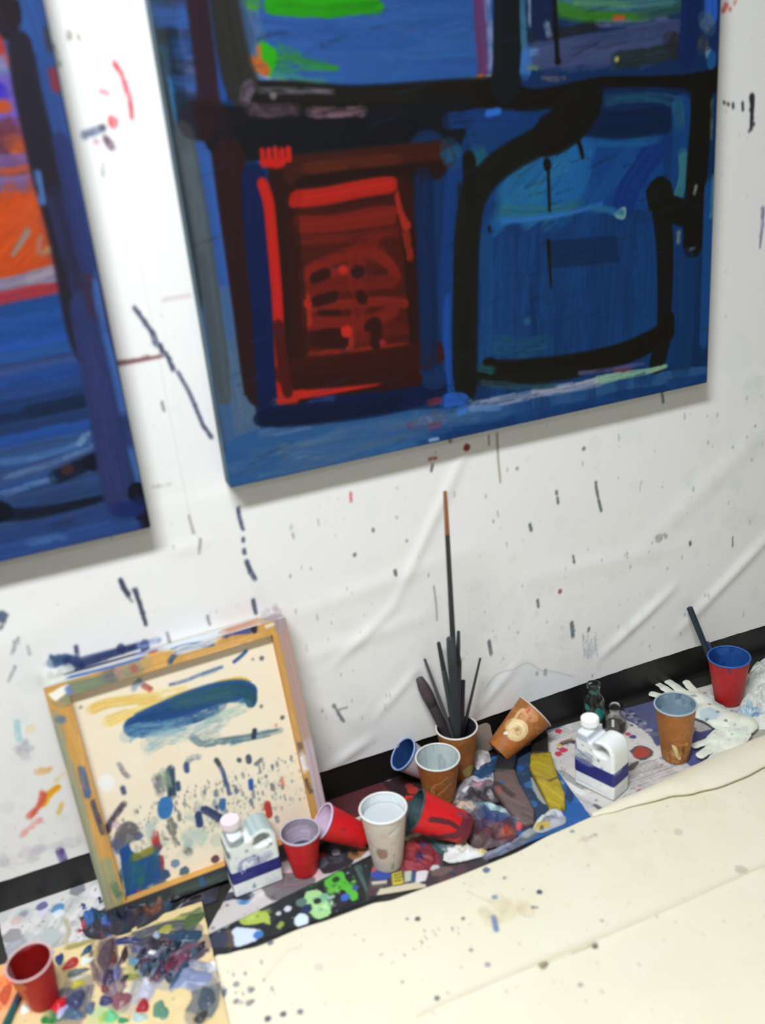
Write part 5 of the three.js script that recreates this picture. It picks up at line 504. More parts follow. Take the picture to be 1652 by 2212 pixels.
const board = sheet('palette_board', 'cream board used as a palette and covered with wet paint dabs', 'palette', [0.0833,.163,-.3321,.1364,-.3099,.4877,0.0584,.6086], 0.0035, 0.006, 0.0002, 1500, '#e0c996', (c) => {
  R = rng(107); mottle(c, -0.5, 0.15, 0.15, 0.6, 160, 0.01, 0.04, ['#e6d2a4', '#d9c08a', '#e9dab4', '#d2b888'], 0.3); spatter(c, -0.4, 0.2, 0.1, 0.5, 110, 0.005, ['#6a6a70', '#8a8078', '#3c4a66', '#7a5a50'], 0.7);
  const smear = (p, w, k, o) => S(c, p, w, k, { dry: 0.2, ...o });
  smear([0.0386,.1895,0.0623,.1921,0.0803,.1892], 0.03, '#5b7048'); smear([-.0052,.1859,0.0194,.1915,0.0417,.1911], 0.026, '#a5a552'); smear([-.0488,.1962,-.0155,.1972,0.0255,.2043,0.0551,.2269], 0.04, '#3a4258'); smear([-.0443,.2216,-.0041,.2287,0.036,.238], 0.05, '#3f3d50'); smear([-.0298,.2842,0.0036,.2776,0.0465,.2687,0.0611,.2626], 0.05, '#3a3048'); smear([-.0127,.2779,0.0212,.2712,0.0504,.2662], 0.03, '#80405c'); smear([-.0504,.2409,-.0356,.2705,-.0314,.294], 0.04, '#5a6a80'); smear([-.0388,.2902,-.0506,.3154,-.0686,.3324], 0.05, '#9a9ca8'); smear([-.0969,.1712,-.1034,.2135,-.0993,.2591], 0.05, '#4c3c48'); smear([-.0966,.2499,-.0929,.2834,-.0892,.326], 0.04, '#6a5a70'); smear([-.1518,.2533,-.1627,.2886,-.1724,.315], 0.06, '#4a4c60'); smear([-.1624,.1557,-.1383,.159,-.1151,.1571], 0.012, '#8d8448'); smear([-.121,.1818,-.1093,.1648], 0.010, '#c9b680'); smear([-.0668,.2652,-.0565,.2597], 0.03, '#a9a868'); smear([-.2784,.1672,-.264,.2063,-.2725,.2428], 0.06, '#e8743c', { dry: 0.35 }); smear([-.2572,.2304,-.2209,.259,-.1983,.2604], 0.04, '#d89a70', { dry: 0.5 }); smear([-.1061,.3272,-.1227,.3402], 0.05, '#a8c890'); smear([0.0484,.3558,0.0432,.3834,0.0263,.4041], 0.05, '#545c68'); B(c, 0.0685,.3198, 0.012, '#f6f6f4'); smear([-.0021,.3091,0.0286,.3164,0.0488,.3352], 0.06, '#7c86a4'); smear([-.2006,.2949,-.1858,.2966], 0.03, '#3f7a48'); smear([-.17,.1902,-.1641,.2151,-.1673,.2349], 0.014, '#b09a70'); 
}, { seed: 19, rough: 0.5, n: 30 });
let dn = 0;
for (const [k, q, h] of [
  ['#4b5f3c', [0.0601,.2009,.024,-.0047,.0021,.015], 0.005], ['#9a9848', [0.0093,.1985,.0159,.0042,-.0005,.0103], 0.004], ['#22405c', [0.0363,.235,.0284,-.001,.0019,.0223], 0.009], ['#27222f', [-.0043,.2335,.0167,.0087,-.0029,.0167], 0.008], ['#e6e6ec', [-.0224,.2434,.0068,.0035,-.0015,.0093], 0.008], ['#6d3450', [0.0259,.2796,.029,-.0113,.0036,.0134], 0.009], ['#2c2444', [-.0129,.2879,.0204,-.0104,.0044,.0129], 0.008], ['#7d88ac', [0.0266,.3253,.033,.0089,-.0015,.0248], 0.008], ['#44505e', [0.0452,.38,.0114,.0082,-.0092,.0265], 0.007], ['#3b3d36', [0.0291,.4119,.0125,-.0023,.0024,.0119], 0.006], ['#b4b4c8', [-.0431,.3125,.0106,.0114,-.0085,.0168], 0.008], ['#a41c2c', [-.0547,.347,.0129,.0005,.0014,.0127], 0.009], ['#5c8a72', [-.0291,.3679,.0113,.0086,-.0065,.0195], 0.007], ['#a4c0c0', [-.0628,.3653,.0112,.0057,-.0016,.0107], 0.006], ['#26262e', [0.0621,.2646,.0069,-.0016,.0011,.0065], 0.006],
  ['#24407a', [-.176,.1763,.0072,-.0107,.0055,.0082], 0.007], ['#b03430', [-.1578,.1979,.0169,-.0017,.002,.0101], 0.008], ['#d8e4e0', [-.132,.2035,.0093,-.0025,.0023,.0089], 0.007], ['#5d6a6c', [-.1496,.2218,.018,.0021,.0009,.0088], 0.007], ['#c8c8b8', [-.1485,.2353,.0163,.0011,.0006,.0043], 0.005], ['#b9ac28', [-.1512,.2477,.0148,.0018,.0008,.0075], 0.007], ['#54424c', [-.0978,.2066,.0132,.0097,-.0077,.0333], 0.009], ['#6d3a36', [-.0867,.2213,.0043,.0034,-.0036,.0134], 0.013], ['#34294a', [-.0992,.2585,.0092,.0071,-.0054,.0201], 0.009], ['#cc1f30', [-.185,.2777,.0125,-.0038,.0045,.0141], 0.010], ['#b0b0d0', [-.1794,.2935,.0138,-.0096,.0027,.0056], 0.007], ['#3a4064', [-.1581,.2823,.013,.0135,-.0078,.0185], 0.010], ['#4a6480', [-.1641,.3071,.0143,.0073,-.0012,.014], 0.008], ['#403a6c', [-.1104,.3067,.0108,.0055,-.0014,.0122], 0.009], ['#84525a', [-.0871,.3165,.0151,.0077,-.0027,.0205], 0.008], ['#66bc84', [-.1062,.3414,.0121,.0092,-.0032,.0116], 0.007], ['#aac05c', [-.1193,.3376,.0044,.0045,-.0044,.0095], 0.006], ['#1f7a34', [-.2051,.3009,.01,.0051,-.0005,.0084], 0.007], ['#f0f0ee', [-.2385,.2595,.0063,.0053,-.0026,.0102], 0.008], ['#85873c', [-.0637,.2768,.0135,.0097,-.0022,.0083], 0.006], ['#6a6a9a', [-.0863,.2566,.0064,.005,-.0046,.0165], 0.010], ['#1f4a6c', [-.1289,.1802,.0131,-.006,.0022,.0067], 0.006], ['#2c3468', [-.0599,.1919,.0204,.0064,-.0004,.0101], 0.007], ['#4f4a70', [-.0424,.2194,.014,.0037,-.0002,.0111], 0.008], ['#5a86a0', [-.0528,.2455,.0091,.01,-.004,.0083], 0.006], ['#30506c', [-.0371,.269,.0067,.01,-.0071,.0094], 0.008], ['#9aa8b8', [-.0086,.2046,.0087,0,.0006,.0081], 0.006], ['#e6e6ec', [-.0412,.3052,.0058,.003,-.0011,.0067], 0.016], ['#7a2c40', [0,.2881,.0096,-.0049,.002,.006], 0.013], ['#24303c', [0.019,.2468,.0139,-.0012,.001,.0089], 0.012], ['#3c2a30', [-.0692,.2237,.0063,.0057,-.0064,.0183], 0.007], ['#566a86', [-.1358,.3097,.0076,.0057,-.0031,.012], 0.007], ['#7a3d44', [-.1096,.2805,.0058,.003,-.0014,.0117], 0.006], ['#2f8a5c', [-.089,.3588,.0084,.0043,-.001,.0071], 0.006], ['#d8d0b8', [-.0735,.3011,.0077,-.004,.0033,.0087], 0.004], ['#b8a870', [-.1159,.195,.0034,.0037,-.0051,.0121], 0.005], ['#c0502c', [-.2684,.2118,.0116,.0088,-.0036,.0223], 0.004], ['#e46a34', [-.2585,.1831,.0091,.0047,-.0004,.0147], 0.004]]) dab(board, k, q, 0.0088, h, dn++);
{ const r = rng(311), dark = ['#2a2c40', '#3c3040', '#33485e', '#4a3a4c', '#25323e', '#5a4656', '#3f5a6c', '#6a6a80', '#1f2434', '#5d3444'], q = [-.0411,.2003, 0.0624,.2724, 0.0179,.3298, -.0942,.2931];
  for (let i = 0; i < 46; i++) { const u = r(), v = r(), x = (q[0] * (1 - u) + q[2] * u) * (1 - v) + (q[6] * (1 - u) + q[4] * u) * v, z = (q[1] * (1 - u) + q[3] * u) * (1 - v) + (q[7] * (1 - u) + q[5] * u) * v, a = -0.8 + 0.6 * r(), l = 0.008 + 0.012 * r(), w = 0.004 + 0.005 * r(); dab(board, dark[i % 10], [x, z, l * Math.cos(a), l * Math.sin(a), -w * Math.sin(a), w * Math.cos(a)], 0.0088, 0.004 + 0.006 * r(), i); } }
const crust = scene.getObjectByName('crusted_newspaper'); dn = 3;
for (const [k, q, h] of [['#1f5cac', [-.1123,.1227,.0111,.0058,-.0018,.0172], 0.012], ['#b4344e', [-.1361,.1272,.0073,-.0051,.0027,.0068], 0.012], ['#37407c', [-.1229,.0682,.0105,-.0002,.0017,.0129], 0.012], ['#6a3a30', [-.113,.0887,.0062,.005,-.0036,.0154], 0.010], ['#c23e1e', [-.0498,.137,.0071,.0038,-.0016,.0115], 0.018], ['#6498d0', [-.0726,.1299,.0079,.0042,-.001,.0081], 0.014], ['#141c34', [-.0697,.1535,.0176,.0037,.0002,.0107], 0.010], ['#26485e', [-.0724,.1076,.0145,.0076,-.0019,.0153], 0.015], ['#2a2640', [-.0963,.1076,.0128,.0067,-.0026,.0233], 0.010], ['#6d3018', [-.0067,.1522,.0122,-.0048,.0023,.0094], 0.010], ['#bcbccc', [0.0228,.1323,.0044,.0042,-.0051,.0134], 0.010], ['#31344c', [-.0947,.1524,.012,-.0034,.0025,.0106], 0.009], ['#3c64c0', [-.0874,.161,.0052,-.0014,.0022,.0093], 0.012], ['#3d3844', [-.144,.0949,.0093,.0074,-.0038,.0173], 0.008], ['#5a5048', [-.0284,.1257,.011,-.0031,.0022,.011], 0.014], ['#7d8474', [-.0117,.1192,.0111,-.0031,.0021,.0111], 0.012], ['#23405c', [-.0933,.0657,.0082,.0043,-.0019,.0171], 0.012], ['#9a3a28', [-.0333,.1531,.0097,.001,.0003,.006], 0.008], ['#494e5c', [-.0434,.1101,.0097,.0051,-.0015,.0106], 0.012], ['#26222c', [0.0562,.1423,.0283,-.003,.001,.0111], 0.006], ['#34486c', [-.0576,.1001,.0073,.0038,-.0011,.0084], 0.016], ['#7a5a5c', [-.0985,.0338,.0083,.0044,-.0016,.0151], 0.008]]) dab(crust, k, q, 0.0026, h, dn++);

// ---------- cups ----------
const camAt = camera.position.clone();
// stand or lay a thing: base centre, axis from base to mouth, its local +z turned towards the camera
function pose(o, base, axis, turn = 0) {
  const q = new THREE.Quaternion().setFromUnitVectors(new THREE.Vector3(0, 1, 0), V3(axis).normalize());
  const l = camAt.clone().sub(V3(base)).applyQuaternion(q.clone().invert());
  o.quaternion.copy(q.multiply(new THREE.Quaternion().setFromAxisAngle(new THREE.Vector3(0, 1, 0), Math.atan2(l.x, l.z) + turn)));
  o.position.set(...base);
}
const lathe = (pts, n = 56) => new THREE.LatheGeometry(pts.map(([r, y]) => new THREE.Vector2(r, y)), n, Math.PI);      // u = 0.5 faces +z
function cupTexture(seed, base, draw) { return paper(0, 0, 1, 0.5, 768, base, (c) => { R = rng(seed); draw(c); }); }
function cup(label, group, base, axis, { rT, rB, h, body, lining, rim, fill, fillColour, tex, rough = 0.55, ridges = false, turn = 0 }) {
  const t = thing(ridges ? 'plastic_cup' : 'paper_cup', label, 'cup', group);
  const k = 0.0012, r = (y) => rB + (rT - rB) * (y / h);
  const out = ridges ? [[0.001, 0.004], [rB - 0.004, 0.004], [rB - 0.003, 0], [rB, 0.001], [r(h * 0.1), h * 0.1], [r(h * 0.36), h * 0.36], [r(h * 0.36) + 0.0012, h * 0.375], [r(h * 0.62), h * 0.62], [r(h * 0.62) + 0.0012, h * 0.635], [r(h * 0.86), h * 0.86], [r(h * 0.86) + 0.001, h * 0.87], [rT - 0.0006, h - 0.003]] : [[0.001, 0.006], [rB - 0.003, 0.006], [rB - 0.002, 0], [rB, 0.0005], [r(h * 0.3), h * 0.3], [r(h * 0.6), h * 0.6], [rT - 0.0006, h - 0.003]];
  const byHeight = (gg) => { const p = gg.attributes.position, uv = gg.attributes.uv; for (let i = 0; i < p.count; i++) uv.setY(i, Math.max(0, Math.min(1, p.getY(i) / h))); return gg; };
  mesh('cup_wall', byHeight(lathe(out)), tex ? new THREE.MeshStandardMaterial({ map: tex, roughness: rough }) : std(body, rough), t);
  mesh('lining', byHeight(lathe([[rT - 0.0006, h - 0.002], [r(h * 0.6) - k, h * 0.6], [r(h * 0.2) - k, h * 0.2], [r(0.01) - 2 * k, 0.01], [0.001, 0.009]])), new THREE.MeshStandardMaterial({ color: 0xffffff, roughness: 0.5, side: THREE.DoubleSide, map: lining }), t);
  mesh('rim', new THREE.TorusGeometry(rT - 0.0002, 0.0019, 8, 64).rotateX(Math.PI / 2).translate(0, h - 0.0015, 0), std(rim, 0.4), t);
  if (fill) { const f = new THREE.CircleGeometry(r(h * fill) - k * 1.6, 40, 0).rotateX(-Math.PI / 2).translate(0, h * fill, 0); mesh('paint', f, std(fillColour, 0.25), t); }
  pose(t, base, axis, turn);
  return t;
}
const liningTex = (seed, base, cols, a = 0.6, n = 60) => cupTexture(seed, base, (c) => { mottle(c, 0, 0, 1, 0.5, n, 0.02, 0.1, cols, a); scumble(c, 0, 0, 1, 0.5, n * 0.6, 0.2, 0.02, cols, a * 0.7, 1.57); });
const kraft = (seed, extra) => cupTexture(seed, '#a0622c', (c) => { mottle(c, 0, 0, 1, 0.5, 160, 0.01, 0.06, ['#aa6c36', '#935622', '#b87c46', '#8a5020'], 0.35); for (let i = 0; i < 26; i++) { const x = R(), y = 0.05 + R() * 0.4; S(c, [x, y, x + 0.03 + 0.03 * R(), y + 0.06 * g(), x + 0.08, y + 0.03 + 0.05 * g()], 0.008, '#c69460', { dry: 0.3, a: 0.5 }); } mottle(c, 0, 0, 1, 0.1, 50, 0.006, 0.02, ['#b3854c', '#8f6a34'], 0.5); if (extra) extra(c); });
const UP = [0, 1, 0], tilt = (x, z) => [x, 1, z];
cup('upright red plastic cup with a blue-painted rim and inside, holding a dark stick', 'red plastic cups', [1.3496,.0055,.1285], tilt(-0.03, 0), { rT: 0.0465, rB: 0.030, h: 0.12, ridges: true, rim: 0x2a5fae, lining: liningTex(5, '#1f4c92', ['#183f80', '#2a5aa4', '#14346c'], 0.6), tex: cupTexture(12, '#b01a1e', (c) => { mottle(c, 0, 0, 1, 0.5, 60, 0.02, 0.08, ['#b81c20', '#a2161a'], 0.4); S(c, [0.5, 0.48, 0.51, 0.44], 0.03, '#5a2a6a', { dry: 0.1 }); S(c, [0.515, 0.45, 0.517, 0.42], 0.012, '#6a2a5a', {}); S(c, [0, 0.495, 0.5, 0.492, 1, 0.495], 0.014, '#2a5aa8', { dry: 0.1 }); }) });
cup('tall brown paper cup with grey-blue paint inside and a pale cream patch', 'brown paper coffee cups', [1.1127,.005,.2365], tilt(-0.03, 0), { rT: 0.043, rB: 0.029, h: 0.136, rim: 0xa9b8c0, fill: 0.78, fillColour: 0x6f8796, lining: liningTex(6, '#8499a6', ['#6f8898', '#9db0b8', '#5c7688'], 0.6), tex: kraft(21, (c) => { A(c, [0.46, 0.2, 0.5, 0.19, 0.53, 0.12, 0.56, 0.06, 0.53, 0.05, 0.49, 0.11], '#e0cb9c'); A(c, [0.56, 0.16, 0.58, 0.18, 0.6, 0.12, 0.575, 0.09], '#6a3a16', 0.8); S(c, [0.61, 0.2, 0.615, 0.19], 0.03, '#c8a828'); mottle(c, 0.4, 0.01, 0.66, 0.12, 40, 0.01, 0.03, ['#c69c5e', '#b08848'], 0.4); }) });
cup('brown paper cup with pale grey paint inside, in front of the brush holder', 'brown paper coffee cups', [.604, .005, .114], tilt(0.02, 0.02), { rT: 0.0452, rB: 0.031, h: 0.109, rim: 0xe2e6e2, lining: liningTex(7, '#bcc8c8', ['#aab8b8', '#d2dada', '#98a8a8', '#c4cccc'], 0.6), fill: 0.25, fillColour: 0x8d9a98, tex: kraft(23, (c) => { S(c, [0.42, 0.2, 0.46, 0.3, 0.52, 0.34, 0.58, 0.4], 0.012, '#d9a876', { dry: 0.3 }); S(c, [0.48, 0.18, 0.54, 0.24, 0.6, 0.3], 0.012, '#d2a070', { dry: 0.3 }); S(c, [0.44, 0.12, 0.45, 0.24], 0.012, '#cf9c68', { dry: 0.3 }); S(c, [0.54, 0.08, 0.6, 0.07, 0.64, 0.08], 0.016, '#c9ae6c', { dry: 0.2 }); }) });
const holder = cup('brown paper cup crammed with dark brushes standing handles up', 'brown paper coffee cups', [.679, .005, .060], UP, { rT: 0.044, rB: 0.030, h: 0.122, rim: 0xe6e2da, lining: liningTex(8, '#3a3c44', ['#2c2e38', '#4c505a', '#22242c'], 0.6), tex: kraft(25, (c) => { A(c, [0.52, 0.12, 0.58, 0.16, 0.66, 0.14, 0.64, 0.06, 0.56, 0.05], '#b3a060'); A(c, [0.5, 0.4, 0.56, 0.45, 0.62, 0.42, 0.6, 0.3, 0.54, 0.28], '#7d4a20', 0.6); }) });
cup('tall white paper cup spattered with beige and grey, brimming with white paint', undefined, [0.436,.0045,.2306], tilt(0.02, 0), { rT: 0.0446, rB: 0.029, h: 0.131, rim: 0xf2f4f4, fill: 0.84, fillColour: 0xc3cacd, lining: liningTex(9, '#dfe6e8', ['#d2dadc', '#eaeff0', '#c6d0d4'], 0.5), tex: cupTexture(27, '#cbbfb4', (c) => { mottle(c, 0, 0, 1, 0.5, 140, 0.01, 0.05, ['#d6cbc2', '#c0b2a6', '#d9cfc4', '#b9aca4'], 0.4); mottle(c, 0, 0.36, 1, 0.5, 40, 0.02, 0.05, ['#dcd8d4', '#c9c4c2'], 0.4); A(c, [0.4, 0.2, 0.43, 0.24, 0.49, 0.23, 0.5, 0.17, 0.46, 0.14, 0.42, 0.15], '#8a6a58', 0.75); A(c, [0.43, 0.2, 0.47, 0.21, 0.48, 0.17, 0.45, 0.16], '#a87a5c', 0.8); S(c, [0.34, 0.28, 0.42, 0.24, 0.5, 0.23], 0.016, '#8d8688', { dry: 0.3, a: 0.7 }); S(c, [0.52, 0.38, 0.56, 0.41, 0.6, 0.43], 0.016, '#8f8a84', { dry: 0.4 }); S(c, [0.54, 0.03, 0.55, 0.08], 0.03, '#7a9a98', { dry: 0.1 }); spatter(c, 0.2, 0.02, 0.8, 0.4, 60, 0.008, ['#8c8580', '#9a928e', '#746a70'], 0.5); B(c, 0.56, 0.16, 0.012, '#8a8a84', 0.9); }) });
cup('small upright red cup with lilac and navy paint inside, beside the jug', 'red plastic cups', [0.2844,.0055,.1753], tilt(0.02, 0), { rT: 0.0375, rB: 0.024, h: 0.095, ridges: true, rim: 0xb9b6c8, lining: cupTexture(14, '#9a929e', (c) => { mottle(c, 0, 0, 1, 0.5, 60, 0.02, 0.08, ['#b9a8ba', '#8c8894', '#a99cac'], 0.5); S(c, [0.3, 0.36, 0.5, 0.4, 0.7, 0.36], 0.14, '#26304e', { dry: 0.1 }); S(c, [0.9, 0.3, 1, 0.3], 0.24, '#c2b0c4', { dry: 0.1 }); S(c, [0, 0.3, 0.14, 0.3], 0.24, '#c2b0c4', { dry: 0.1 }); mottle(c, 0.2, 0.3, 0.4, 0.5, 20, 0.01, 0.04, ['#8a7c70', '#6d7078'], 0.5); }), fill: 0.5, fillColour: 0x343a5a, tex: cupTexture(15, '#c8101c', (c) => { mottle(c, 0, 0, 1, 0.5, 40, 0.02, 0.08, ['#d0141f', '#b80e18'], 0.4); S(c, [0, 0.495, 0.5, 0.493, 1, 0.495], 0.016, '#6a6aa8', { dry: 0.15 }); }) });
cup('red plastic cup lying on its side with a lilac inside', 'red plastic cups', [0.412,.0321,.1737],[-.7757,.6142,-.1452], { rT: 0.0345, rB: 0.023, h: 0.098, ridges: true, rim: 0xd9c6de, lining: liningTex(10, '#cdb6cf', ['#bda6c0', '#dccade', '#a898a8'], 0.5), tex: cupTexture(16, '#cc0f18', (c) => { mottle(c, 0, 0, 1, 0.5, 40, 0.02, 0.08, ['#d8121c', '#b80c16'], 0.4); S(c, [0.5, 0.3, 0.49, 0.36], 0.014, '#6a2040', { dry: 0.1 }); S(c, [0.3, 0.47, 0.45, 0.48, 0.6, 0.47], 0.02, '#5c2450', { dry: 0.5 }); S(c, [0.6, 0.08, 0.56, 0.2], 0.02, '#e06060', { dry: 0.6, a: 0.5 }); }) });
cup('red plastic cup lying on its side, smeared black, with dark teal paint in its mouth', 'red plastic cups', [0.5988,.0299,.2479],[-.7979,.5054,-.3285], { rT: 0.0405, rB: 0.030, h: 0.112, ridges: true, rim: 0x3c4c54, lining: liningTex(11, '#3d5358', ['#2c4046', '#5a7a7a', '#46566a', '#24343a'], 0.6), tex: cupTexture(17, '#cf0e18', (c) => { mottle(c, 0, 0, 1, 0.5, 40, 0.02, 0.08, ['#da121c', '#b80c16'], 0.4); S(c, [0.47, 0.4, 0.49, 0.3, 0.5, 0.2, 0.48, 0.12], 0.045, '#3a1a22', { dry: 0.1 }); S(c, [0.36, 0.2, 0.4, 0.12, 0.5, 0.08, 0.62, 0.07], 0.08, '#4a1e30', { dry: 0.1 }); S(c, [0.3, 0.03, 0.5, 0.03, 0.7, 0.03], 0.06, '#5a1a2c', { dry: 0.1 }); S(c, [0.62, 0.16, 0.63, 0.06], 0.05, '#6a4060', { dry: 0.3 }); S(c, [0.3, 0.3, 0.34, 0.2], 0.06, '#40202a', { dry: 0.1 }); }) });
cup('overturned brown paper cup with a cream swirl, mouth turned to the wall', 'brown paper coffee cups', [0.7723,.0308,.0642],[0.8495,.5198,-.0904], { rT: 0.0445, rB: 0.029, h: 0.122, rim: 0xcabfb2, lining: liningTex(13, '#d8d0c4', ['#c8c0b4'], 0.4), tex: kraft(29, (c) => { mottle(c, 0.42, 0.24, 0.62, 0.48, 40, 0.02, 0.05, ['#c98c58', '#d9a070', '#b97c48'], 0.4); S(c, [0.4, 0.24, 0.46, 0.26, 0.54, 0.24], 0.12, '#dfc590', { dry: 0.12 }); S(c, [0.41, 0.2, 0.43, 0.28, 0.47, 0.31, 0.53, 0.31, 0.57, 0.26, 0.56, 0.2, 0.5, 0.17, 0.44, 0.18], 0.055, '#e8d3a2', { dry: 0.08 }); B(c, 0.49, 0.25, 0.022, '#a87848', 0.8); S(c, [0.41, 0.3, 0.4, 0.38, 0.42, 0.42], 0.03, '#dcc08a', { dry: 0.2 }); S(c, [0.46, 0.42, 0.455, 0.46], 0.02, '#c23c28', {}); S(c, [0.42, 0.15, 0.44, 0.17], 0.03, '#dfe0e0', {}); mottle(c, 0.3, 0.0, 0.7, 0.14, 40, 0.02, 0.05, ['#b96a28', '#a85c20'], 0.4); }) });
cup('tipped white paper cup with thick blue paint inside, behind the brown cup', undefined, [0.6171,.0305,.0525],[-.6955,.7135,-.0851], { rT: 0.036, rB: 0.025, h: 0.088, rim: 0x8fa4d4, lining: cupTexture(18, '#133464', (c) => { mottle(c, 0, 0, 1, 0.5, 60, 0.02, 0.08, ['#0f2a58', '#193f78', '#163f5e'], 0.6); S(c, [0.2, 0.49, 0.35, 0.44, 0.45, 0.5], 0.07, '#dfe6f0', { dry: 0.1 }); S(c, [0.28, 0.42, 0.34, 0.36, 0.4, 0.44], 0.06, '#cdd8ea', { dry: 0.2 }); }), tex: cupTexture(19, '#c9bcc0', (c) => { mottle(c, 0, 0, 1, 0.5, 60, 0.02, 0.08, ['#d2c8ca', '#bcb0b6'], 0.4); S(c, [0.3, 0.46, 0.5, 0.47, 0.7, 0.46], 0.04, '#5a78c0', { dry: 0.4 }); S(c, [0.54, 0.4, 0.56, 0.36], 0.02, '#c0586a', {}); }) });
cup('red plastic cup at the corner of the palette board with deep red paint inside', 'red plastic cups', [-.2054,.0117,.2577],[-.0483,.9958,.0772], { rT: 0.0365, rB: 0.024, h: 0.098, ridges: true, rim: 0xd8b0b0, lining: cupTexture(20, '#8c1010', (c) => { mottle(c, 0, 0, 1, 0.5, 60, 0.02, 0.08, ['#7a0c0c', '#a01414', '#640a0c'], 0.6); S(c, [0.22, 0.5, 0.26, 0.3, 0.28, 0.2], 0.16, '#d2a9bc', { dry: 0.2 }); S(c, [0.36, 0.46, 0.42, 0.44], 0.1, '#d85a34', { dry: 0.2 }); S(c, [0.9, 0.5, 1, 0.47], 0.05, '#c8585c', { dry: 0.3 }); S(c, [0, 0.48, 0.1, 0.5], 0.05, '#c8585c', { dry: 0.3 }); }), fill: 0.35, fillColour: 0x6a0a0c, tex: cupTexture(22, '#b80f18', (c) => { mottle(c, 0, 0, 1, 0.5, 50, 0.02, 0.08, ['#c4121c', '#a60c14', '#b81c22'], 0.4); S(c, [0.3, 0.46, 0.33, 0.3, 0.3, 0.14], 0.1, '#ee7a42', { dry: 0.12 }); S(c, [0.36, 0.48, 0.38, 0.38], 0.08, '#f08a50', { dry: 0.2 }); S(c, [0.26, 0.3, 0.24, 0.06], 0.08, '#e0643c', { dry: 0.3 }); }) });
// ---------- white plastic jugs ----------
function jug(label, base, turn, marks, H2 = 0.112) {
  const t = thing('plastic_jug', label, 'jug', 'white plastic jugs with a navy band'), w = 0.096, d = 0.056;
  const s = new THREE.Shape(); s.moveTo(0.006, 0); s.lineTo(w - 0.006, 0); s.quadraticCurveTo(w, 0, w, 0.006); s.lineTo(w, 0.098); s.quadraticCurveTo(w, 0.128, w - 0.018, 0.131); s.lineTo(w - 0.03, 0.1315); s.quadraticCurveTo(w - 0.042, 0.131, w - 0.05, 0.122); s.quadraticCurveTo(w - 0.056, 0.117, 0.035, 0.122); s.lineTo(0.034, 0.134); s.lineTo(0.008, 0.134); s.lineTo(0.007, 0.122); s.quadraticCurveTo(0, 0.112, 0, 0.098); s.lineTo(0, 0.006); s.quadraticCurveTo(0, 0, 0.006, 0);
  const hole = new THREE.Path(); hole.moveTo(0.05, 0.106); hole.quadraticCurveTo(0.06, 0.120, w - 0.03, 0.121); hole.quadraticCurveTo(w - 0.013, 0.121, w - 0.012, 0.106); hole.quadraticCurveTo(w - 0.013, 0.098, w - 0.03, 0.097); hole.quadraticCurveTo(0.052, 0.096, 0.05, 0.106); s.holes.push(hole);
  const tx = paper(-w / 2 - 0.01, -0.005, w / 2 + 0.01, 0.14, 4200, '#eff3f2', (c) => { R = rng(marks.seed); marks.draw(c); });
  const geo = new THREE.ExtrudeGeometry(s, { depth: d - 0.012, bevelEnabled: true, bevelSize: 0.005, bevelThickness: 0.006, bevelSegments: 4, curveSegments: 10, bevelOffset: -0.005 }).translate(-w / 2, 0, -d / 2 + 0.006);
  mesh('jug_body', uvRect(geo, tx), new THREE.MeshStandardMaterial({ map: tx, roughness: 0.35 }), t);
  // the printed sleeve round the lower body
  const y0 = marks.band[0], y1 = marks.band[1];
  const sleeveTex = paper(0, 0, 1, 0.3, 1024, '#26297c', (c) => { R = rng(marks.seed + 5); mottle(c, 0, 0, 1, 0.3, 50, 0.02, 0.1, ['#23266e', '#2c3086', '#1d2168'], 0.4); marks.sleeve(c); });
  mesh('sleeve', new RoundedBoxGeometry(w + 0.0016, y1 - y0, d + 0.0016, 3, 0.006).translate(0, (y0 + y1) / 2, 0), new THREE.MeshStandardMaterial({ map: sleeveTex, roughness: 0.5 }), t);
  mesh('neck', new THREE.CylinderGeometry(0.0125, 0.0135, 0.012, 32).translate(-w / 2 + 0.021, 0.139, 0), std(0xdfe6e8, 0.4), t);
  const cap = [], ribs = 44, cr = 0.0165; const cs = new THREE.Shape(); for (let i = 0; i <= ribs * 2; i++) { const a = i / (ribs * 2) * 6.2832, rr = cr - (i % 2) * 0.0007; if (i) cs.lineTo(rr * Math.cos(a), rr * Math.sin(a)); else cs.moveTo(rr, 0); }
  mesh('cap', new THREE.ExtrudeGeometry(cs, { depth: 0.013, bevelEnabled: true, bevelSize: 0.0016, bevelThickness: 0.0016, bevelSegments: 3 }).rotateX(-Math.PI / 2).translate(-w / 2 + 0.021, 0.1445, 0), std(marks.cap, 0.35), t);
  t.position.set(...base); t.rotation.y = turn;
  return t;
}
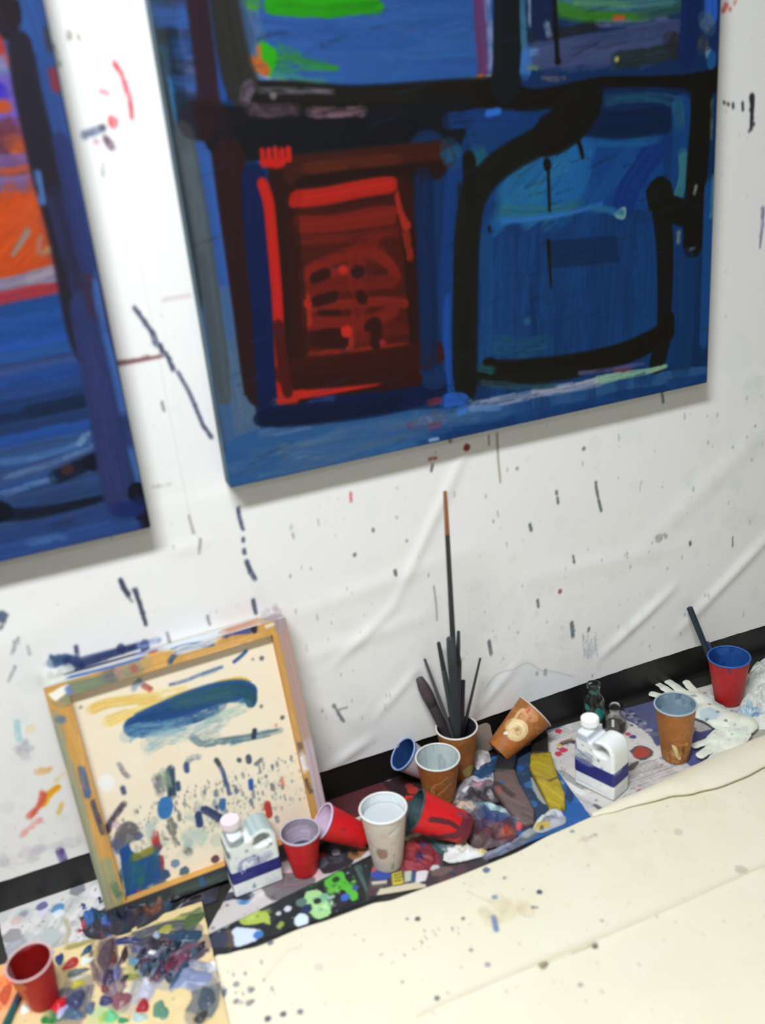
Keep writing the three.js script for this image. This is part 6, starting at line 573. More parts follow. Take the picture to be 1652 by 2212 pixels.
jug('paint-smeared white plastic jug with a navy band standing in front of the leaning canvas', [0.1914,.0055,.1543], 0.03, { seed: 131, cap: 0xe9dde4, band: [0.029, 0.062], sleeve: (c) => { S(c, [0.1, 0.12, 0.4, 0.16], 0.05, '#3a3f8e', { dry: 0.5 }); S(c, [0.2, 0.3, 0.21, 0.2], 0.03, '#aab0d0', { dry: 0.2 }); S(c, [0.26, 0.3, 0.265, 0.23], 0.02, '#c0c6dc', { dry: 0.2 }); }, draw: (c) => {
  mottle(c, -0.05, 0, 0.05, 0.14, 60, 0.004, 0.012, ['#e2e9ea', '#f8faf9', '#d5dfe0'], 0.4); A(c, [-0.032, 0.058, -0.03, 0.078, -0.012, 0.084, 0.004, 0.082, 0.006, 0.07, -0.004, 0.06], '#7f88bc', 0.7, 0.001); scumble(c, -0.03, 0.058, 0.03, 0.08, 30, 0.02, 0.006, ['#97a1c8', '#6a74b0', '#c4cce0', '#aab6d4'], 0.55, 0.1); S(c, [-0.022, 0.056, -0.02, 0.074, -0.012, 0.064, -0.004, 0.07], 0.006, '#eef2f6', { dry: 0.1 }); S(c, [0.006, 0.062, 0.008, 0.076], 0.003, '#5c6478', { dry: 0.2 }); S(c, [0.01, 0.066, 0.03, 0.068], 0.008, '#b4c2c4', { dry: 0.5 });
  S(c, [-0.048, 0.128, -0.03, 0.122, -0.014, 0.127], 0.014, '#7e9094', { dry: 0.2 }); S(c, [-0.046, 0.108, -0.046, 0.096], 0.006, '#4f6468', { dry: 0.3 }); S(c, [0.0, 0.126, 0.02, 0.133, 0.04, 0.128, 0.046, 0.12], 0.007, '#8ba0a2', { dry: 0.25 }); S(c, [0.006, 0.118, 0.024, 0.123], 0.008, '#7d8478', { dry: 0.2 }); B(c, -0.012, 0.098, 0.004, '#8d9a98', 0.8); B(c, 0.034, 0.094, 0.004, '#7d9490', 0.8); B(c, 0.028, 0.09, 0.003, '#93a4a0', 0.7); B(c, 0.0, 0.082, 0.003, '#6a7478', 0.8); B(c, -0.01, 0.0125, 0.005, '#8aa2ae', 0.8); S(c, [-0.01, 0.01, -0.009, 0.02], 0.004, '#7f9cac', { dry: 0.2 }); spatter(c, -0.045, 0.0, 0.045, 0.12, 50, 0.002, ['#8a9698', '#6d7880'], 0.6); } });
jug('white plastic jug with a navy band turned cornerwise on the newspaper beside the glass bottle', [0.9198,.004,.2401], -1.2, { seed: 137, cap: 0xfafafa, band: [0.032, 0.071], sleeve: (c) => { S(c, [0, 0.29, 0.2, 0.26, 0.36, 0.25, 0.5, 0.29], 0.06, '#9aa2c0', { dry: 0.5 }); S(c, [0.1, 0.2, 0.3, 0.2], 0.03, '#40468e', { dry: 0.6 }); }, draw: (c) => {
  mottle(c, -0.05, 0, 0.05, 0.14, 50, 0.004, 0.012, ['#f4f7f7', '#fbfcfc', '#e4eaec'], 0.4); S(c, [-0.046, 0.11, -0.043, 0.09], 0.006, '#5a5c9c', { dry: 0.15 }); scumble(c, -0.046, 0.064, -0.006, 0.09, 34, 0.02, 0.005, ['#7f8ca4', '#a4b0c0', '#5c688a', '#c4ccd4'], 0.5, -0.3); S(c, [-0.046, 0.068, -0.02, 0.07, 0.0, 0.066], 0.006, '#4c587c', { dry: 0.35 }); S(c, [-0.044, 0.126, -0.014, 0.124], 0.014, '#a9b6c6', { dry: 0.2 }); B(c, -0.026, 0.106, 0.003, '#a6b2ae', 0.8); B(c, -0.006, 0.104, 0.003, '#b4bcb8', 0.8); B(c, 0.012, 0.086, 0.004, '#8d9492', 0.8); B(c, 0.02, 0.07, 0.0035, '#9aa09e', 0.8); S(c, [0.0, 0.118, 0.024, 0.122], 0.010, '#9aa29e', { dry: 0.35 }); spatter(c, -0.045, 0.0, 0.045, 0.1, 40, 0.002, ['#9aa4a8', '#7d868c'], 0.5); S(c, [-0.04, 0.014, 0.03, 0.012], 0.006, '#dbe5e4', { dry: 0.4 }); } });

// ---------- glass bottle and jar ----------
{
  const glass = (k, d) => new THREE.MeshPhysicalMaterial({ color: 0xffffff, roughness: 0.08, transmission: 1, thickness: 0.003, ior: 1.5, attenuationColor: new THREE.Color(k), attenuationDistance: d });
  const b = thing('glass_bottle', 'small green-stained glass bottle against the black baseboard behind the jug', 'bottle'); b.position.set(1.0261,.0045,.0579);
  mesh('bottle_wall', lathe([[0.001, 0.003], [0.020, 0.0], [0.0245, 0.003], [0.0248, 0.012], [0.0248, 0.066], [0.0235, 0.076], [0.017, 0.088], [0.0138, 0.094], [0.0138, 0.106], [0.0155, 0.107], [0.0155, 0.114], [0.0138, 0.115], [0.0118, 0.115], [0.0118, 0.095], [0.0152, 0.086], [0.0215, 0.075], [0.0228, 0.066], [0.0228, 0.012], [0.0215, 0.006], [0.001, 0.0055]]), glass('#9fc4b8', 0.02), b);
  mesh('paint_residue', lathe([[0.001, 0.0062], [0.0205, 0.0066], [0.0222, 0.012], [0.0224, 0.03], [0.0222, 0.034], [0.001, 0.0335]], 40), std(0x4c5a54, 0.4), b);
  for (const [a, y, w, h, k] of [[0.7, 0.045, 0.9, 0.04, 0x0f7f74], [-0.5, 0.064, 0.5, 0.016, 0x2f7f70], [0.1, 0.098, 1.6, 0.014, 0x3c6460], [-1.0, 0.03, 0.6, 0.03, 0x4c4c40], [0.9, 0.075, 0.4, 0.016, 0x6a6a64]]) { const o = new THREE.CylinderGeometry(y > 0.09 ? 0.0141 : 0.0251, y > 0.09 ? 0.0141 : 0.0251, h, 18, 3, true, a - w / 2, w), p = o.attributes.position; for (let i = 0; i < p.count; i++) p.setY(i, p.getY(i) * (0.75 + 0.25 * Math.sin(7 * Math.atan2(p.getX(i), p.getZ(i)) + y * 90))); o.translate(0, Math.min(y, 0.112 - h / 2), 0); mesh('paint_smear', o, std(k, 0.4, { side: THREE.DoubleSide }), b); }
  b.rotation.y = -0.75;
  const j = thing('glass_jar', 'small clear glass jar beside the green-stained bottle', 'jar'); j.position.set(1.0586,.004,.0926); j.rotation.y = -0.7;
  mesh('jar_wall', lathe([[0.001, 0.003], [0.018, 0], [0.0235, 0.003], [0.0245, 0.010], [0.0245, 0.040], [0.022, 0.050], [0.0175, 0.055], [0.0175, 0.064], [0.0158, 0.064], [0.0158, 0.054], [0.0205, 0.048], [0.0226, 0.040], [0.0226, 0.010], [0.021, 0.0055], [0.001, 0.005]]), glass('#c4c8c0', 0.03), j);
  mesh('paint_residue', lathe([[0.001, 0.0058], [0.020, 0.0062], [0.0221, 0.010], [0.0222, 0.017], [0.001, 0.0165]], 40), std(0x4a4843, 0.4), j);
  for (const [a, y, w, h, k] of [[-0.1, 0.034, 0.25, 0.02, 0xd8d8d2], [0.9, 0.02, 0.8, 0.02, 0x2a2a26]]) mesh('paint_smear', new THREE.CylinderGeometry(0.0248, 0.0248, h, 12, 1, true, a - w / 2, w).translate(0, y, 0), std(k, 0.4, { side: THREE.DoubleSide }), j);
}

// ---------- brushes standing in the holder ----------
const bristleBump = rep(grain, 6, 1);
function rod(a, b, radii, n = 14) {          // a round tapering rod from a to b; radii along it
  const A = V3(a), Bv = V3(b), len = A.distanceTo(Bv), pts = [new THREE.Vector2(0.0002, 0)];
  radii.forEach((r, i) => pts.push(new THREE.Vector2(r, len * i / (radii.length - 1)))); pts.push(new THREE.Vector2(0.0002, len + radii[radii.length - 1] * 0.5));
  return new THREE.LatheGeometry(pts, n).applyQuaternion(new THREE.Quaternion().setFromUnitVectors(new THREE.Vector3(0, 1, 0), Bv.clone().sub(A).normalize())).translate(a[0], a[1], a[2]);
}
const mix = (a, b, t) => a.map((v, i) => v + (b[i] - v) * t);
function standing(label, [a, b], dark, spec, thick = 1.12) {
  const t = thing('paint_brush', label, 'paint brush', 'brushes standing in the brown cup');
  for (const [name, t0, t1, radii, k] of spec) mesh(name, rod(mix(a, b, t0), mix(a, b, t1), radii.map((r) => r * thick)), std(k ?? dark, 0.6, { bumpMap: bristleBump, bumpScale: 0.0006 }), t);
  return t;
}
const coat = 0x2a3234;
standing('very long thin dark brush handle with a bare brown tip rising above the others', [[0.679,.012,.06],[0.6573,.6952,.1386]], coat, [['bristles', 0, 0.06, [0.005, 0.006, 0.0045]], ['ferrule', 0.06, 0.13, [0.0044, 0.0046]], ['handle', 0.13, 0.87, [0.0046, 0.0058, 0.0052, 0.0046, 0.0042]], ['bare_tip', 0.87, 1, [0.0042, 0.0038, 0.0032], 0x9c6038]]);
standing('thick dark mauve brush leaning farthest towards the leaning canvas, with a blunt crusted end', [[0.689,.012,.054],[0.6182,.248,.026]], 0x3a3438, [['bristles', 0, 0.12, [0.006, 0.008, 0.006]], ['handle', 0.12, 0.72, [0.006, 0.009, 0.0105]], ['crusted_end', 0.72, 1, [0.0105, 0.0118, 0.011, 0.0075], 0x4a4044]]);
standing('slender grey brush handle just behind the thick mauve one', [[0.691,.012,.064],[0.6345,.289,.024]], 0x55555a, [['bristles', 0, 0.1, [0.003, 0.004]], ['handle', 0.1, 1, [0.004, 0.0036, 0.0026]]]);
standing('straight dark green brush handle between the slender grey one and the long one', [[0.683,.012,.068],[0.6662,.3225,.0307]], 0x27332f, [['bristles', 0, 0.1, [0.004, 0.005]], ['ferrule', 0.1, 0.3, [0.005, 0.005], 0x3c464a], ['handle', 0.3, 1, [0.0055, 0.006, 0.005, 0.0036]]]);
standing('stout dark brush directly in front of the long thin handle', [[0.675,.012,.066],[0.6515,.3827,.1258]], 0x2b3238, [['bristles', 0, 0.1, [0.006, 0.007]], ['handle', 0.1, 0.8, [0.006, 0.0075, 0.0085]], ['ferrule', 0.8, 1, [0.0085, 0.009, 0.0078], 0x353d42]]);
standing('dark teal brush with a stepped narrow end just beyond the long thin handle', [[0.671,.012,.06],[0.6808,.3787,.1015]], 0x232f33, [['bristles', 0, 0.1, [0.005, 0.006]], ['handle', 0.1, 0.8, [0.005, 0.0062, 0.0068]], ['ferrule', 0.8, 0.84, [0.0068, 0.0042]], ['handle_end', 0.84, 1, [0.0038, 0.0038, 0.003], 0x2c3444]]);
standing('thin black brush handle leaning away over the baseboard', [[0.667,.012,.056],[0.7464,.2734,.058]], 0x34373c, [['bristles', 0, 0.1, [0.003, 0.004]], ['handle', 0.1, 1, [0.0036, 0.003, 0.0022]]]);
standing('broad dark violet brush with its ferrule sunk into the holder', [[0.687,.012,.07],[0.662,.2479,.0604]], 0x2e2c38, [['bristles', 0, 0.15, [0.006, 0.008]], ['ferrule', 0.15, 0.6, [0.008, 0.0085]], ['handle', 0.6, 1, [0.008, 0.006, 0.005]]]);
standing('short navy brush handle on the far side of the holder', [[0.669,.012,.068],[0.7023,.2343,.0598]], 0x262a3a, [['bristles', 0, 0.15, [0.006, 0.007]], ['handle', 0.15, 1, [0.0075, 0.0078, 0.006, 0.0045]]]);
standing('grey-green brush handle squeezed in front of the straight dark green one', [[0.685,.012,.073],[0.6518,.2807,.0778]], 0x3a4446, [['bristles', 0, 0.15, [0.005, 0.006]], ['handle', 0.15, 1, [0.006, 0.0062, 0.0055, 0.004]]], 1.1);
standing('plum-stained brush handle in front of the dark teal stepped brush', [[0.667,.012,.073],[0.6719,.3012,.1038]], 0x342e3c, [['bristles', 0, 0.15, [0.005, 0.006]], ['handle', 0.15, 1, [0.006, 0.0066, 0.006, 0.0045]]], 1.1);
// stick in the red cup, brush on the palette board
{
  const s = thing('stirring_stick', 'dark paint-coated stick leaning out of the red cup over the baseboard', 'stick');
  mesh('stick_shaft', rod([1.354,.03,.0971], [1.3121,.2166,.03], [0.0062, 0.0066, 0.0072, 0.0074]), std(0x22303a, 0.5, { bumpMap: bristleBump, bumpScale: 0.0006 }), s);
  mesh('blue_paint', rod([1.349,.075,.0875], [1.3434,.125,.0533], [0.0074, 0.0079, 0.0076]), std(0x1d3f74, 0.4), s);
  const p = thing('paint_brush', 'teal-handled brush lying on the palette board beside the red cup', 'paint brush');
  const a = [-.2413,.0155,.2224], b = [-.2934,.0155,.3398];
  mesh('handle', rod(mix(a, b, 0.22), b, [0.0058, 0.0068, 0.006, 0.0045]), std(0x0f5a5c, 0.35), p);
  mesh('ferrule', rod(mix(a, b, 0.12), mix(a, b, 0.23), [0.0058, 0.006]), std(0x2c3c54, 0.4), p);
  mesh('bristles', rod(a, mix(a, b, 0.13), [0.003, 0.006, 0.0062]), std(0x4a2c34, 0.6), p);
}

// ---------- wide flat brushes ----------
// path of floor points from the handle end to the bristle tip; each entry [x, z, y, half width, half thickness]
function flatSweep(list, n = 10, seed = 1, rough = 0.0006) {
  const pos = [], idx = [], m = 18;
  const q = []; for (let i = 0; i < list.length - 1; i++) for (let k = 0; k < n; k++) { const t = k / n; q.push(list[i].map((v, j) => v + (list[i + 1][j] - v) * t)); } q.push(list[list.length - 1]);
  q.forEach((s, i) => { const a = q[Math.max(0, i - 1)], b = q[Math.min(q.length - 1, i + 1)], l = Math.hypot(b[0] - a[0], b[1] - a[1]), nx = -(b[1] - a[1]) / l, nz = (b[0] - a[0]) / l;
    for (let k = 0; k < m; k++) { const t = k / m * 6.2832, c = Math.sign(Math.cos(t)) * Math.pow(Math.abs(Math.cos(t)), 0.5), e = Math.sign(Math.sin(t)) * Math.pow(Math.abs(Math.sin(t)), 0.5), f = 1 + rough * 300 * noise(k * 3.1, i * 0.12, seed); pos.push(s[0] + nx * c * s[3] * f, s[2] + e * s[4] * f, s[1] + nz * c * s[3] * f); } });
  const rows = q.length; for (let i = 0; i < rows - 1; i++) for (let k = 0; k < m; k++) { const a = i * m + k, b = i * m + (k + 1) % m; idx.push(a, b, a + m, b, b + m, a + m); }
  for (const [r, o] of [[0, false], [rows - 1, true]]) { const c = pos.length / 3; pos.push(q[r][0], q[r][2], q[r][1]); for (let k = 0; k < m; k++) { const a = r * m + k, b = r * m + (k + 1) % m; if (o) idx.push(c, a, b); else idx.push(c, b, a); } }
  const geo = new THREE.BufferGeometry(); geo.setAttribute('position', new THREE.Float32BufferAttribute(pos, 3)); geo.setIndex(idx); geo.computeVertexNormals();
  return geo;
}
function wideBrush(label, parts) {
  const t = thing('wide_brush', label, 'paint brush');
  for (const [name, list, k, tx] of parts) { const gg = flatSweep(list, 8, parts.length); if (tx) uvRect(gg, tx, 0, 2); mesh(name, gg, tx ? new THREE.MeshStandardMaterial({ map: tx, roughness: 0.6 }) : std(k, 0.55), t); }
}
wideBrush('wide brush caked with mauve-brown paint, its black ferrule under the overturned cup', [
  ['handle', [[0.8774,-.0331, 0.014, 0.008, 0.004], [0.7927,.0728, 0.016, 0.014, 0.006]], 0x2b241f], ['ferrule', [[0.7897,.0742, 0.018, 0.021, 0.0085], [0.7526,.1258, 0.0205, 0.0215, 0.0095]], 0x20232a],
  ['bristles', [[0.753,.1253, 0.0205, 0.0225, 0.0105], [0.7365,.1683, 0.0205, 0.0285, 0.0125], [0.7294,.2186, 0.0165, 0.028, 0.011], [0.7272,.2533, 0.0125, 0.021, 0.008], [0.7245,.2774, 0.0095, 0.010, 0.005]], 0, paper(0.6, 0.05, 0.95, 0.4, 1700, '#665452', (c) => { R = rng(141); scumble(c, 0.65, 0.08, 0.9, 0.36, 120, 0.06, 0.006, ['#6d5a58', '#5a484a', '#7a6664', '#4c3f42'], 0.6, 1.0); B(c, 0.7277,.1612, 0.006, '#2f5a94', 0.9); tick(c, [0.7153,.1525,0.7222,.1799,0.7289,.2066], 0.012, '#3c2c2c', { dry: 0.2 }); S(c, [0.7133,.1682,0.7096,.1828], 0.012, '#a04a4c', { dry: 0.4 }); }, true)]]);
wideBrush('wide brush with curved ochre-yellow bristles and a black ferrule', [
  ['handle', [[0.9589,-.0473, 0.012, 0.008, 0.004], [0.8905,.0463, 0.017, 0.013, 0.006]], 0x221d1a], ['ferrule', [[0.8882,.0482, 0.02, 0.018, 0.009], [0.847,.116, 0.0235, 0.0185, 0.010]], 0x1c1a18],
  ['bristles', [[0.8491,.1165, 0.0235, 0.0225, 0.011], [0.8315,.1529, 0.026, 0.0265, 0.0105], [0.8152,.2011, 0.024, 0.0245, 0.010], [0.807,.2388, 0.017, 0.0205, 0.009], [0.7959,.2664, 0.012, 0.016, 0.008]], 0, paper(0.6, 0.0, 1.0, 0.4, 1700, '#a38f1e', (c) => { R = rng(143); scumble(c, 0.75, 0.04, 0.92, 0.32, 140, 0.07, 0.005, ['#b09c24', '#94801c', '#bfa92c', '#86742a'], 0.6, 1.1); S(c, [0.8435,.0812,0.8682,.0876,0.8823,.1108], 0.03, '#86662e', { dry: 0.25 }); S(c, [0.8145,.2045,0.831,.2035,0.8442,.2041], 0.006, '#5a4c18', { dry: 0.15 }); mottle(c, 0.827,.1166, 0.8701,.1038, 20, 0.004, 0.010, ['#9a8a50', '#7a6430'], 0.4); }, true)]]);

// ---------- crumpled papers and rags ----------
function crumple(name, label, category, outline, base, height, seed, tx, { fold = 26, rough = 0.6, thick = 0 } = {}) {
  const xs = outline.filter((_, i) => i % 2 === 0), zs = outline.filter((_, i) => i % 2), cx = xs.reduce((a, b) => a + b) / xs.length, cz = zs.reduce((a, b) => a + b) / zs.length, ring = spline([...outline, outline[0], outline[1]], 8).slice(0, -1), n = ring.length, rows = 22, pos = [], idx = [];
  const H = (x, z, t) => { const f = Math.abs(noise(x * fold, z * fold, seed)) + 0.5 * Math.abs(noise(x * fold * 2.1 + 4, z * fold * 2.1, seed + 2)); return base + height * (0.16 + 1.25 * (0.62 - f)) * Math.pow(1 - t * t, 0.45) + 0.0005 + Math.max(0, height * 0.25 * noise(x * 40, z * 40, seed + 8)) * t; };
  pos.push(cx, H(cx, cz, 0), cz);
  for (let k = 1; k <= rows; k++) for (let i = 0; i < n; i++) { const t = k / rows, j = 1 + 0.05 * noise(i * 0.9, seed * 3) * t, x = cx + (ring[i][0] - cx) * t * j, z = cz + (ring[i][1] - cz) * t * j; pos.push(x, Math.max(base + 0.0004, H(x, z, t)), z); }
  let area = 0; for (let i = 0; i < n; i++) { const a = ring[i], b = ring[(i + 1) % n]; area += a[0] * b[1] - b[0] * a[1]; }
  const tri = (a, b, c) => area > 0 ? idx.push(a, c, b) : idx.push(a, b, c);
  for (let i = 0; i < n; i++) { tri(0, 1 + i, 1 + (i + 1) % n); for (let k = 1; k < rows; k++) { const a = 1 + (k - 1) * n + i, b = 1 + (k - 1) * n + (i + 1) % n; tri(a, a + n, b); tri(b, a + n, b + n); } }
  let geo = new THREE.BufferGeometry(); geo.setAttribute('position', new THREE.Float32BufferAttribute(pos, 3)); geo.setIndex(idx); geo = toCreasedNormals(geo, 0.45); uvRect(geo, tx, 0, 2);
  return tag(mesh(name, geo, new THREE.MeshStandardMaterial({ map: tx, roughness: rough, side: THREE.DoubleSide })), label, category);
}
const floorTex = (x0, z0, x1, z1, base, seed, draw) => paper(x0, z0, x1, z1, 1700, base, (c) => { R = rng(seed); draw(c); }, true);
crumple('crumpled_paper', 'crumpled white and plum paper beside the brown cups', 'crumpled paper', [0.6197,.1428,0.6538,.1011,0.6883,.0817,0.7083,.1036,0.7483,.1012,0.7457,.1421,0.7222,.1799,0.6873,.1835,0.6499,.1726], 0.006, 0.020, 3, floorTex(0.55, 0.02, 0.9, 0.3, '#6d666e', 151, (c) => { mottle(c, 0.6, 0.05, 0.85, 0.28, 90, 0.006, 0.02, ['#4a4048', '#8a8890', '#3c343c', '#5e5660'], 0.6); S(c, [0.6292,.1282,0.6624,.1059,0.691,.0939,0.7141,.1139,0.7403,.1074], 0.02, '#c9ccd6', { dry: 0.15 }); S(c, [0.6516,.1272,0.6897,.1177,0.7313,.1236], 0.010, '#dfe2ea', { dry: 0.15 }); S(c, [0.6797,.1155,0.7083,.1246], 0.014, '#9c6a74', { dry: 0.3 }); S(c, [0.7049,.1017,0.7237,.1087], 0.02, '#2f5a78', { dry: 0.2 }); A(c, [0.6423,.1454,0.6799,.1362,0.7153,.1525,0.7146,.1855,0.6736,.1889], '#3a323a', 0.9); S(c, [0.6978,.1563,0.6976,.1728], 0.012, '#a9aaac', { dry: 0.3 }); }));
crumple('crumpled_paper', 'crumpled palette paper streaked with teal, navy and maroon at the drop cloth edge', 'crumpled paper', [0.6291,.1414,0.6592,.1548,0.6873,.1835,0.7163,.2285,0.7338,.2538,0.7019,.2791,0.6691,.2997,0.627,.2941,0.6009,.2857,0.598,.2522,0.5888,.2174,0.6029,.1723], 0.006, 0.026, 7, floorTex(0.5, 0.05, 0.9, 0.36, '#5a4a50', 157, (c) => {
  mottle(c, 0.5, 0.05, 0.85, 0.36, 100, 0.006, 0.024, ['#6a565c', '#4c3c44', '#6d7480', '#56404a'], 0.5); S(c, [0.627,.137,0.6383,.1531,0.6505,.1631], 0.014, '#d8cf6a', { dry: 0.1 }); S(c, [0.6234,.1612,0.6433,.1851,0.654,.1973], 0.03, '#d2c0ae', { dry: 0.15 }); S(c, [0.6596,.1747,0.6779,.2009,0.6972,.2242], 0.022, '#5f8c94', { dry: 0.15 }); S(c, [0.6772,.1941,0.6828,.2036], 0.018, '#c2dce0', { dry: 0.1 }); S(c, [0.6876,.2221,0.7081,.2428,0.723,.2541], 0.028, '#b9c6cc', { dry: 0.2 }); S(c, [0.6534,.2065,0.6679,.2269,0.6919,.2524], 0.034, '#243c70', { dry: 0.15 }); S(c, [0.6154,.1981,0.6324,.226], 0.04, '#5c5c6c', { dry: 0.3 }); S(c, [0.6262,.2378,0.6534,.2647,0.6851,.279], 0.05, '#5a3038', { dry: 0.1 }); S(c, [0.6381,.2352,0.6811,.2527], 0.02, '#43345c', { dry: 0.3 }); S(c, [0.6669,.2779,0.6816,.2741], 0.02, '#b04a30', { dry: 0.15 }); B(c, 0.7048,.2716, 0.008, '#c8404a', 0.9); B(c, 0.5885,.248, 0.013, '#2a5c9c', 0.9); S(c, [0.5941,.2676,0.6183,.2721], 0.03, '#55403c', { dry: 0.2 }); }));
crumple('crumpled_paper', 'small crumpled off-white paper with pale yellow paint beside the drop cloth', 'crumpled paper', [0.5328,.2772,0.5469,.2565,0.5724,.2501,0.5943,.2473,0.5933,.273,0.6167,.2942,0.6135,.3039,0.5737,.2992,0.5437,.2914], 0.004, 0.014, 11, floorTex(0.45, 0.2, 0.75, 0.36, '#dfe0de', 163, (c) => { mottle(c, 0.45, 0.2, 0.7, 0.36, 60, 0.005, 0.018, ['#e9ecea', '#cfd6d6', '#d6dcdc'], 0.5); S(c, [0.5736,.2478,0.5887,.2502,0.5877,.2642], 0.03, '#e0e0b8', { dry: 0.1 }); B(c, 0.5463,.2619, 0.004, '#5a6064', 0.8); S(c, [0.6064,.2944,0.6182,.2951], 0.018, '#d2b05a', { dry: 0.1 }); B(c, 0.5833,.2647, 0.006, '#6a6a5c', 0.8); }));
crumple('crumpled_paper', 'crumpled lavender-white scrap lying on the blue sheet by the ochre brush', 'crumpled paper', [0.7226,.2905,0.7444,.272,0.7782,.2594,0.8004,.2589,0.7998,.2839,0.7913,.3038,0.762,.306,0.7345,.3059], 0.007, 0.016, 13, floorTex(0.68, 0.15, 0.9, 0.34, '#a9abb8', 167, (c) => { mottle(c, 0.68, 0.15, 0.9, 0.34, 60, 0.005, 0.016, ['#c4c6d2', '#8d90a4', '#b4b6c0'], 0.5); S(c, [0.7295,.2791,0.7567,.2695,0.7752,.2641], 0.02, '#c9d2cc', { dry: 0.1 }); S(c, [0.7894,.2624,0.7952,.2876], 0.018, '#d9dbe4', { dry: 0.15 }); S(c, [0.7349,.2912,0.7535,.2923], 0.02, '#c9ad3c', { dry: 0.1 }); B(c, 0.7386,.2992, 0.005, '#5a5038', 0.9); S(c, [0.7531,.286,0.7734,.2879], 0.014, '#7a7c90', { dry: 0.3 }); }));
crumple('rag', 'stiff grey-violet rag under the crumpled palette paper at the drop cloth edge', 'rag', [0.6029,.301,0.6439,.3004,0.6908,.2909,0.7295,.2791,0.7457,.291,0.7225,.3082,0.6766,.3153,0.6342,.3179,0.6049,.316], 0.004, 0.008, 17, floorTex(0.5, 0.2, 0.85, 0.36, '#5c6072', 173, (c) => { mottle(c, 0.5, 0.2, 0.85, 0.36, 60, 0.005, 0.018, ['#6d7288', '#4c4e60', '#8a8ea0', '#3c3e4c'], 0.6); S(c, [0.6108,.3052,0.653,.3025,0.7,.293], 0.012, '#8d92b0', { dry: 0.3 }); S(c, [0.6987,.2953,0.7226,.2905], 0.02, '#a4b0ac', { dry: 0.2 }); }));
crumple('rag', 'small wadded white rag between the brush holder and the overturned cup', 'rag', [0.7111,.051,0.7313,.0211,0.7554,.0156,0.765,.0326,0.756,.0578,0.7328,.0707,0.7128,.0739], 0.006, 0.022, 19, floorTex(0.66, 0.0, 0.82, 0.2, '#d2ccca', 179, (c) => { mottle(c, 0.66, 0, 0.8, 0.2, 40, 0.005, 0.014, ['#dcd8d6', '#bab4b4'], 0.5); }));
crumple('rag', 'navy paint-soaked rag in front of the wadded white one', 'rag', [0.6875,.092,0.7069,.0634,0.7356,.0612,0.7615,.0647,0.7513,.0957,0.7303,.1089,0.702,.1071], 0.006, 0.014, 21, floorTex(0.62, 0.0, 0.85, 0.22, '#23466a', 181, (c) => { mottle(c, 0.62, 0, 0.85, 0.22, 40, 0.005, 0.014, ['#1c3a5c', '#2c5478', '#203048'], 0.6); }));
crumple('rag', 'crimson and purple paint-soaked rag beside the white spattered cup', 'rag', [0.4629,.2311,0.4879,.2013,0.5123,.1967,0.528,.2201,0.524,.2584,0.5035,.2808,0.4749,.2791,0.4584,.2593], 0.004, 0.014, 23, floorTex(0.4, 0.1, 0.62, 0.34, '#8a2c38', 191, (c) => { mottle(c, 0.4, 0.1, 0.62, 0.34, 60, 0.005, 0.016, ['#9c3440', '#74262f', '#5a2840', '#a83c48'], 0.6); S(c, [0.4821,.2099,0.4984,.2274], 0.02, '#c04650', { dry: 0.1 }); B(c, 0.4941,.2518, 0.010, '#3a2c5c', 0.9); B(c, 0.5143,.2253, 0.008, '#46345c', 0.9); }));
crumple('rag', 'dark teal rag lying in front of the black-smeared red cup', 'rag', [0.5299,.1852,0.5553,.1838,0.5758,.2103,0.5814,.2403,0.5635,.2597,0.5422,.2539,0.5323,.2195], 0.004, 0.010, 27, floorTex(0.45, 0.1, 0.68, 0.32, '#3d5c60', 193, (c) => { mottle(c, 0.45, 0.1, 0.68, 0.32, 50, 0.005, 0.016, ['#446a6c', '#33494e', '#4c5a60'], 0.6); B(c, 0.5552,.2329, 0.006, '#a86a60', 0.8); S(c, [0.5487,.2488,0.5622,.2705], 0.02, '#8fa8a8', { dry: 0.4 }); }));
crumple('rag', 'dark rag stiff with navy, teal and rust paint against the foot of the leaning canvas', 'rag', [-.137,.0923,-.0872,.1035,-.0275,.1096,0.0263,.1147,0.0332,.1442,-.0077,.1701,-.069,.174,-.126,.1514], 0.004, 0.046, 31, floorTex(-0.2, 0.1, 0.1, 0.32, '#33303c', 227, (c) => { mottle(c, -0.2, 0.1, 0.1, 0.32, 90, 0.006, 0.02, ['#2a2a38', '#3c4656', '#4a3c40', '#24384c', '#5a5450'], 0.6); spatter(c, -0.18, 0.12, 0.08, 0.3, 60, 0.006, WILD, 0.85); spatter(c, -0.2, 0.1, 0.1, 0.32, 110, 0.011, ['#2c5a78', '#1f3f74', '#5a6a60', '#6d4a3c', '#3c3048', '#7a8478', '#24344c', '#8a8690', '#1c2030'], 0.8); S(c, [-.0286,.1167,-.0093,.1166], 0.016, '#8a907c', { dry: 0.2 }); S(c, [-.1159,.101,-.1098,.1239], 0.022, '#2a64b0', { dry: 0.1 }); B(c, -.1344,.1183, 0.011, '#b83a52', 0.9); S(c, [-.0777,.0959,-.0638,.0956], 0.02, '#2f6278', { dry: 0.2 }); B(c, -.0912,.1089, 0.008, '#7a3c30', 0.9); B(c, -.0737,.1256, 0.010, '#6a94c8', 0.9); B(c, -.0507,.1327, 0.009, '#c2462a', 0.95); S(c, [-.031,.1331,0.0036,.1337,0.0246,.1242], 0.012, '#9a9698', { dry: 0.2 }); S(c, [-.0146,.1492,0.0104,.1448], 0.02, '#7a4024', { dry: 0.2 }); B(c, -.0874,.1477, 0.010, '#4a6ab8', 0.9); S(c, [-.0715,.1415,-.0503,.1477], 0.03, '#16203a', { dry: 0.1 }); B(c, -.0958,.1189, 0.014, '#2c5068', 0.9); S(c, [0.0181,.1311,0.0278,.1259], 0.010, '#c9c9d4', {}); }));
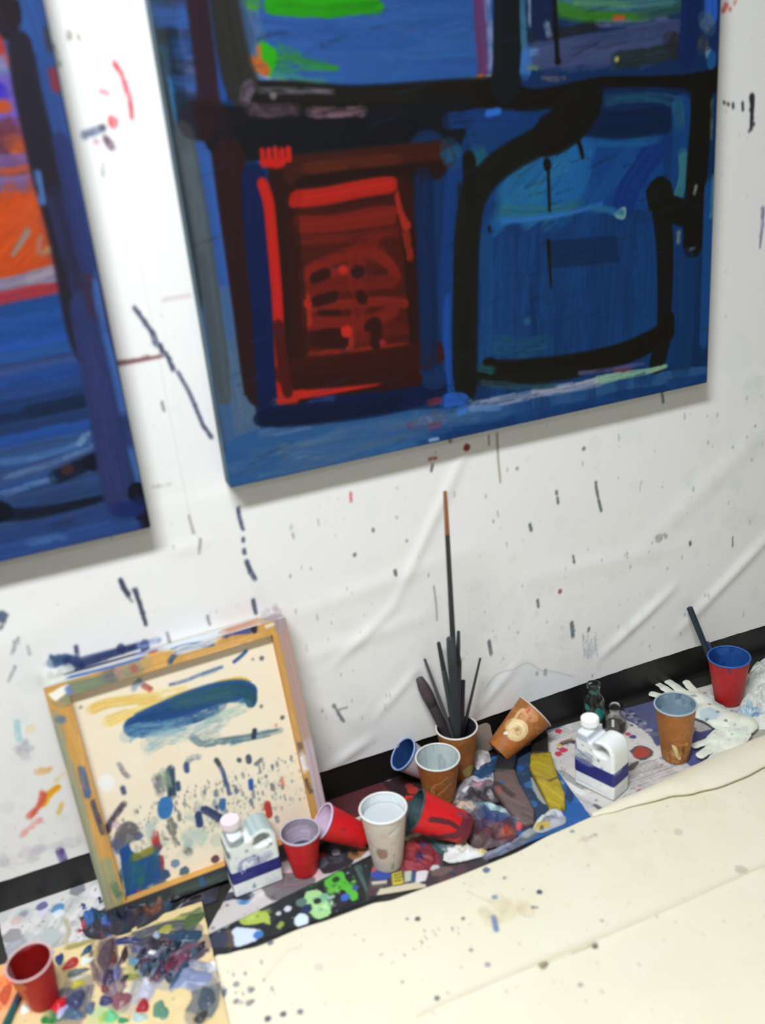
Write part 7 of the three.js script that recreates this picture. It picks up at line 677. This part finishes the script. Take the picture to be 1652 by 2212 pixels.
crumple('plastic_sheet', 'crumpled translucent white plastic with pale blue stains beside the gloves', 'plastic sheet', [1.3249,.1869,1.4,.1216,1.4866,.0545,1.5303,.0356,1.6565,.0288,1.5829,.161,1.4397,.2747,1.3466,.261,1.3222,.2308], 0.004, 0.022, 29, floorTex(1.2, -0.05, 1.75, 0.3, '#dde2da', 197, (c) => { mottle(c, 1.2, -0.05, 1.75, 0.3, 80, 0.008, 0.03, ['#e8ebe2', '#c9d2cc', '#e2e4d8'], 0.4); S(c, [1.3497,.1802,1.3493,.2012,1.3692,.2086], 0.03, '#8fb6cc', { dry: 0.3 }); S(c, [1.3808,.1639,1.3637,.1885], 0.018, '#a4c8d4', { dry: 0.3 }); B(c, 1.3543,.2124, 0.010, '#6d8ab8', 0.7); S(c, [1.4651,.0903,1.5089,.0679], 0.03, '#b4b6b4', { dry: 0.3 }); }), { rough: 0.35 });
{ // stiff card with rounded corners propped on the baseboard
  const s = new THREE.Shape(); s.moveTo(0, 0); s.lineTo(0.06, 0); s.lineTo(0.06, 0.05); s.quadraticCurveTo(0.06, 0.066, 0.044, 0.066); s.lineTo(0.014, 0.066); s.quadraticCurveTo(0, 0.066, 0, 0.05); s.lineTo(0, 0);
  const m = tag(mesh('paper_scrap', new THREE.ExtrudeGeometry(s, { depth: 0.002, bevelEnabled: true, bevelSize: 0.0006, bevelThickness: 0.0006, bevelSegments: 2, curveSegments: 8 }), std(0x96897f, 0.8)), 'beige card propped on the baseboard behind the overturned brown cup', 'card');
  m.position.set(0.724, 0.008, 0.026); m.rotation.set(-0.2, 0.05, 0.03);
}

// ---------- rubber gloves ----------
function glove(label, place, turn, fingers, palm, seed, stain, size = 1.12) {
  const N = 72, S2 = 0.24, mc = new MarchingCubes(N, new THREE.MeshBasicMaterial(), false, false, 200000); mc.isolation = 0;
  const caps = [];
  for (const f of fingers) { let [x, z] = f.from; let a = f.a; const steps = f.bend ? 3 : 1; for (let i = 0; i < steps; i++) { const nx = x + Math.sin(a) * f.len / steps, nz = z - Math.cos(a) * f.len / steps; caps.push([x, z, nx, nz, f.r * (1 - 0.12 * i), f.r * (1 - 0.12 * (i + 1))]); x = nx; z = nz; a += f.bend || 0; } }
  for (const p of palm) caps.push(p);
  for (let k = 0; k < N; k++) for (let j = 0; j < N; j++) for (let i = 0; i < N; i++) {
    const x = (i / N - 0.5) * S2, y = (j / N - 0.5) * S2 * 0.25, z = (k / N - 0.5) * S2; let d = 1;
    const yy = (y - 0.001 - 0.004 * noise(x * 30, z * 30, seed)) * 2.1;
    for (const [ax, az, bx, bz, ra, rb] of caps) { const dx = bx - ax, dz = bz - az, L2 = dx * dx + dz * dz || 1e-9, t = Math.max(0, Math.min(1, ((x - ax) * dx + (z - az) * dz) / L2)), e = Math.hypot(x - ax - t * dx, yy, z - az - t * dz) - (ra + (rb - ra) * t), h = Math.max(0, 1 - Math.abs(d - e) / 0.004); d = Math.min(d, e) - h * h * 0.001; }
    d += 0.0014 * noise(x * 90, z * 90, seed + 3);
    mc.field[i + j * N + k * N * N] = -d * 100;
  }
  mc.update();
  let gg = new THREE.BufferGeometry(); const cnt = mc.count ?? mc.geometry.drawRange.count; gg.setAttribute('position', new THREE.BufferAttribute(mc.positionArray.slice(0, cnt * 3), 3));
  gg.scale(S2 / 2, S2 / 2 * 0.25, S2 / 2); gg = mergeVertices(gg, 1e-6); gg.computeVertexNormals(); gg.computeBoundingBox(); gg.translate(0, -gg.boundingBox.min.y, 0);
  const tx = paper(-0.12, -0.12, 0.12, 0.12, 2600, '#e6ead9', (c) => { R = rng(seed); mottle(c, -0.1, -0.1, 0.1, 0.1, 80, 0.006, 0.02, ['#eef0e0', '#d4dcd0', '#dfe3d2', '#c8d4d0'], 0.4); stain(c); }, true); uvRect(gg, tx, 0, 2);
  const m = tag(mesh('rubber_glove', gg, new THREE.MeshStandardMaterial({ map: tx, roughness: 0.55 })), label, 'glove'); m.position.set(...place); m.rotation.y = turn; m.scale.set(size, size * 0.62, size);
  return m;
}
const FOUR = [{ from: [-0.026, -0.03], a: -0.3, len: 0.058, r: 0.0105 }, { from: [-0.009, -0.038], a: -0.08, len: 0.07, r: 0.0115, bend: 0.1 }, { from: [0.009, -0.037], a: 0.12, len: 0.064, r: 0.0112 }, { from: [0.026, -0.028], a: 0.36, len: 0.05, r: 0.0098 }];
const PALM = [[-0.018, -0.018, -0.016, 0.03, 0.022, 0.022], [0.016, -0.018, 0.014, 0.03, 0.022, 0.022], [0, 0.03, 0.002, 0.068, 0.032, 0.038]];
glove('off-white rubber glove behind the tall brown cup, fingers spread towards the baseboard', [1.2683,.0045,.1229], 0.12, [...FOUR, { from: [-0.03, 0.0], a: -1.05, len: 0.052, r: 0.0105 }], PALM, 211, (c) => { mottle(c, -0.05, 0.0, 0.05, 0.1, 40, 0.006, 0.02, ['#b4cfd6', '#c4dade', '#a8c0cc'], 0.45); for (const [x, z] of [[-0.03, 0.05], [0.01, 0.02], [0.03, 0.06], [-0.01, 0.08], [0.0, 0.05]]) B(c, x, z, 0.004, '#5c7a7c', 0.8); S(c, [-0.012, -0.06, -0.008, -0.04], 0.012, '#d8c2ac', { dry: 0.3 }); S(c, [0.0, -0.03, 0.012, -0.02], 0.010, '#7e909c', { dry: 0.4 }); });
glove('off-white rubber glove lying on the blue print at the drop cloth hem', [1.2378,.0045,.2525], 1.95, [...FOUR.map((f) => ({ ...f, len: f.len * 0.86 })), { from: [-0.03, 0.0], a: -0.8, len: 0.04, r: 0.010 }], PALM, 223, (c) => { mottle(c, -0.08, -0.1, 0.08, 0.1, 50, 0.006, 0.02, ['#d8e2d4', '#c8d8d0', '#e8eada'], 0.45); spatter(c, -0.05, -0.05, 0.05, 0.08, 30, 0.004, ['#9a9c84', '#8a9a98', '#7d8a6c'], 0.7); }, 0.98);

renderer.render(scene, camera);
